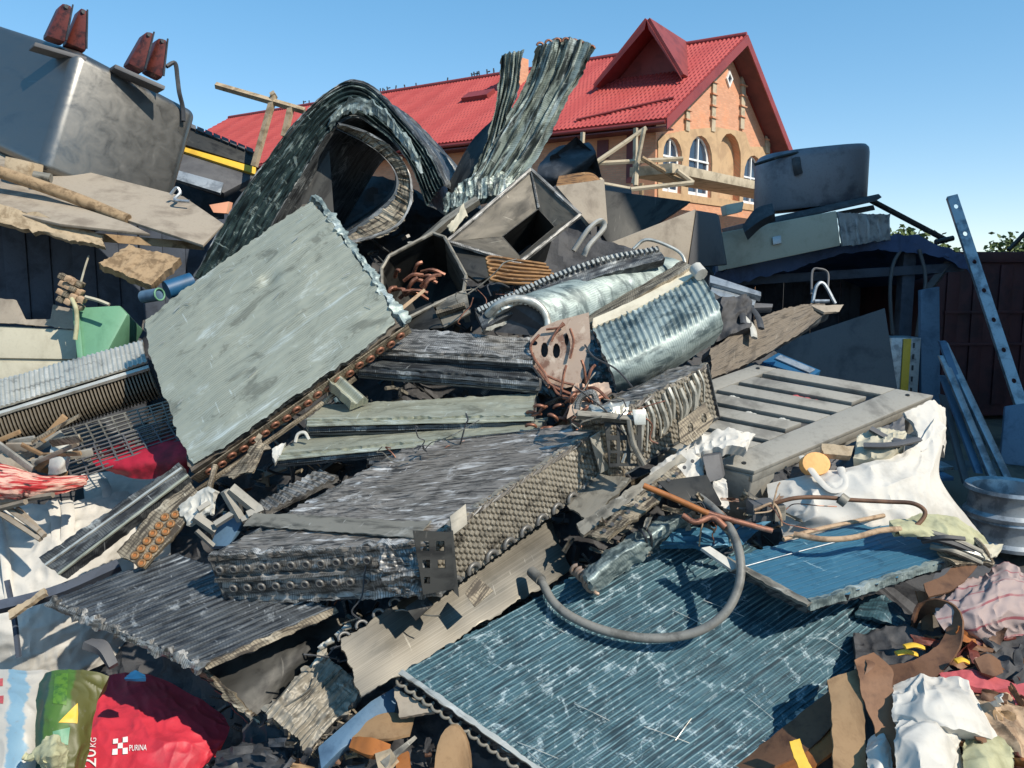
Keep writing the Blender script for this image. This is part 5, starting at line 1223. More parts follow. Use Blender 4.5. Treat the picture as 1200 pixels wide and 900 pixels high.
# 12 silver sheet
def sheet():
    pl = Pl(535, 705, 3.02, (.30, -.62, .72))
    T_ = thing('steel_sheet', 'shiny brushed steel sheet slanting under the fin block', 'sheet', pl.p(420, 812))
    q = pl.ps([(398, 752), (640, 588), (668, 668), (424, 818)])
    slab('sheet', M['steel'], [[q[0], q[1]], [q[3], q[2]]], 90, 30, .01, lambda U, V, u, v: .006*fbm(U*3, V*3, 3, 3), .012, T_)
    e = nrm(q[1]-q[0]); 
    me = torus_mesh('u_bend', .02, .006, M['grey_fin'], math.pi, 8, 6)
    for k in range(14): p = q[0]+e*(.02+k*.075)+pl.n*.004; inst('u_bend', me, frame(p, e, nrm(q[0]-q[3]), pl.n), T_)
    mb = MB()
    for k in range(16):
        p = q[0]*.42+q[1]*.58+e*(k*.022)+pl.n*.006+(q[3]-q[0])*.1; mb.box(p, (q[3]-q[0])*.2, e*.009, pl.n*.004)
    o = mb.build('rib', M['dull_steel'], T_); o['kind'] = 'stuff'
    o = prism('metal_tab', M['tan_fin'], Pl(560, 690, 2.86, (.1, -.75, .6)).ps([(545, 695), (559, 675), (578, 692), (556, 711)]), [0, .004, -.004], None, 0); tag(o, 'pale square tab standing on the steel sheet', 'tab')
    o = prism('metal_tab', M['dark_steel'], Pl(495, 710, 2.80, (.1, -.7, .7)).ps([(475, 712), (497, 697), (508, 708), (487, 727)]), [0, .004, -.004], None, 0); tag(o, 'dark bent tab below the punched plate', 'tab')
sheet()

# 13 large corrugated panel, bottom right
PL13 = Pl(770, 790, 2.82, (.04, -.52, .85))
def corr(name, label, pl, L, T, R, m, mt, n, nfin, seed, th=.05, parent_rings=True, amp=.009):
    l, t, r = pl.p(*L), pl.p(*T), pl.p(*R); b = l+r-t
    T_ = thing(name, label, 'panel', b if b[2] < l[2] else l, GC)
    slab('fin_face', M[m], [[l, t], [b, r]], 150, nfin, th, lambda U, V, u, v: .003*fbm(U*6, V*6, 4, seed)+.003*ridged(U*9, V*20, 3, seed)*(fbm(U*3, V*3, 3, seed+3) > .05), .018, T_, emat=M['dark_fin'], face=pl.n)
    e = nrm(t-l); dv = (b-l); w = nrm(np.cross(pl.n, e)); ln = np.linalg.norm(t-l)
    mes = []
    for vnt in range(3):
        nu = 40; V, F = [], []
        for i in range(nu+1):
            x = ln*(.006+.988*i/nu); zz = .75+.5*float(fbm(x*9, vnt*7.3, 3, seed+vnt)); zz = max(zz, .25); yy = .0015*float(fbm(x*14, vnt*3.1, 2, seed+9))
            for (yo, zo) in ((-1, -.3), (-.7, .6), (0, 1), (.7, .6), (1, -.3)): V.append((x, yo*amp*.8+yy, zo*amp*zz))
        for i in range(nu):
            for k in range(4): a = i*5+k; F.append([a, a+5, a+6, a+1])
        F += [[4, 3, 2, 1, 0], [nu*5+k for k in range(5)]]
        me = bpy.data.meshes.new('tube_ridge'); me.from_pydata(V, [], F); me.materials.append(M[mt]); me.polygons.foreach_set('use_smooth', np.ones(len(F), bool))
        ul = me.uv_layers.new(name='UVMap'); li = np.empty(len(me.loops), np.int32); me.loops.foreach_get('vertex_index', li); VA = np.array(V); uvv = np.stack([VA[:, 0]+vnt*3.7, VA[:, 1]*3+vnt], 1); ul.data.foreach_set('uv', uvv[li].astype(np.float32).ravel()); mes.append(me)
    rnd = random.Random(seed)
    for k in range(n):
        p = l+dv*((k+.5)/n)+pl.n*.002
        inst('tube', mes[rnd.randrange(3)], frame(p, e, np.cross(pl.n, e), pl.n), T_)
    return T_, l, t, r, b, e
def big_panel():
    T_, l, t, r, b, e = corr('corrugated_condenser', 'large blue green corrugated coil panel lying at the front', PL13, (470, 787), (806, 602), (1074, 736), 'teal', 'teal_tube', 46, 150, 5, amp=.0052)
    n = PL13.n; d = nrm(b-l)
    # side rails, rings along the left edge, frayed fins along the front right edge
    slab('edge_strip', M['bright_alu'], [[l-e*.012+n*.008, b-e*.012+n*.008], [l+e*.008+n*.01, b+e*.008+n*.01]], 60, 3, .01, lambda U, V, u, v: .003*fbm(U*20, V*20), .006, T_, face=n)
    me = torus_mesh('u_bend', .02, .006, M['dull_steel'], math.pi, 8, 6)
    for k in range(24): inst('u_bend', me, frame(l+(b-l)*(k+.5)/24-e*.012-n*.03, d, -e, n), T_)
    slab('frayed_edge', M['bent_fin'], [[b+n*.012, r+n*.012], [b+d*.02-n*.01, r+d*.025-n*.01]], 200, 10, .03, lambda U, V, u, v: .014*ridged(U*26, V*26, 3, 5), .03, T_, face=n-[0, 1, 0])
    # loose curls
    mb = MB(); rnd = random.Random(6)
    for k in range(12):
        u, v = rnd.random(), rnd.random(); p = l+(t-l)*u+(b-l)*v+n*.0105; a = rnd.choice([rnd.gauss(1.25, .25), rnd.gauss(0, .15)]); dd = nrm(e*math.cos(a)+np.cross(n, e)*-math.sin(a))
        if rnd.random() < .5: dd = nrm(d+e*rnd.gauss(.1, .1))
        mb.tube([p, p+dd*rnd.uniform(.03, .08)+n*.002, p+dd*rnd.uniform(.06, .16)], .0013, seg=4, n=5)
    o = mb.build('scratch_curl', M['bright_alu'], T_); o['kind'] = 'stuff'
    o = slab('torn_corner', M['teal'], [[PL13.p(1010, 700, .02), PL13.p(1040, 698, .03), PL13.p(1072, 728, .03)], [PL13.p(1000, 722, .03), PL13.p(1030, 728, .05), PL13.p(1066, 738, .03)]], 30, 12, .012, lambda U, V, u, v: .012*fbm(U*14, V*14), .02, T_)
big_panel()
def rolled():
    T_ = thing('rolled_coil', 'pale blue crumpled coil edge rolled over at the top of the front panel', 'coil', P(740, 660, 3.1), GC)
    a = [(682, 672), (706, 650), (742, 626), (776, 606), (806, 594)]; b = [(692, 692), (722, 668), (756, 644), (786, 622), (812, 606)]
    ra = [PL13.p(x, y, .10) for x, y in a]; rm = [PL13.p((x+p)/2+3, (y+q)/2, .16) for (x, y), (p, q) in zip(a, b)]; rb = [PL13.p(x+6, y+4, .03) for x, y in b]
    slab('shell', M['bent_fin'], [ra, rm, rb], 120, 30, .02, lambda U, V, u, v: .012*ridged(U*10, V*12, 3, 4)+.006*fbm(U*20, V*20), .02, T_)
    for (x, y) in ((752, 628), (758, 626)): tube('band', M['black'], [PL13.p(x-4, y-9, .14), PL13.p(x+4, y, .19), PL13.p(x+6, y+14, .09)], .006, T_, seg=6)
    me = torus_mesh('u_bend', .022, .008, M['pink_plate'], math.pi, 8, 6); rnd = random.Random(3)
    for k in range(8): inst('u_bend', me, frame(PL13.p(678+k*3.2+rnd.uniform(-3, 3), 668+k*3.2, .06), [0, -.3, 1], [-1, 0, 0], [0, -1, -.3]), T_)
    o = slab('bent_sheet', M['blue'], [[PL13.p(790, 622, .08), PL13.p(845, 618, .08), PL13.p(900, 612, .06)], [PL13.p(770, 642, .06), PL13.p(830, 640, .1), PL13.p(870, 640, .06)]], 60, 24, .012, lambda U, V, u, v: .014*ridged(U*6, V*10, 3, 6), .02); tag(o, 'bent blue sheet piece at the top of the front panel', 'sheet')
    o = slab('white_strip', M['white'], pquad((822, 642, 2.98), (832, 640, 3.0), (868, 664, 2.94), (858, 668, 2.92)), 20, 5, .012); tag(o, 'short pale metal strip poking from under the small blue panel', 'strip')
rolled()
# 14 small blue panel
def small_panel():
    pl = Pl(985, 652, 3.05, (.03, -.34, .94))
    T_, l, t, r, b, e = corr('blue_condenser', 'smaller smooth blue coil panel lying on the front panel', pl, (850, 655), (1034, 603), (1136, 648), 'blue', 'blue', 14, 90, 15, .045, amp=.0012)
    n = pl.n; d = nrm(b-l)
    slab('edge_strip', M['dull_steel'], [[l-e*.02+n*.006, b-e*.02+n*.006], [l+e*.012+n*.008, b+e*.012+n*.008]], 60, 3, .012, lambda U, V, u, v: .003*fbm(U*20, V*20), .006, T_, face=n)
    slab('frayed_edge', M['bent_fin'], [[b+n*.01, r+n*.01], [b+d*.01-n*.025, r+d*.01-n*.025]], 140, 8, .02, lambda U, V, u, v: .004*ridged(U*22, V*22, 3, 5), .008, T_, face=n-[0, 1, 0])
    tube('scratch', M['galv'], [pl.p(872, 664, .006), pl.p(930, 648, .008), pl.p(1030, 622, .006)], .0022, T_, seg=4)
    tube('rail', M['rope'], [pl.p(918, 632, .03), pl.p(960, 620, .03), pl.p(1036, 604, .03)], .009, T_, seg=6)
small_panel()
# 16 lower-left panel
PL16 = Pl(225, 715, 3.08, (-.1, -.42, .9))
def left_panel():
    T_, l, t, r, b, e = corr('corrugated_condenser', 'dark corrugated coil panel lying at lower left', PL16, (58, 704), (205, 648), (392, 714), 'panel_shade', 'panel_shade', 22, 90, 25, .03, amp=.009)
    n = PL16.n; d = nrm(b-l)
    slab('frayed_edge', M['grey_fin'], [[l+n*.01, b+n*.012], [l-e*.022-n*.02, b-e*.022-n*.02]], 120, 8, .02, lambda U, V, u, v: .01*ridged(U*26, V*26, 3, 5), .03, T_, face=n-[0, 1, 0])
    slab('edge_rail', M['tan_fin'], [[b+n*.01, r+n*.012], [b+d*.02-n*.012, r+d*.02-n*.01]], 60, 5, .012, lambda U, V, u, v: .004*fbm(U*20, V*20), .008, T_, face=n-[0, 1, 0])
left_panel()
# 17 fin chunk, 18 dark bent sheet
def chunk():
    pl = Pl(368, 820, 2.83, (.12, -.6, .8)); q = pl.ps([(308, 832), (378, 762), (428, 805), (364, 878)])
    T_ = thing('fin_chunk', 'broken square chunk of grey fins at the bottom of heap', 'fin chunk', q[3])
    slab('fins', M['block_side'], [[q[0], q[1]], [q[3], q[2]]], 110, 110, .06, lambda U, V, u, v: .012*ridged(U*5, V*60, 2, 5)+.014*ridged(U*14, V*14, 3, 8)-.01, .03, T_, emat=M['grey_fin'])
    mb = MB(); rnd = random.Random(9)
    for k in range(40):
        u = rnd.random(); p = q[0]*(1-u)+q[3]*u+pl.n*.0 if k % 2 else q[3]*(1-u)+q[2]*u; mb.box(p-pl.n*rnd.uniform(0, .05), nrm([rnd.gauss(0, 1), rnd.gauss(0, 1), rnd.gauss(-.5, .5)])*rnd.uniform(.02, .05), pl.n*.004, [.006, .006, 0])
    mb.build('torn_fin', M['tan_fin'], T_)
    o = slab('bent_sheet', M['dark_steel'], [[P(228, 786, 3.02), P(300, 742, 3.12), P(356, 722, 3.2), P(405, 724, 3.2)], [P(262, 818, 2.95), P(320, 782, 3.05), P(360, 760, 3.12), P(395, 752, 3.18)], [P(292, 848, 2.92), P(318, 822, 3.0), P(345, 800, 3.08), P(372, 780, 3.15)]], 70, 50, .01, lambda U, V, u, v: .01*fbm(U*6, V*6), .01); tag(o, 'dark bent sheet hanging below the lower left panel', 'sheet')
    o = slab('ragged_strip', M['tan_fin'], [[P(226, 782, 2.98), P(250, 800, 2.93), P(272, 828, 2.9), P(302, 842, 2.88)], [P(236, 778, 2.99), P(262, 802, 2.93), P(284, 826, 2.9), P(304, 850, 2.87)]], 60, 8, .02, lambda U, V, u, v: .016*ridged(U*16, V*16, 3, 3), .02); tag(o, 'ragged tan strip along the edge of the dark bent sheet', 'strip')
    for i, (x, y) in enumerate(((392, 742), (380, 752), (400, 735), (372, 757))):
        o = slab('foil_scrap', M['bright_alu'], pquad((x, y, 2.95), (x+10, y-6, 2.98), (x+12, y, 2.96), (x+3, y+4, 2.94)), 8, 6, .006, lambda U, V, u, v: .01*fbm(U*40, V*40)); tag(o, ('bright foil scrap in the middle above the fin chunk', 'bright foil scrap second from left above the fin chunk', 'bright foil scrap farthest right above the fin chunk', 'bright foil scrap farthest left above the fin chunk')[i], 'foil', 'foil scraps above the fin chunk')
chunk()
# 19 ringed tan end plate, 20 long bar, white plastic bits
def ringplate():
    pl = Pl(185, 618, 3.36, (.05, -.75, .66)); T_ = thing('end_plate', 'tan end plate with two rows of coppery rings', 'plate', pl.p(165, 665))
    rc = [(200, 614), (194, 623), (187, 633), (180, 643), (173, 652), (166, 660), (205, 603)]; rc2 = [(186, 616), (179, 625), (172, 634), (165, 643), (158, 651), (193, 606)]
    slab('plate', M['tan_fin'], [pl.ps([(136, 648), (180, 598), (222, 566)]), pl.ps([(168, 667), (208, 622), (240, 582)])], 50, 30, .02, lambda U, V, u, v: .004*fbm(U*12, V*12), .008, T_)
    me = torus_mesh('ring', .013, .006, M['orange_tube'], n=12, k=6); mh = cyl_mesh('bore', .012, .004, M['orange'], 10)
    for (x, y) in rc+rc2:
        p = pl.p(x, y, .006); inst('ring', me, frame(p, [1, 0, 0], np.cross(pl.n, [1, 0, 0]), pl.n), T_); inst('bore', mh, frame(pl.p(x, y, .003), [1, 0, 0], np.cross(pl.n, [1, 0, 0]), pl.n), T_)
    pl = Pl(130, 612, 3.55, (-.2, -.7, .7)); q = pl.ps([(46, 656), (210, 545), (222, 558), (70, 674)])
    T_ = thing('long_bar', 'long narrow dark coil bar leaning beside the ringed plate', 'coil bar', q[3])
    slab('bar', M['dark_fin'], [[q[0], q[1]], [q[3], q[2]]], 110, 24, .05, lambda U, V, u, v: .012*np.cos(v*2*math.pi*2.0)+.006*fbm(U*14, V*14), .01, T_)
    tube('rail', M['bright_alu'], [q[0]*.55+q[3]*.45+pl.n*.018, q[1]*.55+q[2]*.45+pl.n*.018], .008, T_, seg=6, lin=True, n=20, jit=.3)
    tube('rail', M['pale_green'], [q[3]+pl.n*.01, q[2]+pl.n*.01], .008, T_, seg=6, lin=True, n=20, jit=.3)
    T_ = thing('broken_rack', 'broken white plastic frame lying by the long fin block', 'plastic frame', P(265, 635, 3.3))
    for (p, q, r) in (((263, 575), (283, 610), .02), ((270, 572), (302, 598), .026), ((283, 610), (306, 600), .016), ((228, 605), (252, 622), .022), ((232, 598), (245, 590), .014), ((230, 622), (250, 640), .012), ((290, 604), (308, 596), .02), ((252, 615), (276, 600), .016)):
        tube('rib', M['plastic_grey'], [P(*p, 3.35), P(*q, 3.38)], r, T_, seg=4, lin=True, n=3)
    prism('sheet', M['shed_blue'], [P(246, 640, 3.4), P(262, 600, 3.45), P(285, 610, 3.4), P(268, 640, 3.36)], [0, .02, -.02], T_, .003)
    o = slab('coil_strip', M['grey_fin'], pquad((300, 590, 3.6), (372, 550, 3.75), (398, 557, 3.72), (312, 600, 3.55)), 60, 14, .03, lambda U, V, u, v: .006*np.cos(U*200)+.006*fbm(U*16, V*16), .01); tag(o, 'dull strip of fins along the back of the long block', 'fin strip')
    o = slab('crumpled_foil', M['white'], [[P(210, 598, 3.4), P(240, 572, 3.42), P(252, 575, 3.4)], [P(222, 618, 3.36), P(238, 606, 3.36), P(250, 600, 3.36)]], 30, 24, .015, lambda U, V, u, v: .02*ridged(U*14, V*14, 3, 6), .02); tag(o, 'crumpled whitish foil beside the ringed plate', 'foil')
    # debris pieces right of heap centre
    pl = Pl(690, 580, 3.25, (.2, -.6, .77))
    o = slab('dull_plate', M['dull_steel'], pquad((662, 590, 3.3), (700, 555, 3.42), (740, 560, 3.36), (690, 612, 3.2)), 40, 24, .012, lambda U, V, u, v: .008*fbm(U*8, V*8), .012); tag(o, 'dull flat plate lying right of the long fin block', 'plate')
    o = slab('coil_strip', M['dull_steel'], pquad((675, 615, 3.16), (800, 530, 3.42), (806, 538, 3.4), (684, 628, 3.12)), 90, 6, .02, lambda U, V, u, v: .004*fbm(U*20, V*20), .008); tag(o, 'long thin dull strip slanting beside the copper pipes', 'strip')
    T_ = thing('coil_strip', 'narrow strip with row of dark holes below the dull strip', 'strip', P(735, 615, 3.1))
    slab('strip', M['tan_fin'], pquad((690, 628, 3.1), (790, 545, 3.34), (806, 560, 3.3), (712, 632, 3.06)), 90, 18, .015, lambda U, V, u, v: .01*ridged(U*12, V*9, 3, 8), .014, T_)
    me = cyl_mesh('hole', .008, .004, M['black'], 8); n_ = nrm([0, -.8, .6])
    for k in range(12): inst('hole', me, frame(P(708+k*9.4, 622-k*7.4, 3.04+k*.022), [1, 0, 0], np.cross(n_, [1, 0, 0]), n_), T_)
    rnd = random.Random(21); mb = MB(); ms = ['tan_fin', 'dull_steel', 'plastic_grey', 'pink_plate', 'hopper']
    for k in range(46):
        x = rnd.uniform(664, 920); y = 655-(x-664)*.18+rnd.uniform(-30, 18) if x < 800 else rnd.uniform(588, 618)
        c = P(x, y, 3.12+rnd.uniform(0, .12)); e = nrm([rnd.gauss(0, 1), rnd.gauss(0, .4), rnd.gauss(0, .6)]); f = nrm(np.cross(e, [rnd.gauss(0, .3), -1, .5]))
        chip(mb, c, e*rnd.uniform(.03, .09), f*rnd.uniform(.008, .022), rnd.randrange(5), k, .03)
    o = mb.build('metal_scraps', [M[m] for m in ms], None, True); o['kind'] = 'stuff'; o['label'] = 'light metal scraps strewn among the copper pipes'

def wires():
    rnd = random.Random(77)
    for (lb, x0, x1, y0, y1, d, m) in (('tangle of thin dark and copper wires by the end plate', 668, 745, 452, 498, 3.2, ('black', 'copper', 'dull_steel')), ('tangle of thin wires below the dark plastic lid', 815, 905, 590, 626, 3.06, ('copper', 'black', 'rope')), ('thin loose wires above the long fin block', 455, 560, 505, 552, 3.5, ('black', 'dull_steel', 'copper')), ('thin loose wires beside the open steel housing', 545, 600, 322, 352, 4.1, ('black', 'copper', 'dull_steel')), ('thin wires hanging below the steel sheet ends', 372, 470, 715, 790, 2.86, ('dull_steel', 'black', 'tan_fin'))):
        T_ = thing('wire_tangle', lb, 'wires', P((x0+x1)/2, y1, d), 'wire tangles in the heap')
        for k in range(9):
            p = P(rnd.uniform(x0, x1), rnd.uniform(y0, y1), d+rnd.uniform(-.03, .1)); pts = [p]; v = np.array([rnd.gauss(0, .05), rnd.gauss(0, .02), rnd.gauss(0, .03)])
            for q in range(4): v = v*.7+np.array([rnd.gauss(0, .03), rnd.gauss(0, .012), rnd.gauss(0, .022)]); pts.append(pts[-1]+v)
            tube('wire', M[m[k % 3]], pts, rnd.uniform(.0022, .0042), T_, seg=5, n=22)
wires()

ringplate()
# 27 brown plank
def plank():
    T_ = thing('brown_coil', 'flat brown dusty coil strip sticking out at right of heap', 'coil strip', P(840, 440, 4.3), GC)
    slab('strip', M['brown_fin'], [[P(832, 410, 4.4), P(890, 372, 4.7), P(940, 357, 4.9), P(966, 356, 5.0)], [P(834, 444, 4.3), P(880, 424, 4.5), P(935, 392, 4.75), P(972, 362, 4.95)]], 120, 30, .08, lambda U, V, u, v: .003*ridged(U*8, V*30, 3, 3)+.006*fbm(U*9, V*9), .012, T_, emat=M['dark_fin'])
    slab('pale_tip', M['ply'], pquad((950, 358, 4.93), (988, 357, 5.0), (984, 365, 4.95), (966, 366, 4.88)), 12, 6, .015, None, .006, T_)
    G = 'dark bits behind the ribbed coil'
    for i, (a, b, m) in enumerate((((872, 372, 4.6), (884, 396, 4.5), 'white'), ((858, 352, 4.7), (872, 380, 4.55), 'black'), ((876, 356, 4.7), (892, 385, 4.55), 'black'))):
        o = tube('strap', M[m], [P(*a), P((a[0]+b[0])/2+4, (a[1]+b[1])/2, (a[2]+b[2])/2), P(*b)], .022, None, seg=6, flat=.5); tag(o, ('white strap end behind the ribbed coil', 'dark strap nearest the ribbed coil end', 'dark strap beside the white strap end')[i], 'strap', G)
    o = slab('black_bundle', M['core'], [[P(845, 348, 4.6), P(880, 345, 4.7)], [P(840, 400, 4.5), P(880, 385, 4.55)]], 20, 20, .1, lambda U, V, u, v: .05*fbm(U*12, V*12, 3, 3)); o['kind'] = 'stuff'; o['label'] = 'dark oily scrap behind the ribbed coil'
plank()
# 23 slatted plastic pallet
def pallet():
    pl = Pl(900, 500, 3.72, (-.02, -.40, .92))
    A, B, Cc = pl.p(885, 427), pl.p(1094, 463), pl.p(884, 552); Dd = A+Cc-B
    T_ = thing('pallet', 'grey beige slatted plastic pallet lying on white bulk bag', 'pallet', Cc-pl.n*.15)
    n = pl.n; ex = B-A; ey = Dd-A            # ex along slats, ey across
    L, Wd = np.linalg.norm(ex), np.linalg.norm(ey); x, y = ex/L, ey/Wd
    b1, b2 = .075*L/1.0, .13
    slab_ = []
    box('border_board', M['plastic_grey'], A, x*.11, ey, -n*.022, T_, .004)
    box('border_board', M['plastic_grey'], B-x*.17, x*.17, ey, -n*.022, T_, .004)
    ns = 8; y0 = 0; pitch = Wd/ns
    for k in range(ns):
        box('slat', M['plastic_grey'], A+x*.112+y*(k*pitch+(0 if k == 0 else .014)), x*(L-.284-(.03 if k % 3 == 1 else 0)), y*(pitch-.046), -n*.026, T_, .004)
    # skirt and blocks on the visible sides
    box('skirt', M['plastic_grey'], B-n*.024-x*.02, x*.018, ey, -n*.04, T_, .003)
    for k, w in ((0, .12), (.44, .12), (1, .14)):
        p = B-x*.17+y*((Wd-w)*k)-n*.024; box('foot_block', M['plastic_grey'], p, x*.165, y*w, -n*.26, T_, .006)
        for q in (L*.45, L-.24):
            pass
    for q in (.05, L*.5): 
        box('foot_block', M['plastic_grey'], A+x*q+y*(Wd-.14)-n*.024, x*.12, y*.13, -n*.15, T_, .006)
    me = cyl_mesh('rivet', .01, .004, M['dark_steel'], 10)
    for p in (Cc-y*.05-x*.08, B-x*.08+y*.06, A+x*.05+y*.05): inst('rivet', me, frame(p, x, y, n), T_)
    # mesh sack glimpsed in a slat gap and white bits in the gaps
    for i, (u, v, m, lb) in enumerate(((.52, 2, 'pink_cloth', 'scrap of red and white mesh sack in a pallet gap'), (.16, 3, 'white', 'white scrap in the pallet gap nearest the fin block'), (.5, 4, 'white', 'tiny white scrap in the fourth pallet gap'), (.78, 4, 'white', 'white crumb at the right end of the fourth pallet gap'))):
        c = A+x*(.1+u*(L-.3))+y*(v*pitch-.006)-n*.012
        o = slab('sack_scrap', M[m], [[c, c+x*(.12 if i == 0 else .05)], [c+y*.02, c+y*.02+x*(.12 if i == 0 else .05)]], 14, 4, .006, lambda U, V, u, v: .008*fbm(U*40, V*40)+.006, .006, face=n); tag(o, lb, 'scrap')
    return pl
PLP = pallet()
# ================================================================== LEFT SIDE, MIDDLE
def leftmid():
    # white cabinet
    T_ = thing('white_cabinet', 'dented cream metal cabinet on its back at the left edge', 'cabinet', P(40, 440, 5.2)*np.array([1, 1, 1]))
    pl = Pl(40, 400, 5.1, (.05, -.92, .38))
    prism('body', M['cream'], pl.ps([(-160, 374), (90, 386), (92, 452), (-160, 457)], -.02), -pl.n*.4, T_, .01)
    prism('drawer_front', M['cream'], pl.ps([(-160, 376), (89, 387), (90, 421), (-160, 417)]), -pl.n*.018, T_, .006)
    prism('drawer_front', M['cream'], pl.ps([(-160, 421), (90, 426), (91, 455), (-160, 458)]), -pl.n*.018, T_, .006)
    slab('torn_flange', M['ply'], [[pl.p(-60, 345, .02), pl.p(18, 351, .03), pl.p(30, 374, .01), pl.p(60, 374, .01), pl.p(62, 357, .03), pl.p(86, 362, .02)], [pl.p(-60, 378, .01), pl.p(18, 379, .01), pl.p(30, 381, .012), pl.p(60, 382, .012), pl.p(64, 384, .01), pl.p(88, 386, .01)]], 60, 8, .012, lambda U, V, u, v: .006*fbm(U*9, V*9), .004, T_, lin=True)
    T_ = thing('green_crate', 'pale green plastic crate beside the cream cabinet', 'crate', P(110, 425, 5.0))
    pl = Pl(115, 390, 5.0, (.1, -.9, .4))
    prism('front', M['green_plastic'], pl.ps([(88, 360), (140, 357), (150, 368), (126, 412), (116, 424), (93, 426)]), -pl.n*.3, T_, .02)
    prism('side', M['green_plastic'], pl.ps([(83, 352), (91, 350), (98, 426), (91, 428)], .02), -pl.n*.25, T_, .01)
    o = tube('blue_barrel', M['blue_plastic'], [P(195, 340, 5.1), P(225, 330, 5.2)], .06, None, seg=20, lin=True, n=4); tag(o, 'blue plastic drum end behind the flat pale panel', 'drum')  # drum blue kept dark, shade put into the colour
    T_ = thing('jar', 'pale green glass jar lying beside the blue drum', 'jar', P(180, 345, 5.0)); tube('body', M['shed_blue'], [P(168, 348, 5.02), P(186, 345, 4.96)], .04, T_, seg=16, lin=True, n=4)  # jar body in a darker blue: shade put into its colour
    ax = P(186, 345, 4.96)-P(168, 348, 5.02); ax = nrm(ax); me = torus_mesh('rim', .037, .006, M['green_plastic'], n=18); inst('rim', me, frame(P(187, 345, 4.955), np.cross(ax, [0, 0, 1]), np.cross(ax, np.cross(ax, [0, 0, 1])), ax), T_)
    # cable end bundle
    T_ = thing('cable_end', 'frayed cream connector block standing on the green crate', 'connector', P(88, 360, 4.9))
    rnd = random.Random(12)
    for k in range(16):
        x, y = 66+k % 4*7+rnd.uniform(-2, 2), 325+k//4*9+(k % 4)*3; a = P(x, y, 4.9+rnd.random()*.05)
        box('pin', M['rope'] if k % 3 else M['tan_fin'], a, nrm([.8, .2, -.5])*.04, [0, .05, 0], nrm([.5, 0, .8])*.035, T_, .006)
    tube('stem', M['olive_bag'], [P(84, 350, 4.93), P(89, 362, 4.9), P(90, 380, 4.9), P(88, 398, 4.9)], .014, T_, seg=8)
    tube('lead', M['cream'], [P(95, 330, 4.95), P(100, 312, 5.2), P(104, 300, 5.4)], .006, T_, seg=5)
    tube('lead', M['cream'], [P(100, 348, 4.9), P(115, 352, 4.9), P(128, 357, 4.9)], .012, T_, seg=5)
    # finned radiator
    T_ = thing('finned_heater', 'long finned heater with pale top plate at left', 'heater', P(60, 515, 4.6))
    a0, a1 = P(-160, 526, 3.92), P(172, 424, 4.3); e = nrm(a1-a0); L = np.linalg.norm(a1-a0)
    up = nrm(np.cross(np.cross(e, [0, -.35, 1]), e)); fo = nrm(np.cross(up, e)); fo = fo if fo[1] < 0 else -fo
    bk = [a0-fo*.2+up*.08, a1-fo*.2+up*.05]
    nfin = 76
    slab('top_plate', M['bright_alu'], [[a0, a1], bk], 220, 20, .012, lambda U, V, u, v: .005*np.cos(U*2*math.pi/.024)+.004*fbm(U*9, V*20), .004, T_, face=(0, -.3, 1))
    box('core', M['black'], a0-up*.23-fo*.16, a1-a0, fo*.13, up*.2, T_, .004)
    tube('rail', M['bright_alu'], [a0-up*.035+fo*.0, a1-up*.035], .016, T_, seg=6, lin=True, n=20, jit=.2)
    V, F = [], []
    for i in range(7):
        z = -i/6*.17; b = .05*math.sin(i/6*math.pi*.9)
        V += [(-.004, b, z), (.004, b, z), (.004, -.1, z), (-.004, -.1, z)]
    for i in range(6):
        for k in range(4): F.append([i*4+k, i*4+(k+1) % 4, i*4+4+(k+1) % 4, i*4+4+k])
    F += [[3, 2, 1, 0], [24, 25, 26, 27]]
    me = bpy.data.meshes.new('fin'); me.from_pydata(V, [], F); me.materials.append(M['tan_fin'])
    for k in range(nfin): inst('fin', me, frame(a0+e*(L*(k+.5)/nfin)-up*.05, e, fo, up), T_)
    # wire racks
    def rack(label, q, nx, ny, m, r=.005):
        T_ = thing('wire_rack', label, 'wire rack', q[3], 'wire racks at the left of heap')
        for i in range(nx+1): u = i/nx; tube('wire', M[m], [q[0]*(1-u)+q[1]*u, q[3]*(1-u)+q[2]*u], r, T_, seg=4, lin=True, n=1)
        for i in range(ny+1): u = i/ny; tube('wire', M[m], [q[0]*(1-u)+q[3]*u, q[1]*(1-u)+q[2]*u], r, T_, seg=4, lin=True, n=1)
    rack('upper wire rack leaning behind the flat panel', [P(70, 505, 4.2), P(205, 468, 4.28), P(215, 500, 4.18), P(95, 548, 4.05)], 9, 9, 'dull_steel')
    rack('lower wire rack lying over the red plastic', [P(75, 530, 4.1), P(195, 494, 4.18), P(212, 520, 4.1), P(85, 562, 4.0)], 7, 7, 'slate')
    o = slab('red_plastic', M['red_cloth'], [[P(105, 530, 4.16), P(160, 512, 4.2), P(225, 505, 4.16)], [P(112, 545, 4.06), P(165, 540, 4.02), P(225, 530, 4.02)], [P(135, 556, 4.08), P(170, 562, 4.02), P(220, 555, 4.04)]], 40, 30, .02, lambda U, V, u, v: .02*fbm(U*7, V*7, 3, 3)); tag(o, 'dark red plastic sheet under the wire racks', 'plastic')
    # torn cardboard / slat debris
    T_ = thing('slat_debris', 'pile of torn grey slats above the red streaked cloth', 'slats', P(40, 560, 4.2))
    rnd = random.Random(31)
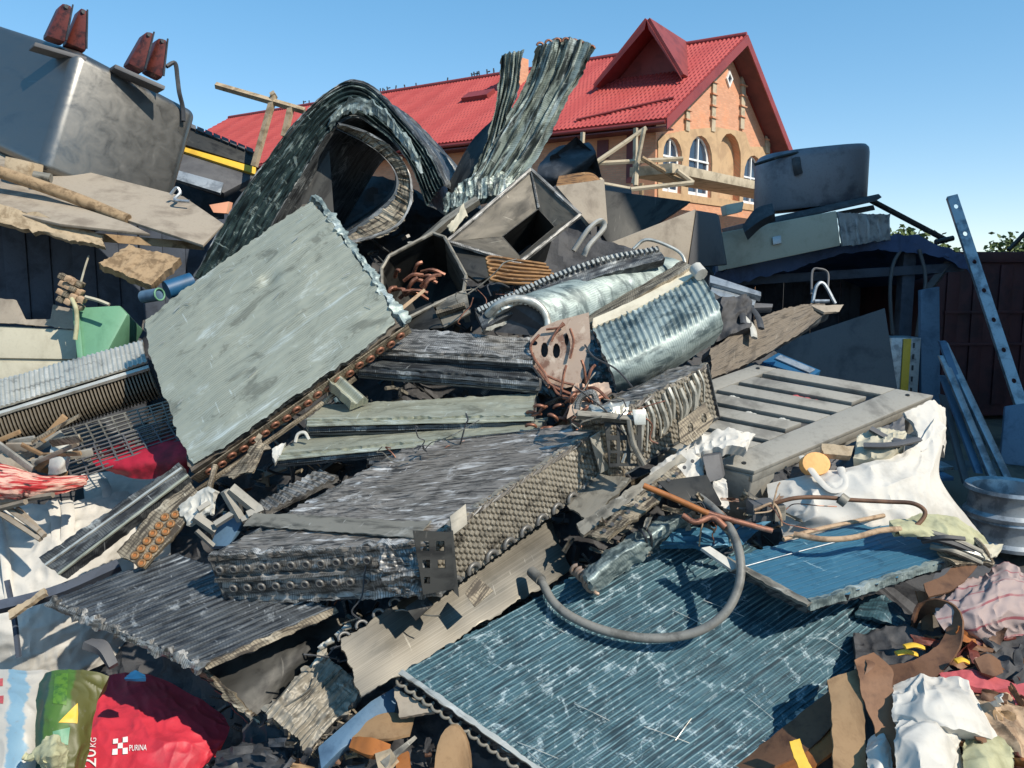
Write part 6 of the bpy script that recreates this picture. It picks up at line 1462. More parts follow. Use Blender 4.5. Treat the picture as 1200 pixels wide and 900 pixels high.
    for k in range(16):
        x = rnd.uniform(-10, 62); y = rnd.uniform(518, 558); c = P(x, y, 3.97+rnd.uniform(-.06, .08)); d = nrm([rnd.uniform(.6, 1), rnd.gauss(0, .3), rnd.gauss(.25, .3)])*rnd.uniform(.1, .3)
        box('slat', M[rnd.choice(['ply', 'card', 'plastic_grey', 'tan_fin'])], c, d, nrm(np.cross(d, [0, 1, .2]))*rnd.uniform(.015, .05), [0, .012, .006], T_, .002)
    prism('sheet', M['ply'], [P(-20, 535, 4.03), P(38, 528, 4.03), P(40, 552, 3.97), P(-20, 556, 3.97)], [0, .02, 0], T_, .003)
    o = slab('white_plastic', M['white'], [[P(60, 518, 3.94), P(72, 516, 3.94), P(84, 522, 3.96)], [P(58, 538, 3.9), P(72, 540, 3.87), P(84, 530, 3.9)], [P(56, 556, 3.92), P(68, 556, 3.88), P(78, 552, 3.9)]], 16, 20, .03, lambda U, V, u, v: .008*fbm(U*14, V*14)); tag(o, 'bent white plastic piece right of the torn slats', 'plastic')
    o = slab('streaked_cloth', M['red_streak'], [[P(-40, 540, 3.88), P(10, 545, 3.88), P(50, 558, 3.86), P(100, 556, 3.86)], [P(-40, 562, 3.76), P(15, 566, 3.73), P(60, 566, 3.75), P(102, 562, 3.82)], [P(-40, 580, 3.78), P(20, 585, 3.76), P(60, 580, 3.78), P(98, 572, 3.84)]], 90, 50, .03, lambda U, V, u, v: .014*ridged(U*5, V*18, 3, 3)-.005, .01); tag(o, 'red and white streaked cloth sticking out over white bags', 'cloth')
    # white bulk bags
    f = lambda s, a: crease(s, a, 3.2)
    T_ = thing('bulk_bag', 'big white bulk bag standing at the left edge', 'bulk bag', P(40, 785, 3.85)*np.array([1, 1, .3]), 'white bulk bags')
    slab('bag', M['white_bag'], [[P(-70, 585, 4.25), P(20, 592, 4.23), P(85, 588, 4.25), P(150, 575, 4.35)], [P(-70, 640, 4.05), P(20, 650, 4.00), P(90, 640, 4.03), P(160, 620, 4.25)], [P(-70, 720, 3.93), P(20, 730, 3.87), P(95, 715, 3.95), P(160, 690, 4.20)], [P(-70, 800, 4.00), P(20, 805, 3.93), P(90, 790, 4.00), P(150, 760, 4.20)]], 90, 90, .3, f(4, .03), .0, T_)
    tube('loop_strap', M['white_bag'], [P(-5, 600, 4.15), P(4, 640, 3.97), P(10, 690, 3.91), P(18, 770, 3.89)], .02, T_, seg=6, flat=.4)
    tube('loop_strap', M['white_bag'], [P(62, 588, 4.17), P(68, 605, 4.09), P(70, 640, 4.01)], .035, T_, seg=6, flat=.4)
    tube('loop_strap', M['white_bag'], [P(78, 588, 4.17), P(80, 605, 4.08), P(78, 640, 4.01)], .03, T_, seg=6, flat=.4)
    T_ = thing('bulk_bag', 'second white bulk bag in shade under the long dark bar', 'bulk bag', P(140, 700, 4.25), 'white bulk bags')
    slab('bag', M['white_bag'], [[P(95, 555, 4.55), P(140, 550, 4.55), P(200, 545, 4.55)], [P(100, 600, 4.33), P(140, 600, 4.30), P(200, 590, 4.35)], [P(100, 680, 4.25), P(140, 670, 4.25), P(200, 660, 4.35)]], 50, 50, .2, f(9, .025), 0, T_)
    tube('loop_strap', M['white_bag'], [P(120, 562, 4.40), P(126, 580, 4.30), P(125, 625, 4.25)], .025, T_, seg=6, flat=.4)
    T_ = thing('wood_sticks', 'bunch of grey sticks lying on the white bulk bag', 'sticks', P(20, 600, 4.10))
    for (p, q) in (((-10, 595), (48, 632)), ((5, 592), (46, 622)), ((-10, 590), (62, 580)), ((20, 596), (52, 628)), ((-8, 598), (30, 588))): tube('stick', M['ply'], [P(*p, 3.82), P(*q, 3.74)], .014, T_, seg=5, lin=True, n=4, jit=.3)
    # beam and broken stick
    T_ = thing('timber_beam', 'dark narrow timber beam running under the long bar', 'beam', P(50, 700, 3.5))
    tube('beam', M['dark_board'], [P(-40, 720, 3.4), P(60, 696, 3.48), P(140, 662, 3.6)], .03, T_, seg=4, n=10)
    o = slab('broken_stick', M['wood_pale'], pquad((8, 718, 3.36), (50, 690, 3.42), (53, 695, 3.4), (12, 726, 3.35)), 30, 5, .02, lambda U, V, u, v: .004*fbm(U*20, V*20), .01); tag(o, 'pale broken stick end below the dark beam', 'stick')
    T_ = thing('dark_post', 'thin dark strap hanging in front of the bulk bag', 'strap', P(20, 770, 3.55)); tube('strap', M['dark_board'], [P(8, 680, 3.58), P(16, 720, 3.56), P(22, 770, 3.55)], .012, T_, seg=4, n=6)
    # bits under the lower-left panel
    o = slab('grey_tube_scrap', M['slate'], [[P(108, 748, 3.08), P(126, 752, 3.06), P(138, 776, 3.02)], [P(98, 752, 3.04), P(116, 762, 3.02), P(128, 782, 3.0)]], 20, 10, .03); tag(o, 'grey bent flap below the frayed panel edge', 'flap')
    o = slab('blue_scrap', M['blue_plastic'], [[P(148, 790, 2.95), P(160, 786, 2.96), P(170, 790, 2.95)], [P(146, 796, 2.93), P(158, 796, 2.92), P(171, 796, 2.93)]], 16, 8, .01, lambda U, V, u, v: .01*fbm(U*30, V*30)); tag(o, 'small crumpled blue plastic scrap above the red sack', 'plastic')
leftmid()
def leftbank():
    xs = (-420, -300, -180, -60, 60, 170); ys = ((400, 5.9), (452, 5.35), (500, 4.85), (560, 4.6), (640, 4.5), (720, 4.4), (800, 4.3), (900, 4.0))
    rows = [[P(x, y, d+.12*math.sin(x*.05)+max(0, -x-60)*.0012) for x in xs] for y, d in ys]
    o = slab('scrap_bank', M['core'], rows, 90, 80, .3, lambda U, V, u, v: .07*fbm(U*4, V*4, 4, 16), .03, face=(0, -1, 1)); o['kind'] = 'stuff'; o['label'] = 'dark scrap bank under the heater and the white bags'
leftbank()

# ------------------------------------------------------------------ printed sacks bottom left
def sacks():
    f = lambda s, a, q=4: crease(s, a, q)
    zm = m_zones('white and light blue sack print', [(0, C(176, 172, 164)), (.28, C(120, 152, 170)), (.335, C(176, 172, 164))], 0, .08)
    ra = [[(-70, 772), (-10, 782), (30, 786), (62, 790)], [(-70, 820), (-10, 826), (30, 828), (52, 830)], [(-70, 880), (-10, 885), (26, 890), (46, 896)], [(-70, 940), (-10, 945), (26, 950), (46, 955)]]
    dd = [3.0, 2.86, 2.74, 2.66]
    T_ = thing('white_sack', 'white and light blue printed sack at bottom left corner', 'sack', P(0, 950, 2.7), 'printed sacks at bottom left')
    slab('sack', zm, [[P(x, y, d-.06*math.sin(i/3*math.pi)) for i, (x, y) in enumerate(r)] for r, d in zip(ra, dd)], 90, 90, .15, f(3, .016), 0, T_)
    sf = Surf([[P(x, y, d-.06*math.sin(i/3*math.pi)) for i, (x, y) in enumerate(r)] for r, d in zip(ra, dd)], 90, 90, f(3, .016))
    for (x, y) in ((-2, 800), (-2, 820)): sf.patch('print_mark', M['pink_cloth'], [(x-8, y-4), (x+6, y-5), (x+5, y+4), (x-8, y+3)], T_)
    zg = m_zones('green and blue sack print', [(0, C(34, 64, 52)), (.055, C(70, 104, 40)), (.14, C(84, 84, 44))], 0, .03)
    T_ = thing('green_sack', 'dark green printed sack squeezed between white and red sacks', 'sack', P(75, 900, 2.75), 'printed sacks at bottom left')
    gr = [[P(48, 790, 2.96), P(70, 784, 2.93), P(100, 786, 2.94), P(128, 792, 2.96)], [P(44, 825, 2.84), P(66, 822, 2.8), P(92, 824, 2.82), P(112, 830, 2.86)], [P(36, 900, 2.72), P(60, 900, 2.7), P(86, 900, 2.72), P(100, 905, 2.78)], [P(36, 950, 2.66), P(60, 950, 2.64), P(86, 950, 2.68), P(100, 950, 2.74)]]
    slab('sack', zg, gr, 90, 100, .1, f(5, .012, 6), 0, T_)
    sf = Surf(gr, 90, 100, f(5, .012, 6)); sf.patch('yellow_print', M['yellow'], [(68, 848), (91, 824), (92, 836), (91, 849)], T_)
    sf.patch('light_green_print', M['green_plastic'], [(62, 858), (82, 852), (80, 872), (62, 870)], T_)
    sf.patch('leaf_print', plain('leaf green print', C(84, 124, 40), C(52, 92, 36), .5, 0, 40), [(64, 790), (80, 788), (78, 826), (62, 824)], T_)
    T_ = thing('olive_cloth', 'pale olive tied cloth bundle in front of green sack', 'cloth', P(60, 900, 2.62))
    slab('bundle', M['olive_bag'], [[P(52, 866, 2.66), P(64, 862, 2.64), P(76, 872, 2.66)], [P(40, 884, 2.62), P(62, 882, 2.57), P(80, 884, 2.62)], [P(48, 898, 2.64), P(62, 906, 2.6), P(76, 902, 2.63)]], 40, 34, .06, f(8, .01, 12), 0, T_)
    tube('knot', M['olive_bag'], [P(44, 884, 2.62), P(34, 888, 2.62), P(28, 886, 2.62)], .012, T_, seg=6, jit=.4)
    # red sack with lettering
    rows = [[P(97, 815, 3.28), P(135, 788, 3.34), P(185, 792, 3.34), P(232, 818, 3.30), P(262, 838, 3.26)], [P(90, 850, 3.14), P(135, 842, 3.14), P(185, 840, 3.14), P(228, 850, 3.14), P(268, 856, 3.19)], [P(84, 885, 3.04), P(135, 885, 3.01), P(180, 884, 3.00), P(220, 882, 3.04), P(258, 876, 3.12)], [P(80, 945, 2.94), P(130, 945, 2.91), P(180, 945, 2.90), P(215, 930, 2.96), P(232, 905, 3.08)]]
    fr = f(17, .012, 5)
    T_ = thing('red_sack', 'crumpled red printed sack marked 20 KG at bottom left', 'sack', P(150, 940, 2.6), 'printed sacks at bottom left')
    mr = plain('red printed sack', C(196, 50, 66), C(160, 38, 54), .55, 0, 9, .25, amt=.8)
    slab('sack', mr, rows, 130, 100, .12, fr, 0, T_)
    sf = Surf(rows, 130, 100, fr, .007); S_ = sf; uv_at = sf.uv
    def text(s, o, ex, ey, size, name):
        cu = bpy.data.curves.new('letters', 'FONT'); cu.body = s; cu.size = 1; cu.resolution_u = 3
        ob = bpy.data.objects.new('letters', cu); COL.objects.link(ob); dg = bpy.context.evaluated_depsgraph_get(); me = ob.evaluated_get(dg).to_mesh()
        vs = np.array([v.co[:] for v in me.vertices]); fs = [list(p.vertices) for p in me.polygons]; ob.evaluated_get(dg).to_mesh_clear(); bpy.data.objects.remove(ob)
        o_ = uv_at(*o); a = uv_at(*ex)-o_; b = uv_at(*ey)-o_; w = vs[:, 0].max()
        V = [S_(*(o_+a*(v[0]/w)+b*(v[1]/.72))) for v in vs]
        mk(name, V, fs, M['pvc'], T_)
    text('20', (112, 900), (112, 878), (97, 900), 1, 'lettering')
    text('KG', (112, 876), (113, 864), (104, 876), 1, 'lettering')
    text('PURINA', (151, 880), (172, 879), (151, 873), 1, 'lettering')
    o_ = uv_at(132, 885); a = uv_at(150, 884)-o_; b = uv_at(132, 866)-o_
    V, F = [], []
    for i in range(3):
        for j in range(3):
            if (i+j) % 2 == 0:
                k = len(V); V += [S_(*(o_+a*((i+p)/3)+b*((j+q)/3))) for p, q in ((0, 0), (1, 0), (1, 1), (0, 1))]; F.append([k, k+1, k+2, k+3])
    mk('check_mark', V, F, M['pvc'], T_)
    o = slab('black_bag', M['black'], [[P(256, 882, 2.92), P(290, 872, 2.9), P(340, 874, 2.9)], [P(250, 910, 2.78), P(290, 900, 2.75), P(340, 905, 2.75)], [P(245, 960, 2.7), P(290, 960, 2.66), P(340, 960, 2.66)]], 60, 50, .1, f(23, .016, 8)); tag(o, 'crumpled black plastic bag right of the red sack', 'bag')
sacks()

# ------------------------------------------------------------------ white bag and stuff below the pallet, hoses and pipes
def rightbag():
    f = lambda s, a, q=4: crease(s, a, q)
    T_ = thing('bulk_bag', 'bright white bulk bag sagging open under the slatted pallet', 'bulk bag', P(1020, 630, 3.4), 'white bulk bags')
    slab('bag', M['white_bag'], [[P(898, 566, 3.5), P(950, 552, 3.44), P(1010, 545, 3.42), P(1070, 524, 3.5), P(1098, 486, 3.72)], [P(902, 590, 3.42), P(955, 582, 3.32), P(1020, 572, 3.3), P(1078, 552, 3.38), P(1108, 508, 3.66)], [P(912, 612, 3.38), P(960, 606, 3.27), P(1030, 598, 3.25), P(1090, 585, 3.3), P(1100, 560, 3.55)], [P(920, 634, 3.34), P(970, 632, 3.25), P(1040, 628, 3.2), P(1110, 628, 3.24), P(1160, 640, 3.4)]], 120, 80, .2, f(7, .026, 3), 0, T_)
    slab('bag_lip', M['white_bag'], [[P(1060, 484, 3.7), P(1090, 470, 3.78), P(1106, 478, 3.82)], [P(1072, 500, 3.66), P(1100, 492, 3.7), P(1110, 500, 3.8)], [P(1080, 530, 3.5), P(1104, 520, 3.62), P(1108, 535, 3.75)]], 30, 40, .02, f(12, .012, 6), .01, T_)
    tube('seam_strap', M['white_bag'], [P(940, 535, 3.5), P(958, 560, 3.36), P(975, 575, 3.3), P(990, 568, 3.32), P(985, 548, 3.4)], .016, T_, seg=6, flat=.4)
    o = slab('grey_cloth', M['slate'], [[P(930, 545, 3.6), P(1000, 518, 3.62), P(1060, 488, 3.72)], [P(920, 570, 3.5), P(990, 555, 3.5), P(1060, 530, 3.56)]], 60, 30, .05, f(31, .03, 6)); tag(o, 'grey cloth stuffed in the white bulk bag mouth', 'cloth')
    o = slab('pale_rag', M['cream'], [[P(1005, 512, 3.6), P(1040, 502, 3.6), P(1062, 505, 3.62)], [P(1000, 540, 3.45), P(1040, 535, 3.42), P(1060, 522, 3.5)]], 40, 24, .04, f(33, .024, 8)); tag(o, 'pale rag bulging from the white bulk bag mouth', 'rag')
    for i, (p, q) in enumerate((((1020, 502, 3.58), (1066, 520, 3.46)), ((1012, 522, 3.48), (1075, 515, 3.48)))):
        o = tube('dark_strap', M['slate'], [P(*p), P((p[0]+q[0])/2, (p[1]+q[1])/2+3, p[2]-.04), P(*q)], .03, None, seg=6, flat=.4); tag(o, ('upper dark strap across the pale rag', 'lower dark strap across the pale rag')[i], 'strap')
    T_ = thing('orange_disc', 'round orange wooden disc inside the white bulk bag', 'disc', P(957, 560, 3.42)); c = P(957, 543, 3.42); n = nrm([.0, -.9, .42]); u = nrm(np.cross(n, [0, 0, 1])); w = np.cross(n, u)
    prism('face', plain('orange wood', C(236, 176, 110), C(206, 146, 86), .7, 0, 6), [c+u*.06*math.cos(a)+w*.05*math.sin(a) for a in np.arange(20)*math.pi/10], -n*.05, T_, .004)
    o = slab('orange_wood', M['wood_pale'], pquad((962, 520, 3.48), (1000, 522, 3.46), (998, 535, 3.42), (965, 532, 3.44)), 16, 10, .03, lambda U, V, u, v: .004*fbm(U*20, V*20), .006); tag(o, 'short light wood piece above the orange disc', 'wood')
    # white rags left of pallet
    o = slab('white_rag', M['white_bag'], [[P(800, 520, 3.5), P(850, 508, 3.48), P(880, 512, 3.5)], [P(805, 536, 3.4), P(850, 526, 3.4), P(876, 530, 3.42)]], 50, 24, .03, f(41, .03, 8), .02); tag(o, 'crumpled white rag lying on the pallet near corner', 'rag')
    o = slab('white_rag', M['white_bag'], [[P(762, 556, 3.42), P(800, 528, 3.44), P(824, 540, 3.42)], [P(772, 575, 3.3), P(806, 566, 3.3), P(824, 566, 3.34)]], 40, 24, .03, f(43, .02, 8), .02); tag(o, 'white perforated rag between the fin block and dark box', 'rag')
    o = slab('white_rag', M['white_bag'], [[P(832, 548, 3.36), P(848, 560, 3.36)], [P(836, 596, 3.28), P(858, 598, 3.28)]], 20, 30, .03, f(45, .02, 8), .02); tag(o, 'white rag strip hanging left of the pallet foot', 'rag')
    T_ = thing('dark_box', 'small dark plastic box lid in front of the pallet foot', 'box', P(805, 585, 3.22))
    prism('lid', M['dark_steel'], [P(770, 564, 3.2), P(828, 556, 3.3), P(846, 590, 3.2), P(838, 606, 3.12), P(800, 592, 3.14)], [.0, .012, -.01], T_, .003)
    prism('side', M['slate'], [P(823, 535, 3.35), P(843, 532, 3.36), P(848, 560, 3.34), P(830, 566, 3.3)], [0.02, .05, 0], T_, .004)
    T_ = thing('grey_connector', 'small grey box with wires beside the pallet foot', 'connector', P(900, 618, 3.12))
    box('body', M['slate'], P(882, 612, 3.14), [.1, .01, 0], [0, .1, 0], [0, 0, .07], T_, .006)
    box('end', M['dull_steel'], P(908, 612, 3.12), [.05, .02, 0], [0, .05, 0], [0, 0, .06], T_, .006)
    box('end', M['black'], P(893, 605, 3.12), [.02, .0, 0], [0, .02, 0], [0, 0, .04], T_, .003)
    tube('wire', M['rope'], [P(884, 598, 3.1), P(905, 590, 3.1), P(914, 602, 3.08), P(916, 616, 3.08)], .006, T_, seg=5)
    # pipes
    cable('thin orange copper pipe pointing at the dark box lid', [(754, 569, 3.1), (790, 584, 3.08), (830, 602, 3.05)], .012, 'orange', 'pipes in front of the white bag', 'pipe', 'copper_pipe')
    cable('reddish pipe running on below the dark box lid', [(820, 598, 3.06), (860, 610, 3.04), (905, 622, 3.02)], .011, 'copper', 'pipes in front of the white bag', 'pipe', 'copper_pipe')
    cable('twisted reddish pipe stub beside the hose end', [(800, 604, 3.05), (815, 612, 3.03), (835, 606, 3.04), (850, 618, 3.02)], .012, 'copper', 'pipes in front of the white bag', 'pipe', 'copper_pipe')
    T_ = thing('brown_pipe', 'long brown pipe with a coupling across the white bag', 'pipe', P(980, 590, 3.15))
    tube('pipe', M['leather'], [P(895, 594, 3.15), P(930, 584, 3.12), P(965, 583, 3.12), P(1000, 586, 3.11), P(1040, 588, 3.1), P(1070, 590, 3.08), P(1084, 600, 3.06), P(1076, 614, 3.05), P(1055, 626, 3.04)], .0085, T_, seg=8)
    tube('coupling', M['dull_steel'], [P(984, 583, 3.11), P(992, 589, 3.1)], .024, T_, seg=8, n=3)
    cable('beige braided hose lying on the small blue panel', [(930, 626, 3.02), (965, 632, 2.98), (1000, 630, 2.98), (1030, 622, 3.0), (1055, 620, 3.02)], .0115, 'rope', None, 'hose', 'braided_hose')
    o = slab('olive_cloth', M['olive_bag'], [[P(1042, 612, 3.1), P(1080, 604, 3.14), P(1120, 606, 3.16), P(1152, 628, 3.14)], [P(1050, 622, 3.02), P(1085, 618, 3.04), P(1122, 622, 3.04), P(1160, 645, 3.06)], [P(1060, 626, 3.04), P(1095, 630, 3.02), P(1128, 636, 3.02), P(1165, 650, 3.05)]], 60, 24, .03, f(51, .01, 8)); tag(o, 'olive padded sleeve at the far right of the blue panel', 'sleeve')
    T_ = thing('metal_wreckage', 'tangled metal wreckage at the right end of blue panel', 'wreckage', P(1120, 655, 3.05))
    for (p, q, m) in (((1075, 628), (1150, 650), 'black'), ((1085, 622), (1160, 652), 'dull_steel'), ((1080, 634), (1130, 632), 'black'), ((1105, 640), (1160, 656), 'bright_alu'), ((1090, 640), (1150, 660), 'dull_steel'), ((1142, 632), (1162, 660), 'tan_fin')): tube('bar', M[m], [P(*p, 3.04), P((p[0]+q[0])/2, (p[1]+q[1])/2-3, 3.0), P(*q, 3.0)], .012, T_, seg=5)
    slab('torn_sheet', M['tan_fin'], pquad((1095, 642, 3.04), (1158, 640, 3.06), (1166, 660, 3.0), (1120, 664, 2.98)), 24, 12, .012, lambda U, V, u, v: .016*fbm(U*12, V*12), .02, T_)
    slab('torn_corner', M['cream'], pquad((1150, 640, 3.0), (1176, 636, 3.05), (1170, 652, 3.0), (1154, 658, 2.98)), 12, 12, .008, lambda U, V, u, v: .012*fbm(U*24, V*24), .014, T_)
    # big grey hose loop
    pl = PL13
    pts = [pl.p(626, 672, .03), pl.p(634, 680, .045), pl.p(648, 705, .05), pl.p(672, 724, .055), pl.p(712, 740, .06), pl.p(762, 748, .07), pl.p(812, 742, .10), pl.p(846, 722, .15), pl.p(864, 692, .2), pl.p(868, 660, .24), pl.p(860, 628, .25), pl.p(842, 602, .24), pl.p(815, 580, .2), pl.p(785, 568, .15), pl.p(770, 566, .1)]
    T_ = thing('rubber_hose', 'grey rubber hose bent in a big loop over the front panel', 'hose', pts[0])
    tube('hose', M['rubber'], pts, .0165, T_, seg=14, n=90)
    tube('hose_end', M['rubber'], [pts[0]+np.array([-.01, .02, 0]), pts[1]], .022, T_, seg=12, n=4, jit=.1)
rightbag()

# ------------------------------------------------------------------ belts, cardboard and bags in the front right corner
def rightfront():
    f = lambda s, a, q=4: crease(s, a, q)
    G = 'old belts in the front right corner'
    def strip(name, label, pts, w, m, th=.008, cat='belt', grp=G, n=50, a=.003, w2=None):
        L = [P(*p[:3]) for p in pts]; Rr = [P(*p[3:]) for p in pts]
        o = slab(name, M[m], [L, [(a_+b_)/2 for a_, b_ in zip(L, Rr)], Rr], n, 12, th, lambda U, V, u, v: a*fbm(U*10, V*10, 3, len(label)), .004); return tag(o, label, cat, grp)
    strip('belt', 'wide brown belt bent in a standing loop at right', [(1035, 780, 2.7, 1040, 806, 2.62), (1062, 776, 2.68, 1068, 805, 2.6), (1092, 762, 2.7, 1104, 786, 2.62), (1108, 742, 2.78, 1126, 752, 2.7), (1104, 722, 2.86, 1124, 716, 2.8), (1092, 718, 2.92, 1100, 702, 2.88), (1078, 728, 2.94, 1078, 708, 2.92), (1072, 745, 2.92, 1070, 728, 2.9)], .03, 'leather')
    strip('belt', 'brown strap hanging down in front of the belt loop', [(1002, 772, 2.62, 1024, 764, 2.66), (1006, 792, 2.56, 1046, 784, 2.56), (1010, 815, 2.52, 1046, 806, 2.52), (1022, 845, 2.47, 1052, 832, 2.48), (1030, 875, 2.43, 1057, 868, 2.43), (1036, 920, 2.36, 1064, 920, 2.36)], .03, 'leather_tan')
    strip('belt', 'short twisted belt end at the top of the hanging strap', [(1012, 768, 2.66, 1030, 768, 2.66), (1016, 780, 2.58, 1036, 778, 2.6), (1010, 796, 2.55, 1030, 800, 2.55)], .03, 'leather')
    strip('cardboard', 'flat strip of brown cardboard standing beside the strap', [(970, 796, 2.6, 1008, 782, 2.62), (974, 830, 2.52, 1012, 820, 2.52), (976, 870, 2.46, 1014, 868, 2.46), (978, 930, 2.36, 1016, 930, 2.36)], .03, 'card', .012, 'cardboard', None)
    strip('belt', 'dark brown belt sagging under the front panel edge', [(830, 905, 2.6, 836, 930, 2.45), (880, 880, 2.62, 890, 905, 2.5), (930, 842, 2.66, 945, 880, 2.52), (975, 806, 2.72, 985, 840, 2.6)], .05, 'leather', .01)
    strip('belt', 'orange brown rubber belt below the dark sagging belt', [(850, 925, 2.5, 860, 945, 2.4), (900, 900, 2.52, 910, 925, 2.42), (945, 872, 2.55, 950, 900, 2.46), (985, 845, 2.6, 985, 875, 2.5)], .05, 'orange', .01)
    strip('yellow_strap', 'yellow strap hanging below the orange brown belt', [(926, 868, 2.46, 938, 866, 2.46), (930, 885, 2.43, 944, 884, 2.43), (942, 915, 2.38, 958, 912, 2.38)], .02, 'yellow', .006, 'strap', None)
    strip('belt', 'brown belt curling beside the blue panel right corner', [(1082, 685, 2.95, 1088, 700, 2.9), (1108, 672, 2.98, 1118, 690, 2.92), (1128, 650, 3.05, 1146, 662, 3.0), (1138, 652, 3.08, 1146, 655, 3.06)], .03, 'leather')
    strip('belt', 'narrow brown belt behind the standing loop', [(1074, 692, 2.98, 1088, 694, 2.98), (1078, 712, 2.96, 1092, 712, 2.96), (1080, 740, 2.94, 1095, 745, 2.92)], .03, 'leather_tan')
    strip('belt', 'light brown belt arched beside the striped sack', [(1130, 745, 2.82, 1140, 752, 2.8), (1150, 738, 2.82, 1152, 748, 2.8), (1162, 748, 2.8, 1152, 755, 2.78), (1168, 765, 2.76, 1154, 768, 2.74)], .03, 'leather_tan')
    o = slab('sole', M['leather'], [[P(1142, 772, 2.62), P(1158, 766, 2.64), P(1172, 774, 2.64)], [P(1150, 788, 2.58), P(1165, 792, 2.56), P(1176, 788, 2.6)]], 30, 14, .012); tag(o, 'rounded brown leather piece beside the yellow scraps', 'leather', G)
    o = slab('orange_sheet', M['orange'], [[P(1128, 748, 2.86), P(1170, 740, 2.88), P(1230, 750, 2.86)], [P(1140, 770, 2.78), P(1180, 768, 2.78), P(1230, 775, 2.78)]], 30, 10, .012, f(61, .01)); tag(o, 'orange brown rubber sheet at the right edge', 'rubber')
    for i, (x, y, w) in enumerate(((1120, 775, 14), (1060, 758, 22), (1050, 766, 24))):
        o = tube('yellow_piece', M['yellow'], [P(x, y, 2.6+.03*i), P(x+w*.5, y-2, 2.6+.03*i), P(x+w, y+1, 2.6+.03*i)], .014, None, seg=6, flat=.5); tag(o, ('small yellow plastic piece in the right corner scraps', 'upper yellow strip inside the belt loop', 'lower yellow strip inside the belt loop')[i], 'plastic')
    o = slab('pink_cloth', M['pink_cloth'], [[P(1100, 790, 2.62), P(1140, 786, 2.62), P(1192, 800, 2.6)], [P(1108, 800, 2.56), P(1150, 806, 2.54), P(1186, 808, 2.54)]], 40, 12, .02, f(63, .008, 8)); tag(o, 'pinkish red cloth lying behind the white bags', 'cloth')
    o = slab('red_cloth', M['pink_cloth'], [[P(1182, 806, 2.56), P(1230, 790, 2.58)], [P(1190, 826, 2.5), P(1230, 818, 2.5)]], 20, 12, .02, f(64, .008, 8)); tag(o, 'red cloth corner at the right edge', 'cloth')
    o = slab('dark_heap', M['core'], [[P(1000, 740, 2.95), P(1080, 735, 2.95), P(1180, 735, 2.92), P(1260, 730, 2.92)], [P(1000, 790, 2.75), P(1080, 790, 2.7), P(1180, 790, 2.68), P(1260, 790, 2.68)], [P(960, 890, 2.55), P(1080, 880, 2.5), P(1180, 870, 2.5), P(1260, 870, 2.5)], [P(900, 960, 2.5), P(1080, 960, 2.42), P(1180, 960, 2.4), P(1260, 960, 2.4)]], 100, 70, .15, f(65, .03, 5), face=(0, -1, 1)); o['kind'] = 'stuff'; o['label'] = 'dark oily rubbish under the belts and bags'
    # striped sack
    T_ = thing('striped_sack', 'crumpled white woven sack with red stripes at right', 'sack', P(1150, 740, 2.8))
    slab('sack', M['striped_bag'], [[P(1098, 705, 2.96), P(1140, 676, 3.0), P(1172, 660, 3.05), P(1196, 672, 3.05)], [P(1096, 722, 2.84), P(1140, 704, 2.82), P(1180, 690, 2.86), P(1215, 700, 2.9)], [P(1110, 742, 2.8), P(1150, 732, 2.76), P(1186, 720, 2.8), P(1220, 725, 2.84)], [P(1125, 752, 2.84), P(1160, 750, 2.8), P(1190, 745, 2.82), P(1220, 745, 2.86)]], 90, 60, .08, f(71, .024, 6), 0, T_)
    # white bags lower right
    Gb = 'white plastic bags in the front right corner'
    o = slab('white_bag', M['white_bag'], [[P(1046, 802, 2.56), P(1078, 794, 2.58), P(1118, 796, 2.58), P(1150, 820, 2.54)], [P(1046, 825, 2.46), P(1082, 822, 2.42), P(1126, 824, 2.42), P(1160, 846, 2.44)], [P(1050, 850, 2.44), P(1084, 852, 2.38), P(1130, 856, 2.36), P(1170, 872, 2.4)]], 90, 60, .05, f(73, .02, 5), .01); tag(o, 'upper crumpled white bag below the belt loop', 'bag', Gb)
    o = slab('white_bag', M['white_bag'], [[P(1052, 850, 2.42), P(1090, 840, 2.42), P(1120, 860, 2.4), P(1130, 880, 2.4)], [P(1050, 880, 2.34), P(1084, 876, 2.3), P(1112, 886, 2.3), P(1135, 900, 2.34)], [P(1050, 950, 2.26), P(1084, 950, 2.22), P(1112, 950, 2.22), P(1140, 950, 2.26)]], 80, 70, .06, f(75, .02, 5), .01); tag(o, 'lower bright white bag at the bottom edge', 'bag', Gb)
    o = slab('white_bag', M['white_bag'], [[P(1015, 868, 2.46), P(1030, 858, 2.46), P(1044, 866, 2.46)], [P(1016, 900, 2.36), P(1032, 896, 2.34), P(1046, 900, 2.36)], [P(1016, 940, 2.3), P(1030, 940, 2.3), P(1050, 940, 2.3)]], 30, 50, .04, f(76, .014, 8), .01); tag(o, 'small white bag end between cardboard and hanging strap', 'bag', Gb)
    o = slab('olive_bag', M['olive_bag'], [[P(1130, 870, 2.4), P(1160, 862, 2.42), P(1185, 875, 2.4)], [P(1128, 900, 2.3), P(1156, 896, 2.28), P(1190, 905, 2.3)], [P(1128, 950, 2.22), P(1156, 950, 2.2), P(1190, 950, 2.22)]], 50, 60, .05, f(77, .02, 6), .01); tag(o, 'beige grey cloth bag at the bottom right', 'bag', Gb)
    o = slab('beige_bag', M['rope'], [[P(1140, 818, 2.56), P(1190, 812, 2.56), P(1240, 822, 2.54)], [P(1150, 845, 2.46), P(1190, 850, 2.42), P(1240, 860, 2.42)], [P(1170, 890, 2.38), P(1200, 900, 2.34), P(1240, 910, 2.34)]], 60, 60, .05, f(79, .03, 6), .01); tag(o, 'dirty beige crumpled sacking at the right edge', 'sacking', Gb)
    rnd = random.Random(51)
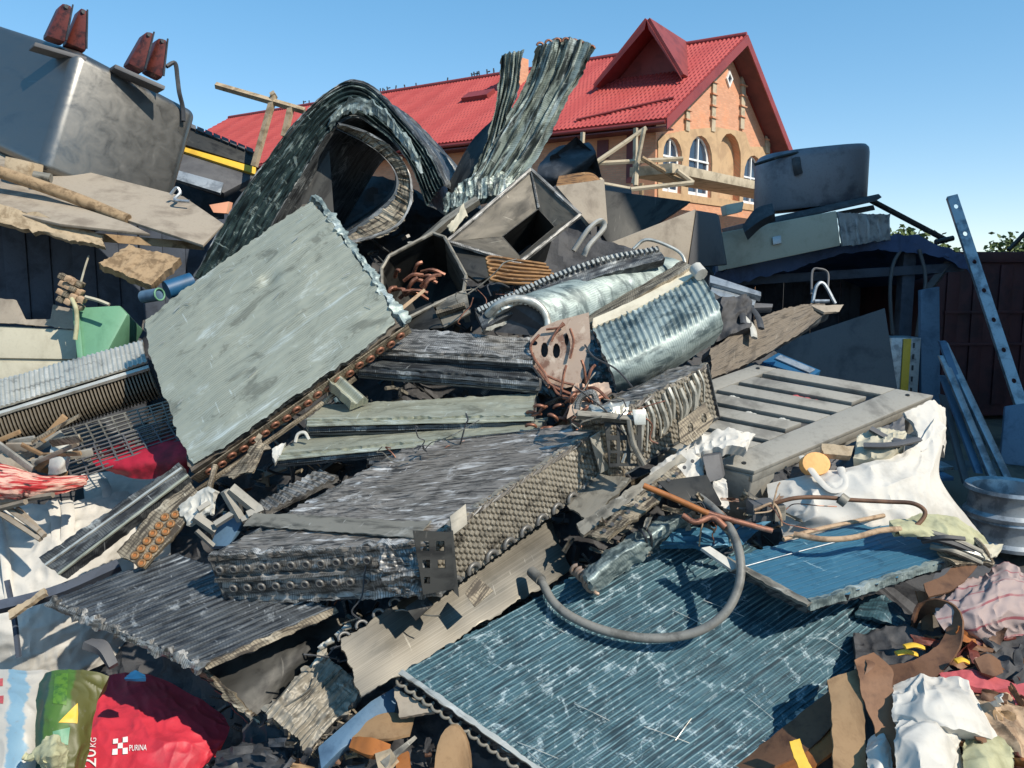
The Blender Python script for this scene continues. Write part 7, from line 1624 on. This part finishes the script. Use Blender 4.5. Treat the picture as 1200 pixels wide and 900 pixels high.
    mb = MB(); ms = ['leather', 'white_bag', 'card', 'leather_tan', 'black', 'cream', 'orange', 'rust_red']
    for k in range(70):
        if k < 40: x, y = rnd.uniform(1135, 1230), rnd.uniform(815, 905); c = P(x, y, 2.36+(905-y)*.0022-rnd.random()*.05)
        else: x, y = rnd.uniform(1085, 1215), rnd.uniform(748, 800); c = P(x, y, 2.68+(800-y)*.003-rnd.random()*.04)
        e = nrm([rnd.gauss(0, 1), rnd.gauss(0, .5), rnd.gauss(0, .5)]); g = nrm(np.cross(e, [rnd.gauss(0, .4), -1, .7]))
        chip(mb, c, e*rnd.uniform(.04, .12), g*rnd.uniform(.015, .045), rnd.randrange(8), k, .02)
    o = mb.build('rag_scraps', [M[m] for m in ms], None, True); o['kind'] = 'stuff'; o['label'] = 'small rag and leather scraps in the right corner'
    # bottom centre: cardboard, wood, disc
    o = slab('cardboard', M['card'], [[P(425, 846, 2.78), P(455, 836, 2.8), P(486, 840, 2.8)], [P(410, 864, 2.72), P(450, 866, 2.68), P(480, 860, 2.7)]], 30, 12, .01, f(81, .006)); tag(o, 'flat brown cardboard flap at bottom centre', 'cardboard')
    o = slab('orange_piece', M['orange'], [[P(412, 862, 2.7), P(436, 864, 2.66), P(458, 872, 2.66)], [P(408, 874, 2.66), P(432, 884, 2.6), P(456, 886, 2.62)]], 24, 14, .02, f(82, .006)); tag(o, 'orange brown shell below the cardboard flap', 'shell')
    o = slab('wood_chip', M['wood_pale'], pquad((440, 884, 2.6), (458, 878, 2.6), (466, 890, 2.55), (446, 910, 2.52)), 14, 14, .012, f(83, .01)); tag(o, 'small pale wood chip at bottom centre', 'wood')
    o = slab('orange_piece', M['orange'], pquad((464, 886, 2.58), (478, 880, 2.58), (484, 920, 2.48), (464, 920, 2.48)), 14, 14, .012, f(84, .004)); tag(o, 'orange tile shard right of the pale wood chip', 'shard')
    o = slab('metal_sliver', M['dull_steel'], pquad((446, 892, 2.56), (486, 862, 2.62), (489, 865, 2.62), (452, 900, 2.54)), 16, 4, .006); tag(o, 'grey metal sliver standing across the shards', 'sliver')
    c = [P(510+20+21*math.cos(a), 900+50*math.sin(a), 2.5+.06*(math.sin(a) < 0)*-math.sin(a)) for a in np.arange(22)*2*math.pi/22]
    o = prism('oval_disc', M['card'], c, [.005, .03, -.01], None, .004); tag(o, 'oval tan wooden disc standing at the bottom edge', 'disc')
    o = slab('printed_board', M['ply'], pquad((461, 806, 2.8), (480, 816, 2.78), (511, 834, 2.72), (468, 842, 2.72)), 24, 16, .015, f(85, .004), .01); tag(o, 'torn printed board under the front panel corner', 'board')
    o = prism('grey_box', M['shed_blue'], [P(372, 876, 2.72), P(434, 822, 2.82), P(470, 800, 2.9), P(462, 838, 2.8), P(400, 878, 2.68), P(376, 902, 2.62)], [0, .05, -.05], None, .006); tag(o, 'blue grey panel below the steel sheet', 'panel')
    o = slab('dark_rubbish', M['core'], [[P(290, 800, 3.22), P(380, 790, 3.15), P(560, 800, 3.05), P(760, 880, 2.85)], [P(285, 880, 3.0), P(380, 880, 2.9), P(560, 880, 2.8), P(760, 930, 2.7)], [P(280, 980, 2.8), P(380, 980, 2.65), P(560, 980, 2.6), P(760, 1000, 2.55)]], 110, 50, .1, f(87, .04, 5), face=(0, -1, 1)); o['kind'] = 'stuff'; o['label'] = 'dark oily rubbish along the bottom edge'
    mb = MB(); ms = ['black', 'dark_steel', 'card', 'leather', 'slate', 'core']
    for k in range(34):
        x, y = rnd.uniform(270, 560), rnd.uniform(872, 908); c = P(x, y, 2.66+rnd.random()*.1); e = nrm([rnd.gauss(0, 1), rnd.gauss(0, .5), rnd.gauss(0, .5)]); g = nrm(np.cross(e, [rnd.gauss(0, .4), -1, .7]))
        chip(mb, c, e*rnd.uniform(.03, .08), g*rnd.uniform(.015, .03), rnd.choice((0, 0, 1, 1, 2, 3, 4, 5, 5)), k, .014)
    o = mb.build('dark_scraps', [M[m] for m in ms], None, True); o['kind'] = 'stuff'; o['label'] = 'small dark scraps in the shade at bottom centre'
rightfront()
